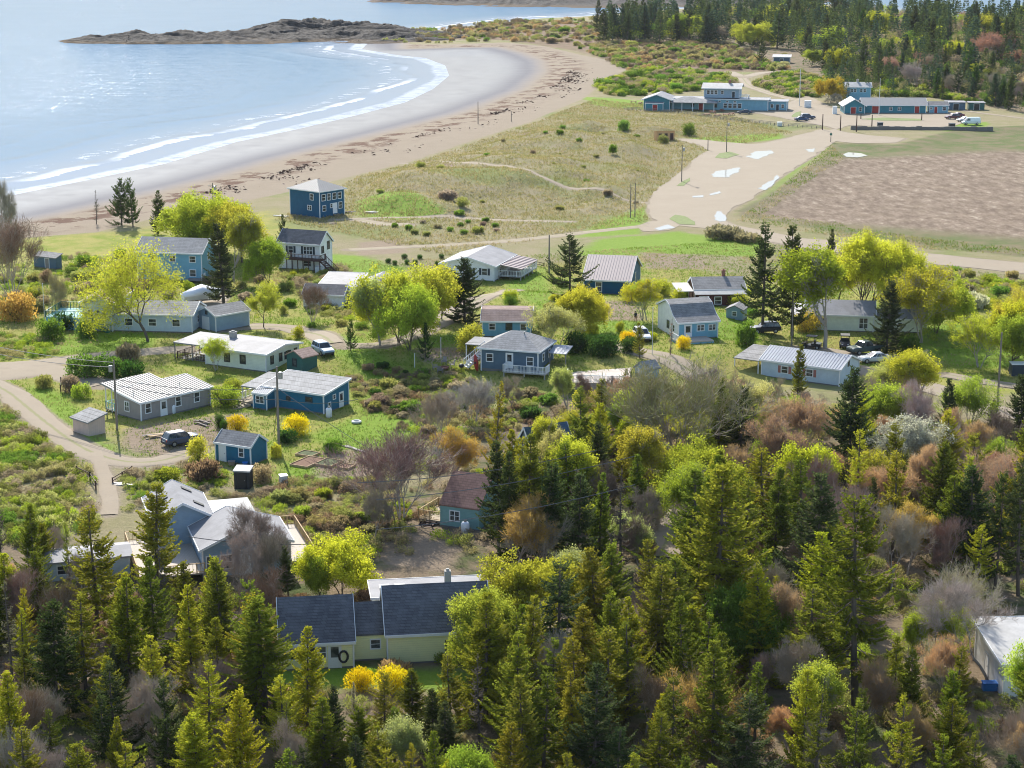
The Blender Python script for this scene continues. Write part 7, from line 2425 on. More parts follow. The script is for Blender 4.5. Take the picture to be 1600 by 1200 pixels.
    ('spruce', 245, 930, 752, 'olive', .95, 2, 'open spruce standing in front of the skylight house'), ('spruce', 152, 985, 788, 'olive', .95, 5, 'open spruce in front of the low left wing of the skylight house'), ('old_spruce', 112, 930, 815, 'spruce', .5, 2, 'thin small spruce before the low left wing'), ('dead_spruce', 20, 1080, 905, 'greydead', .9, 0, 'grey dead spruce at the left edge of the wood'), ('dead_spruce', 4, 900, 760, 'greydead', .7, 1, 'thin grey dead spruce at the left edge above the wood'),
    ('spruce', 292, 1000, 872, 'spruce', .8, 2, 'spruce standing before the front wall of the skylight house'), ('spruce', 800, 880, 705, 'dark', .7, 4, 'narrow dark spruce right of the brown roofed cottage'), ('spruce', 415, 1120, 925, 'spruce', 1.0, 3, 'full green spruce left of the yellow house'), ('spruce', 480, 1150, 975, 'yellowish', .72, 0, 'yellow tipped spruce in front of the yellow house left wall'), ('old_spruce', 557, 1165, 1060, 'bare', .5, 2, 'bare spire of a spruce in front of the yellow house'), ('spruce', 90, 1120, 935, 'dark', 1.0, 1, 'dark full spruce at the left of the wood'), ('spruce', 203, 1080, 900, 'spruce', .85, 0, 'pointed spruce below the open pair'), ('spruce', 350, 1040, 870, 'spruce', .85, 2, 'spruce below the skylight house wall'), ('spruce', 300, 1080, 910, 'yellowish', .8, 4, 'narrow yellowish spruce left of the full green one'), ('old_spruce', 330, 1220, 1030, 'yellowish', .95, 1, 'sparse yellow green spruce with pale trunk in the left wood'),
    ('spruce', 705, 1160, 1020, 'olive', .85, 5, 'olive spruce in front of the yellow house right wall'), ('dead_spruce', 748, 1180, 1020, 'greydead', .8, 1, 'grey spruce in front of the vivid green tree'), ('spruce', 800, 1200, 985, 'olive', .8, 2, 'olive brown spruce right of the yellow house'),
]
for (k, x, yb, yt, c, w, v, lab) in T:
    if k in ('spruce', 'old_spruce'): w *= 1.3 if yb > 560 else 1.12
    tree(k, x, yb, yt, c, w, v, lab)


def clear_of(x, y, pad=0.0):
    for cx, cy, c, s, a, b in HOUSE_BOXES:
        dx, dy = x - cx, y - cy
        if abs(dx * c + dy * s) < a + pad and abs(-dx * s + dy * c) < b + pad: return False
    return True


TAKEN = [tuple(d['o'].location[:2]) for d in PLANTS]


def scatter(poly_px, n, mind, fn, seed, avoid_gravel=0.5, pad=0.4, z=0.0, tries=60):
    poly = pxpoly(poly_px, z)
    rr = random.Random(seed)
    (x0, y0), (x1, y1) = poly.min(0), poly.max(0)
    N = n * tries
    X = np.array([rr.uniform(x0, x1) for _ in range(N)]); Y = np.array([rr.uniform(y0, y1) for _ in range(N)])
    ok = inside(X, Y, poly) & (d_gravel(X, Y) < -avoid_gravel)
    done = 0
    for x, y in zip(X[ok], Y[ok]):
        if done >= n: break
        if not clear_of(x, y, pad): continue
        if any((x - a) ** 2 + (y - b) ** 2 < mind * mind for a, b in TAKEN): continue
        TAKEN.append((x, y))
        fn(Vector((x, y, hz(x, y))), rr)
        done += 1
    return done


def pick(rr, items):
    r = rr.random() * sum(w for _, w in items)
    for k, w in items:
        r -= w
        if r <= 0: return k
    return items[-1][0]


# ---- foreground wood
def f_wood(mix, hrange, zone, cols=None, wide=(.88, 1.4)):
    def fn(p, rr):
        k = pick(rr, mix)
        h = rr.uniform(*hrange)
        if k in ('spruce', 'old_spruce'): c = pick(rr, cols or [('spruce', 4), ('olive', 3.2), ('yellowish', 2.6), ('dark', 2)])
        elif k == 'dead_spruce': c, h = 'greydead', h * .8
        elif k == 'bare': c, h = pick(rr, [('bare', 2), ('barewarm', 2), ('barepale', 2)]), h * .75
        elif k == 'bud': c, h = pick(rr, [('red', 2), ('rust', 2), ('orange', 1)]), h * .7
        else: c, h = pick(rr, [('lime', 2), ('fresh', 2), ('pale', 1), ('yellow', 1)]), h * .72
        w = rr.uniform(*wide) if 'spruce' in k else rr.uniform(.6, .95)
        plant(k, p, h, c, w, None, None, zone)
    return fn


scatter([(-60, 1000), (60, 990), (160, 1010), (300, 990), (400, 1010), (440, 1060), (440, 1290), (-60, 1290)], 46, 2.5, f_wood([('spruce', 10), ('old_spruce', 2), ('dead_spruce', .8), ('bare', 2.4), ('birch', .6)], (5, 9.8), 'left'), 11)
scatter([(-60, 880), (60, 880), (120, 940), (280, 960), (400, 960), (430, 1010), (-60, 1010)], 16, 2.7, f_wood([('spruce', 6), ('dead_spruce', 1), ('bare', 3), ('old_spruce', 1)], (5, 9), 'left'), 12)
scatter([(440, 1160), (600, 1150), (720, 1140), (730, 1290), (440, 1290)], 17, 2.5, f_wood([('spruce', 10), ('old_spruce', 1.5), ('lime', 1)], (5.0, 7.0), 'bottom'), 13)
scatter([(720, 1080), (800, 1060), (960, 990), (1040, 960), (1060, 1290), (720, 1290)], 32, 2.6, f_wood([('spruce', 10), ('old_spruce', 2), ('dead_spruce', 1), ('lime', 1.2), ('bare', 1.2)], (6.5, 10.5), 'bottom'), 14)
scatter([(1040, 960), (1250, 930), (1420, 1010), (1520, 1110), (1660, 1130), (1680, 1290), (1050, 1290)], 46, 2.7, f_wood([('spruce', 10), ('old_spruce', 2), ('bud', 2.4), ('lime', .8), ('bare', 4), ('birch', .8)], (6, 10.5), 'right'), 15)
scatter([(1050, 830), (1160, 800), (1300, 790), (1450, 790), (1640, 790), (1660, 960), (1440, 960), (1250, 930), (1060, 950)], 38, 2.8, f_wood([('spruce', 10), ('old_spruce', 3), ('bud', 2.6), ('bare', 4.4), ('lime', .6), ('birch', .8)], (7, 11.5), 'right'), 16)
scatter([(1150, 700), (1300, 700), (1450, 700), (1640, 720), (1640, 800), (1300, 800), (1060, 800), (1010, 720)], 42, 2.2, f_wood([('spruce', 5), ('dead_spruce', .5), ('bud', 3), ('bare', 4), ('birch', 3), ('lime', 1)], (5.5, 9.5), 'upper right'), 17)
scatter([(840, 700), (960, 690), (1010, 740), (1030, 880), (960, 930), (880, 880), (770, 800)], 26, 2.1, f_wood([('spruce', 6), ('dead_spruce', .6), ('bud', 1), ('bare', 2), ('birch', 2), ('lime', 1)], (5.5, 9), 'middle'), 18)
scatter([(1000, 640), (1170, 650), (1380, 665), (1640, 700), (1640, 720), (1300, 700), (1010, 720), (900, 690), (880, 640)], 26, 2.4, f_wood([('bare', 5), ('bud', 1.5), ('birch', 4), ('spruce', 1.2), ('lime', 1)], (6, 10), 'upper right'), 19)
scatter([(-40, 1190), (1640, 1190), (1640, 1420), (-40, 1420)], 36, 2.6, f_wood([('spruce', 10), ('old_spruce', 1), ('lime', .3)], (5.5, 8.0), 'bottom'), 20)

# ---- far wood on the hill behind the inn
FCOL = [('dark', 5), ('bluish', 4), ('deep', 1.5)]


def f_far(mix, hr, zone):
    def fn(p, rr):
        k = pick(rr, mix)
        h = rr.uniform(*hr)
        if k in ('spruce', 'pine', 'old_spruce'): c = pick(rr, FCOL)
        elif k in ('lime', 'maple'): c, h = pick(rr, [('lime', 2), ('fresh', 2), ('yellow', 1)]), h * .72
        elif k == 'bare': c, h = pick(rr, [('bare', 1), ('barepale', 1), ('mauve', 1.5)]), h * .65
        elif k == 'bud': c, h = pick(rr, [('rose', 2), ('rust', 1)]), h * .65
        else: c = 'green'
        plant(k, p, h, c, rr.uniform(.9, 1.2), None, None, zone)
    return fn


scatter([(935, 60), (1125, 62), (1130, 40), (1000, 38), (945, 50)], 30, 5.0, f_far([('spruce', 8), ('lime', 1)], (14, 20), 'far left'), 31, z=3)
scatter([(1130, 62), (1240, 70), (1300, 88), (1420, 96), (1640, 110), (1640, 66), (1450, 52), (1300, 40), (1130, 40)], 40, 6.5, f_far([('spruce', 8), ('lime', 1.8), ('bare', .8), ('bud', .3)], (13, 19), 'far middle'), 32, z=4)
scatter([(1090, 40), (1640, 66), (1640, 46), (1460, 34), (1300, 20), (1100, 22)], 24, 9.0, f_far([('spruce', 6), ('lime', 2.2), ('bare', .5), ('bud', .6)], (12, 18), 'far back'), 33, z=4)
scatter([(1250, 96), (1330, 108), (1450, 122), (1560, 140), (1660, 160), (1660, 110), (1420, 96), (1300, 88)], 36, 5.0, f_far([('spruce', 5), ('bare', 2.2), ('lime', .8), ('bud', 1.0)], (9, 14), 'far front'), 34, z=3)
scatter([(1455, 146), (1520, 152), (1600, 172), (1700, 185), (1700, 160), (1560, 140), (1450, 128)], 26, 3.6, f_far([('spruce', 5), ('bare', 1.5)], (7, 11), 'far front'), 35, z=2)
for (k, x, yb, yt, c, w, lab) in [
    ('spruce', 937, 50, 2, 'dark', 1.0, 'lone dark spruce at the left end of the far wood'), ('spruce', 953, 46, 10, 'dark', .8, 'smaller dark spruce beside the lone one at the far wood end'), ('spruce', 966, 64, 32, 'bluish', 1.1, 'low dark spruce at the front corner of the far wood'), ('spruce', 990, 64, 12, 'dark', 1.0, 'tall dark spruce at the front corner of the far wood'),
    ('pine', 1190, 100, 60, 'dark', .9, 'dark pine standing alone in front of the far wood'), ('lime', 1068, 62, 26, 'lime', .7, 'slim lime tree at the front of the far wood, left one'), ('lime', 1092, 62, 25, 'lime', .7, 'slim lime tree at the front of the far wood, right one'),
    ('lime', 1312, 112, 76, 'lime', .9, 'rounded lime tree in the middle of the far wood front'), ('spruce', 1345, 132, 76, 'dark', .9, 'tall spruce behind the motel, left one'), ('spruce', 1372, 134, 70, 'dark', 1.0, 'tall spruce behind the motel, right one'), ('bare', 1425, 138, 98, 'barepale', 1.2, 'pale bare tree behind the motel roof'), ('bare', 1490, 148, 115, 'barepale', 1.0, 'whitish bare tree above the motel annexe'), ('bud', 1555, 100, 52, 'rose', 1.4, 'large rose brown budding tree at the right of the far wood'), ('lime', 1535, 66, 24, 'lime', 1.3, 'broad lime crowned tree at the right of the far wood'),
    ('lime', 1298, 160, 122, 'gold', .95, 'golden yellow tree beside the two storey annexe'), ('bare', 1292, 165, 145, 'mauve', 1.4, 'low mauve bare bush tree beside the road to the motel'), ('spruce', 1430, 104, 68, 'bluish', 1.0, 'dark spruce above the pale bare tree'), ('pine', 1240, 58, 0, 'dark', .8, 'tall dark tree on the skyline, left of centre in the far wood'), ('spruce', 1446, 44, -6, 'dark', 1.1, 'tall dark spruce rising above the far skyline, left of a pair'), ('spruce', 1462, 44, -4, 'dark', 1.0, 'tall dark spruce rising above the far skyline, right of a pair'),
]:
    tree(k, x, yb, yt, c, w, None, lab, 'far')

# ---- the depth of the far wood, one mass behind the trees that can be told apart
def far_mass(name, polys, cols, seed):
    rs = np.random.RandomState(seed)

    def conif(n=420):
        f = rs.rand(n) ** .75
        az = rs.uniform(0, 6.283, n)
        lay = np.round(f * 16) / 16 + rs.normal(size=n) * .01
        rad = (1 - lay) ** .8 * rs.uniform(.35, 1.05, n) * .21
        P = np.stack([rad * np.cos(az), rad * np.sin(az), np.clip(lay, .04, .99)], 1)
        D = unit(np.stack([np.cos(az), np.sin(az), rs.normal(size=n) * .25 - .15], 1) + rs.normal(size=(n, 3)) * .3)
        L = rs.uniform(.03, .075, n)
        return kites(P, D, L, L * .55, rs)

    def round_(n=420):
        c = unit(rs.normal(size=(9, 3))) * rs.uniform(.1, .24, (9, 1)) * np.array([1.1, 1.1, .8]) + np.array([0, 0, .48])
        i = rs.randint(0, 9, n)
        P = c[i] + unit(rs.normal(size=(n, 3))) * rs.uniform(.05, .15, (n, 1))
        L = rs.uniform(.025, .055, n)
        return kites(P, unit(rs.normal(size=(n, 3))), L, L * .8, rs)
    F = {'c': [conif() for _ in range(4)], 'r': [round_() for _ in range(3)]}
    Vs, mi, names = [], [], []
    for poly_px, n, z, hr in polys:
        poly = pxpoly(poly_px, z)
        (x0, y0), (x1, y1) = poly.min(0), poly.max(0)
        X, Y = rs.uniform(x0, x1, n * 12), rs.uniform(y0, y1, n * 12)
        ok = inside(X, Y, poly)
        X, Y = X[ok][:n], Y[ok][:n]
        for x, y, q in zip(X, Y, height(X, Y)):
            typ, col = cols[rs.choice(len(cols), p=[w for *_, w in cols])][:2]
            h = rs.uniform(*hr) * (1 if typ == 'c' else .75)
            a = rs.uniform(0, 6.28)
            V = F[typ][rs.randint(len(F[typ]))] * h * np.array([rs.uniform(.85, 1.3)] * 2 + [1])
            V = np.stack([V[:, 0] * math.cos(a) - V[:, 1] * math.sin(a), V[:, 0] * math.sin(a) + V[:, 1] * math.cos(a), V[:, 2]], 1)
            Vs.append(V + np.array([x, y, q - .2]))
            if col not in names: names.append(col)
            mi.append(np.full(len(V) // 4, names.index(col), np.int32))
    V = np.vstack(Vs)
    me = npmesh(name, V, qf(len(V) // 4))
    for c in names: me.materials.append(m_leaf('far_' + c, tuple(v * (1.35 if c in ('dark', 'bluish') else 1) for v in COLS[c]), .35, .35, .3, False))
    me.polygons.foreach_set('material_index', np.concatenate(mi))
    return tag(link(name, me), kind='stuff')


far_mass('far_wood', [([(945, 58), (1130, 60), (1130, 38), (1000, 36), (950, 46)], 110, 3, (13, 19)), ([(1130, 60), (1240, 66), (1300, 84), (1420, 92), (1660, 104), (1660, 52), (1450, 40), (1300, 24), (1100, 24)], 560, 4, (12, 18)),
                      ([(1260, 92), (1330, 104), (1450, 118), (1560, 134), (1700, 156), (1700, 104), (1420, 92), (1300, 86)], 150, 3, (8, 13)), ([(1290, 98), (1296, 150), (1345, 150), (1440, 140), (1480, 146), (1460, 108)], 170, 2, (6, 10)), ([(1470, 144), (1520, 150), (1600, 168), (1720, 182), (1720, 156), (1560, 136), (1450, 122)], 70, 2, (6, 9))],
         [('c', 'dark', .38), ('c', 'bluish', .22), ('r', 'lime', .07), ('r', 'fresh', .07), ('r', 'bareolive', .08), ('r', 'green', .06), ('r', 'rose', .04), ('r', 'mauve', .08)], 61)

# ---- bushes the photograph shows singly
B = [
    ('round_shrub', 352, 634, 58, 'fresh', 34, 'large rounded bright green bush between the grey and blue houses'), ('round_shrub', 364, 612, 30, 'fresh', 22, 'smaller rounded bright green bush behind the large one'),
    ('forsythia', 371, 672, 36, 'forsythia', 26, 'yellow flowering forsythia left of the blue house steps'), ('forsythia', 462, 678, 46, 'forsythia', 34, 'yellow flowering forsythia in front of the blue house wall'),
    ('round_shrub', 343, 668, 18, 'deep', 24, 'dark pointed bush, left one beside the log pile'), ('round_shrub', 350, 675, 13, 'deep', 22, 'dark pointed bush, right one beside the log pile'),
    ('forsythia', 980, 534, 30, 'forsythia', 18, 'yellow forsythia left of the white car'), ('forsythia', 1067, 545, 26, 'forsythia', 22, 'yellow forsythia in front of the saltbox deck'), ('forsythia', 1262, 518, 48, 'gold', 34, 'pale golden bush behind the utility cart'),
    ('forsythia', 562, 1075, 50, 'forsythia', 36, 'yellow forsythia below the link of the yellow house'), ('forsythia', 612, 1078, 60, 'forsythia', 42, 'largest yellow forsythia below the yellow house'),
    ('shrub', 1163, 540, 50, 'green', 40, 'rounded green shrub right of the saltbox house'), ('shrub', 1505, 500, 46, 'fresh', 32, 'vivid green shrub right of the sage house'), ('shrub', 1418, 555, 40, 'deep', 32, 'dark green shrub beside the green pickup truck'),
    ('shrub', 30, 500, 66, 'orange', 42, 'large orange tinted bush left of the green deck'), ('shrub', 78, 530, 50, 'green', 32, 'green shrub below the green deck, left one'), ('shrub', 135, 528, 40, 'green', 30, 'green shrub below the green deck, right one'), ('shrub', 100, 515, 40, 'deep', 28, 'dark green shrub against the green deck posts'),
    ('shrub', 130, 588, 60, 'green', 34, 'wide green bush on the road island, left one'), ('shrub', 168, 588, 66, 'green', 36, 'wide green bush on the road island, middle one'), ('shrub', 205, 592, 50, 'deep', 28, 'wide green bush on the road island, right one'), ('twiggy', 200, 562, 36, 'mauve', 26, 'mauve twiggy bush by the upper road'),
    ('shrub', 112, 612, 34, 'mauve', 26, 'brown bush left of the tan shed garden'), ('shrub', 128, 622, 36, 'fresh', 24, 'fresh green bush behind the tan shed'), ('shrub', 70, 606, 30, 'scrub', 20, 'dull green bush at the bend of the upper road'),
    ('fluffy', 310, 722, 44, 'yellow', 44, 'pale yellow flowering bush left of the blue shed'), ('shrub', 433, 715, 26, 'lime', 24, 'small yellow green bush at the foot of the tall pole'), ('shrub', 523, 706, 46, 'green', 24, 'green bush behind the garden beds'), ('twiggy', 318, 752, 50, 'barewarm', 30, 'brown twiggy bush left of the blue shed front'), ('shrub', 265, 752, 60, 'fresh', 24, 'green bush along the lower road edge'), ('shrub', 410, 752, 50, 'mauve', 28, 'grey mauve bush right of the black outhouse'), ('shrub', 450, 690, 44, 'deep', 22, 'dark bush below the large forsythia'),
    ('fluffy', 735, 548, 60, 'yellow', 44, 'yellow green leafy bush between drive and hipped house'), ('shrub', 900, 552, 46, 'deep', 34, 'dark green bush right of the hipped house, left one'), ('shrub', 945, 556, 50, 'deep', 32, 'dark green bush behind the railed slab'), ('shrub', 985, 550, 36, 'deep', 24, 'dark green bush left of the young spruce'),
    ('twiggy', 1130, 372, 60, 'mauve', 20, 'mauve bush at the bend of the main sandy road'), ('twiggy', 1165, 378, 50, 'mauve', 14, 'low mauve bush right of the road bend'), ('shrub', 975, 204, 22, 'green', 16, 'rounded shrub on the dune above the outhouse'), ('shrub', 1076, 212, 26, 'green', 20, 'rounded shrub right of the outhouse'), ('shrub', 1036, 224, 22, 'scrub', 14, 'grey green shrub in front of the outhouse'), ('shrub', 958, 238, 16, 'green', 12, 'small dune shrub left of the outhouse track'),
    ('twiggy', 700, 312, 30, 'mauve', 16, 'brown shrub on the dune meadow right of the beach house'), ('shrub', 722, 322, 26, 'scrub', 14, 'dull green shrub on the dune meadow'), ('fluffy', 900, 498, 40, 'lime', 28, 'yellow leafy bush on the lawn by the mower'), ('fluffy', 985, 470, 44, 'lime', 30, 'yellow leafy bush right of the dark blue house'), ('fluffy', 1030, 460, 40, 'yellow', 26, 'yellow leafy bush left of the maroon cottage'), ('fluffy', 1075, 462, 40, 'fresh', 24, 'green leafy bush beside the maroon cottage porch'),
    ('twiggy', 1500, 470, 50, 'bare', 30, 'grey bare bush behind the sage house lawn'), ('twiggy', 1475, 455, 50, 'bare', 34, 'grey bare bush below the right road'), ('twiggy', 1525, 480, 36, 'white', 22, 'white blossoming bush behind the vivid green shrub'),
    ('fluffy', 920, 640, 56, 'yellow', 34, 'olive yellow bush below the railed slab, left one'), ('fluffy', 962, 645, 56, 'pale', 34, 'olive yellow bush below the railed slab, right one'), ('shrub', 880, 612, 36, 'fresh', 30, 'fresh green bush at the left end of the railed slab'),
]
for (k, x, yb, w, c, hp, lab) in B:
    bush(k, x, yb, w, c, hp, lab)
for i, (x, yb) in enumerate(((607, 411), (617, 414), (632, 404), (636, 413), (649, 413), (656, 405), (690, 404), (684, 415))):
    lab = ['leftmost', 'second from the left', 'third from the left', 'fourth from the left', 'fifth from the left', 'sixth from the left', 'seventh from the left', 'eighth from the left'][sorted([607, 617, 632, 636, 649, 656, 684, 690]).index(x)]
    o = bush('round_shrub', x, yb, 10, 'deep', 8, 'small dark clipped bush left of the white gable house, ' + lab )
    o['group'] = 'clipped bushes left of the white gable house'
# shrubs scattered through the dunes, yards and scrub


def f_bush(kinds, cols, rr_, zone):
    def fn(p, rr):
        k = pick(rr, kinds)
        r = rr.uniform(*rr_)
        v = rr.randrange(len(LIB[k]))
        plant(k, p, r * LIB[k][v][2] * rr.uniform(.7, 1.05), pick(rr, cols), rr.uniform(.9, 1.2), v, None, zone)
    return fn


SC_ = [('scrub', 3), ('green', 2), ('mauve', 2), ('fresh', 1.5), ('bareolive', 1.2)]
scatter([(620, 260), (900, 195), (1000, 215), (1000, 330), (700, 345), (560, 330)], 26, 6, f_bush([('shrub', 3), ('twiggy', 2)], [('scrub', 3), ('green', 1), ('mauve', 2)], (.5, 1.4), 'dune'), 41)
scatter([(620, 350), (770, 345), (780, 365), (640, 372), (610, 365)], 16, 2.4, f_bush([('shrub', 3), ('twiggy', 1)], [('green', 2), ('scrub', 2), ('mauve', 1)], (.7, 1.3), 'dune'), 42)
scatter([(930, 135), (985, 112), (1050, 110), (1120, 118), (1150, 135), (1080, 145), (1010, 150), (950, 148)], 46, 3.6, f_bush([('shrub', 5), ('twiggy', 1)], [('green', 4), ('fresh', 2), ('mauve', 2)], (1.8, 3.4), 'inn'), 43)
scatter([(1170, 140), (1250, 118), (1280, 150), (1240, 158)], 22, 3.2, f_bush([('shrub', 3), ('twiggy', 3)], [('scrub', 2), ('mauve', 3), ('green', 1)], (1.6, 3.0), 'inn'), 44)
scatter([(760, 62), (850, 66), (930, 84), (1010, 104), (1250, 112), (1240, 72), (1000, 62), (900, 44), (790, 42), (720, 50)], 60, 6, f_bush([('shrub', 3), ('twiggy', 3)], [('scrub', 2), ('mauve', 3), ('green', 2), ('bareolive', 2)], (1.6, 3.6), 'heath'), 45)
scatter([(1440, 420), (1640, 440), (1640, 480), (1500, 470), (1440, 440)], 24, 2.6, f_bush([('shrub', 3), ('twiggy', 3)], SC_, (.8, 1.8), 'right road'), 46)
scatter([(0, 440), (60, 410), (160, 400), (330, 390), (420, 420), (400, 470), (100, 480), (0, 520)], 44, 2.6, f_bush([('shrub', 4), ('fluffy', 1.5), ('twiggy', 2)], SC_ + [('orange', .3), ('lime', 1)], (.9, 2.0), 'shore gardens'), 47)
scatter([(540, 580), (700, 585), (760, 615), (880, 620), (870, 650), (700, 690), (600, 660), (540, 610)], 46, 1.5, f_bush([('shrub', 3), ('twiggy', 4)], [('mauve', 3), ('bare', 2), ('scrub', 2), ('green', 2), ('deep', 1)], (.7, 1.5), 'bank'), 48)
scatter([(420, 770), (600, 750), (640, 800), (560, 870), (430, 850), (400, 790)], 32, 1.5, f_bush([('twiggy', 3), ('shrub', 3)], [('barewarm', 2), ('scrub', 3), ('mauve', 2), ('bareolive', 1), ('fresh', 1)], (.8, 1.4), 'garden'), 49)
scatter([(760, 440), (1180, 440), (1250, 500), (1100, 560), (820, 560)], 30, 2.6, f_bush([('shrub', 3), ('fluffy', 2), ('twiggy', 1)], [('lime', 2), ('green', 2), ('scrub', 2), ('yellow', 1)], (.7, 1.5), 'lawns'), 50)
scatter([(450, 430), (640, 440), (640, 560), (460, 560), (380, 480)], 26, 2.4, f_bush([('shrub', 3), ('fluffy', 2), ('twiggy', 1)], [('lime', 2), ('green', 2), ('scrub', 2), ('yellow', 1)], (.7, 1.5), 'drive'), 51)
scatter([(1000, 640), (1300, 640), (1640, 690), (1640, 860), (1000, 900), (860, 800)], 70, 1.6, f_bush([('twiggy', 4), ('shrub', 3)], [('barewarm', 2), ('bareolive', 2), ('scrub', 2), ('mauve', 2), ('fresh', .8), ('rust', 1)], (.8, 1.7), 'wood floor'), 52)
scatter([(240, 930), (420, 920), (560, 930), (820, 960), (1000, 960), (1000, 1060), (420, 1060), (300, 1000)], 40, 1.6, f_bush([('twiggy', 4), ('shrub', 3)], [('barewarm', 2), ('bareolive', 2), ('scrub', 2), ('fresh', .8), ('rust', 1)], (.7, 1.4), 'wood floor'), 53)


# ---- undergrowth nobody could count, one object per thicket
def thicket(name, polys, n, rr_, cols, seed, size=.13):
    """a mass of low scrub: many shrub forms merged, coloured by patches"""
    rs = np.random.RandomState(seed)
    forms = [shrub_arrays(200 + i, n=620, clumps=14, size=size * (1 if i % 2 else 1.5), spiky=0 if i % 2 else .9)[0] for i in range(4)]
    by = {c: [] for c in cols}
    for poly_px in polys:
        poly = pxpoly(poly_px)
        (x0, y0), (x1, y1) = poly.min(0), poly.max(0)
        X, Y = rs.uniform(x0, x1, n * 14), rs.uniform(y0, y1, n * 14)
        ok = inside(X, Y, poly) & (d_gravel(X, Y) < -1.0)
        X, Y = X[ok][:n], Y[ok][:n]
        Zs = height(X, Y)
        pn = fbm(X / 6.0, Y / 6.0, seed, 3)
        for x, y, z, q in zip(X, Y, Zs, pn):
            if not clear_of(x, y, .3): continue
            r = rs.uniform(*rr_)
            a = rs.uniform(0, 6.28)
            V = forms[rs.randint(4)] * np.array([r, r, r * rs.uniform(.7, 1.1)])
            V = np.stack([V[:, 0] * math.cos(a) - V[:, 1] * math.sin(a), V[:, 0] * math.sin(a) + V[:, 1] * math.cos(a), V[:, 2]], 1)
            i = int(np.clip((q * 1.1 + .5 + rs.normal() * .16) * len(cols), 0, len(cols) - 1))
            by[cols[i]].append(V + np.array([x, y, z - .05]))
    Vs, mi, mats = [], [], []
    for k, c in enumerate(cols):
        if c not in MATC: MATC[c] = m_leaf('scrub_' + c, COLS[c], .3, .5, .5, False)
        mats.append(MATC[c])
        if by[c]:
            v = np.vstack(by[c]); Vs.append(v); mi.append(np.full(len(v) // 4, k, np.int32))
    V = np.vstack(Vs)
    me = npmesh(name, V, qf(len(V) // 4))
    for m in mats: me.materials.append(m)
    me.polygons.foreach_set('material_index', np.concatenate(mi))
    o = link(name, me)
    return tag(o, kind='stuff')


MATC = {}
thicket('scrub_thicket', [[(-140, 640), (0, 615), (60, 665), (110, 705), (150, 745), (158, 790), (150, 830), (60, 850), (-140, 860)]], 760, (.6, 1.3), ['mauve', 'bareolive', 'scrub', 'pale', 'fresh', 'scrub', 'green'], 5)
thicket('roadside_undergrowth', [[(-60, 520), (60, 525), (110, 545), (60, 562), (-60, 568)], [(175, 745), (300, 725), (400, 760), (440, 790), (300, 775), (200, 800)], [(0, 420), (130, 395), (200, 420), (120, 470), (0, 470)]], 120, (.5, 1.1), ['mauve', 'scrub', 'green', 'fresh', 'bareolive'], 6)
thicket('woodland_undergrowth', [[(-80, 880), (440, 930), (440, 1080), (720, 1080), (1040, 930), (1300, 900), (1680, 960), (1680, 1350), (-80, 1350)]], 900, (.6, 1.4), ['barewarm', 'rust', 'bareolive', 'scrub', 'fresh', 'bareolive'], 7)
thicket('woodland_undergrowth', [[(600, 760), (700, 690), (860, 640), (1000, 630), (1300, 650), (1680, 700), (1680, 950), (1300, 900), (1030, 930), (760, 880), (560, 860)]], 760, (.6, 1.4), ['mauve', 'bareolive', 'barewarm', 'scrub', 'fresh', 'bare'], 8)


thicket('heath_scrub', [[(600, 62), (700, 66), (800, 66), (930, 66), (1000, 56), (930, 28), (800, 28), (700, 38), (640, 44)], [(985, 112), (1060, 105), (1180, 110), (1240, 112), (1130, 66), (980, 66), (900, 72)]], 520, (1.2, 2.8), ['mauve', 'rust', 'bareolive', 'scrub', 'green', 'mauve'], 15, .16)
thicket('hillside_scrub', [[(930, 135), (990, 112), (1050, 108), (1140, 118), (1150, 135), (1080, 142), (1010, 150), (945, 150)], [(1170, 140), (1210, 118), (1260, 116), (1300, 135), (1280, 152), (1245, 156)], [(1300, 140), (1440, 140), (1560, 168), (1520, 160), (1460, 152), (1380, 150)]], 360, (1.2, 2.6), ['mauve', 'scrub', 'green', 'green', 'fresh', 'bareolive'], 16, .15)
thicket('hillside_scrub', [[(1290, 84), (1296, 152), (1345, 152), (1460, 148), (1600, 176), (1660, 150), (1560, 116), (1440, 96)]], 300, (1.5, 3.2), ['bareolive', 'mauve', 'green', 'scrub', 'deep'], 19, .17)
thicket('bank_scrub', [[(540, 590), (640, 588), (720, 590), (760, 620), (880, 625), (860, 660), (700, 700), (640, 680), (560, 640)], [(400, 780), (470, 745), (610, 760), (640, 800), (600, 870), (430, 860), (420, 810)]], 330, (.5, 1.1), ['mauve', 'barewarm', 'bareolive', 'scrub', 'fresh', 'mauve'], 17)
thicket('yard_scrub', [[(940, 610), (1080, 600), (1180, 630), (1330, 640), (1500, 660), (1660, 690), (1660, 720), (1300, 680), (1000, 660)], [(1440, 425), (1660, 450), (1660, 490), (1520, 480), (1440, 440)], [(430, 420), (520, 410), (560, 430), (640, 470), (600, 530), (480, 480)]], 300, (.6, 1.3), ['mauve', 'bareolive', 'scrub', 'pale', 'fresh', 'yellow'], 18)


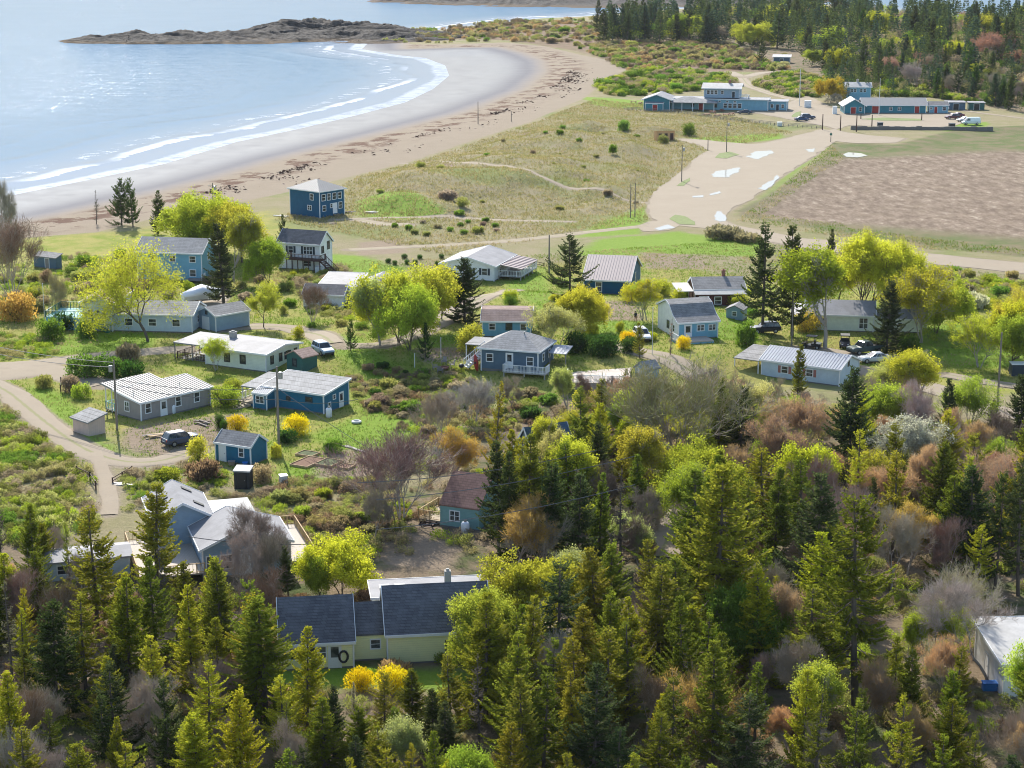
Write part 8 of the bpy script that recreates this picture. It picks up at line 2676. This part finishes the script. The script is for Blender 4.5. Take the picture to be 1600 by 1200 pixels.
# ---- grass: small blades on the dunes, lawns and verges
def grass(name, poly_px, n, hh, cols, seed, wid=.05):
    rs = np.random.RandomState(seed)
    poly = pxpoly(poly_px)
    (x0, y0), (x1, y1) = poly.min(0), poly.max(0)
    X, Y = rs.uniform(x0, x1, n * 3), rs.uniform(y0, y1, n * 3)
    keep_ = inside(X, Y, poly) & (d_gravel(X, Y) < -.4) & (sdf(X, Y, SANDP) < -2) & (sdf(X, Y, MARSHCORE) < 3)
    keep_ &= fbm(X / 5.0, Y / 5.0, seed, 3) > rs.uniform(-.9, .35, len(X))
    for cx, cy, c, s, a, b in HOUSE_BOXES:
        dx, dy = X - cx, Y - cy
        keep_ &= ~((np.abs(dx * c + dy * s) < a - 1.0) & (np.abs(-dx * s + dy * c) < b - 1.0))
    X, Y = X[keep_][:n], Y[keep_][:n]
    Zs = height(X, Y)
    k = 3
    P = np.repeat(np.stack([X, Y, Zs - .03], 1), k, 0) + rs.normal(size=(len(X) * k, 3)) * np.array([.12, .12, 0])
    D = unit(rs.normal(size=P.shape) * .45 + np.array([0, 0, 1.0]))
    L = hh * rs.uniform(.5, 1.4, len(P))
    V = kites(P, D, L, np.full(len(P), wid) + .03 * rs.rand(len(P)), rs)
    pn = np.repeat(fbm(X / 9.0, Y / 9.0, seed + 3, 3), k)
    me = npmesh(name, V, qf(len(P)))
    for c in cols:
        if c not in MATC: MATC[c] = m_leaf('scrub_' + c, COLS[c], .3, .5, .5, False)
        me.materials.append(MATC[c])
    me.polygons.foreach_set('material_index', np.clip(((pn + .5) + rs.normal(size=len(P)) * .12) * len(cols), 0, len(cols) - 1).astype(np.int32))
    return tag(link(name, me), kind='stuff')


COLS['straw'] = (0.37, 0.305, 0.18); COLS['drygreen'] = (0.255, 0.245, 0.10); COLS['grass'] = (0.12, 0.2, 0.025); COLS['brightgrass'] = (0.17, 0.27, 0.03)
grass('dune_grass', [(560, 275), (830, 192), (930, 155), (1160, 185), (1240, 208), (1110, 236), (1062, 276), (1012, 318), (1012, 345), (700, 400), (430, 345), (480, 320)], 42000, .5, ['straw', 'drygreen', 'straw', 'drygreen'], 3, .1)
grass('lawn_grass', [(-60, 420), (300, 390), (520, 410), (820, 400), (1180, 375), (1640, 440), (1640, 600), (1200, 580), (1000, 610), (640, 720), (420, 770), (100, 720), (-60, 600)], 60000, .28, ['drygreen', 'grass', 'brightgrass', 'straw'], 4, .07)
grass('marsh_grass', [(1150, 345), (1210, 300), (1300, 226), (1320, 250), (1240, 310), (1330, 355), (1640, 392), (1640, 402), (1430, 388), (1250, 362)], 9000, .4, ['drygreen', 'grass', 'straw'], 5, .09)

# ---- seaweed lying in lines on the beach
rs = np.random.RandomState(9)
pl = pxpoly([(300, 300), (450, 262), (600, 225), (740, 185), (840, 148), (880, 122), (885, 105), (862, 90), (920, 92), (930, 110), (910, 140), (830, 176), (700, 218), (560, 262), (430, 300), (300, 325)])
(x0, y0), (x1, y1) = pl.min(0), pl.max(0)
X, Y = rs.uniform(x0, x1, 90000), rs.uniform(y0, y1, 90000)
dd = -sdf(X, Y, WETP)
lines = np.exp(-((dd - 3.5) / 1.6) ** 2) + .8 * np.exp(-((dd - 10) / 2.5) ** 2) + .15
ok = inside(X, Y, pl) & (rs.rand(len(X)) < lines * np.clip(fbm(X / 14, Y / 14, 4, 4) * 2.2 + .25, 0, 1))
X, Y = X[ok][:9000], Y[ok][:9000]
P = np.stack([X, Y, height(X, Y) + .04], 1)
D = unit(rs.normal(size=P.shape) * np.array([1, 1, .12]))
L = rs.uniform(.3, 1.3, len(P))
V = kites(P, D, L, L * .5, rs)
o = link('seaweed_wrack', npmesh('seaweed_wrack', V, qf(len(P)), m_plain('seaweed', (0.10, 0.05, 0.032), .8, var=.5, scale=.3)))
tag(o, kind='stuff')

# ------------------------------------------------------------------ labels of the plants: what they look like and what they stand by
ORD = ['first', 'second', 'third', 'fourth', 'fifth', 'sixth', 'seventh', 'eighth', 'ninth', 'tenth', 'eleventh', 'twelfth', 'thirteenth', 'fourteenth', 'fifteenth', 'sixteenth', 'seventeenth', 'eighteenth', 'nineteenth', 'twentieth', 'twenty-first', 'twenty-second', 'twenty-third', 'twenty-fourth', 'twenty-fifth', 'twenty-sixth', 'twenty-seventh', 'twenty-eighth', 'twenty-ninth', 'thirtieth']
CW = {'dark': 'dark green', 'spruce': 'mid green', 'olive': 'olive tipped', 'yellowish': 'yellow tipped', 'bluish': 'blue green', 'greydead': 'grey', 'lime': 'lime green', 'fresh': 'fresh green', 'yellow': 'yellow leafing', 'gold': 'golden', 'pale': 'pale leafing',
      'green': 'green', 'deep': 'deep green', 'bare': 'brown grey', 'barepale': 'pale grey', 'barewarm': 'warm brown', 'bareolive': 'olive brown', 'red': 'red budding', 'rust': 'rust coloured', 'orange': 'orange tinted', 'forsythia': 'yellow flowering', 'scrub': 'dull green', 'mauve': 'mauve brown', 'white': 'white flowering', 'rose': 'rose brown'}
ZW = {'left': 'in the left wood', 'bottom': 'in the front wood', 'right': 'in the right wood', 'upper right': 'at the upper edge of the right wood', 'middle': 'in the clump beside the cottage', 'far left': 'at the left end of the far wood', 'far middle': 'in the far wood',
      'far back': 'on the far wood skyline', 'far front': 'at the front of the far wood', 'dune': 'on the dunes', 'inn': 'by the inn', 'heath': 'on the far heath', 'right road': 'beside the right road', 'shore gardens': 'in the shore gardens', 'bank': 'on the bank', 'garden': 'below the garden', 'lawns': 'on the lawns', 'drive': 'by the curved drive', 'wood floor': 'under the wood'}
from collections import defaultdict
BK = defaultdict(list)
SEEN_LABELS = set()
for d in PLANTS:
    plural = {'bush': 'bushes', 'shrub': 'shrubs', 'birch': 'birches'}.get(d['cat'], d['cat'] + 's')
    d['grp'] = plural + ' ' + (ZW[d['zone']] if d['zone'] in ZW else 'around the village')
    if d['label']:
        tag(d['o'], d['label'], d['cat'], d['o'].get('group') or d['grp'])
        continue
    best, bd = None, 1e9
    for lx, ly, ph in LM:
        q = math.hypot((lx - d['px']), (ly - d['py']) * 1.6)
        if q < bd: best, bd = (lx, ly, ph), q
    dx, dy = d['px'] - best[0], d['py'] - best[1]
    rel = ('right of' if dx > 0 else 'left of') if abs(dx) > abs(dy) * 1.1 else ('in front of' if dy > 0 else 'behind')
    sz = d['h']
    tree_ = d['cat'] not in ('bush', 'shrub')
    size = ('tall' if sz > 9.3 else 'short' if sz < 6.8 else 'medium') if tree_ else ('large' if sz > 1.6 else 'small' if sz < .9 else 'medium')
    cw_ = CW[d['col']].replace(' budding', 'dish') if d['cat'] == 'budding tree' else CW[d['col']]
    BK[(size, cw_, d['cat'], rel, best[2])].append(d)
for (size, cw, cat, rel, ph), ds_ in BK.items():
    ds_.sort(key=lambda q: q['px'])
    n = len(ds_)
    for i, d in enumerate(ds_):
        if n == 1: pos = ''
        elif i == 0: pos = ', leftmost'
        elif i == n - 1: pos = ', rightmost'
        else: pos = ', ' + ORD[min(i, 29)] + ' one'
        lab = f'{size} {cw} {cat} {rel} {ph}{pos}'
        SEEN_LABELS.add(lab)
        tag(d['o'], lab, cat, d['grp'])
# ------------------------------------------------------------------ haze: one closed box of thin even air
hm = NT('haze_air')
pv = hm.n('ShaderNodeVolumePrincipled')
pv.inputs['Color'].default_value = (0.9, 0.95, 1.0, 1)
pv.inputs['Density'].default_value = 0.000032
pv.inputs['Anisotropy'].default_value = 0.0
hm.t.links.new(pv.outputs[0], hm.out.inputs['Volume'])
hb = MB().box(-14000, 14000, -60, 18000, -75, 75).build('haze', hm.m)
tag(hb, kind='stuff')
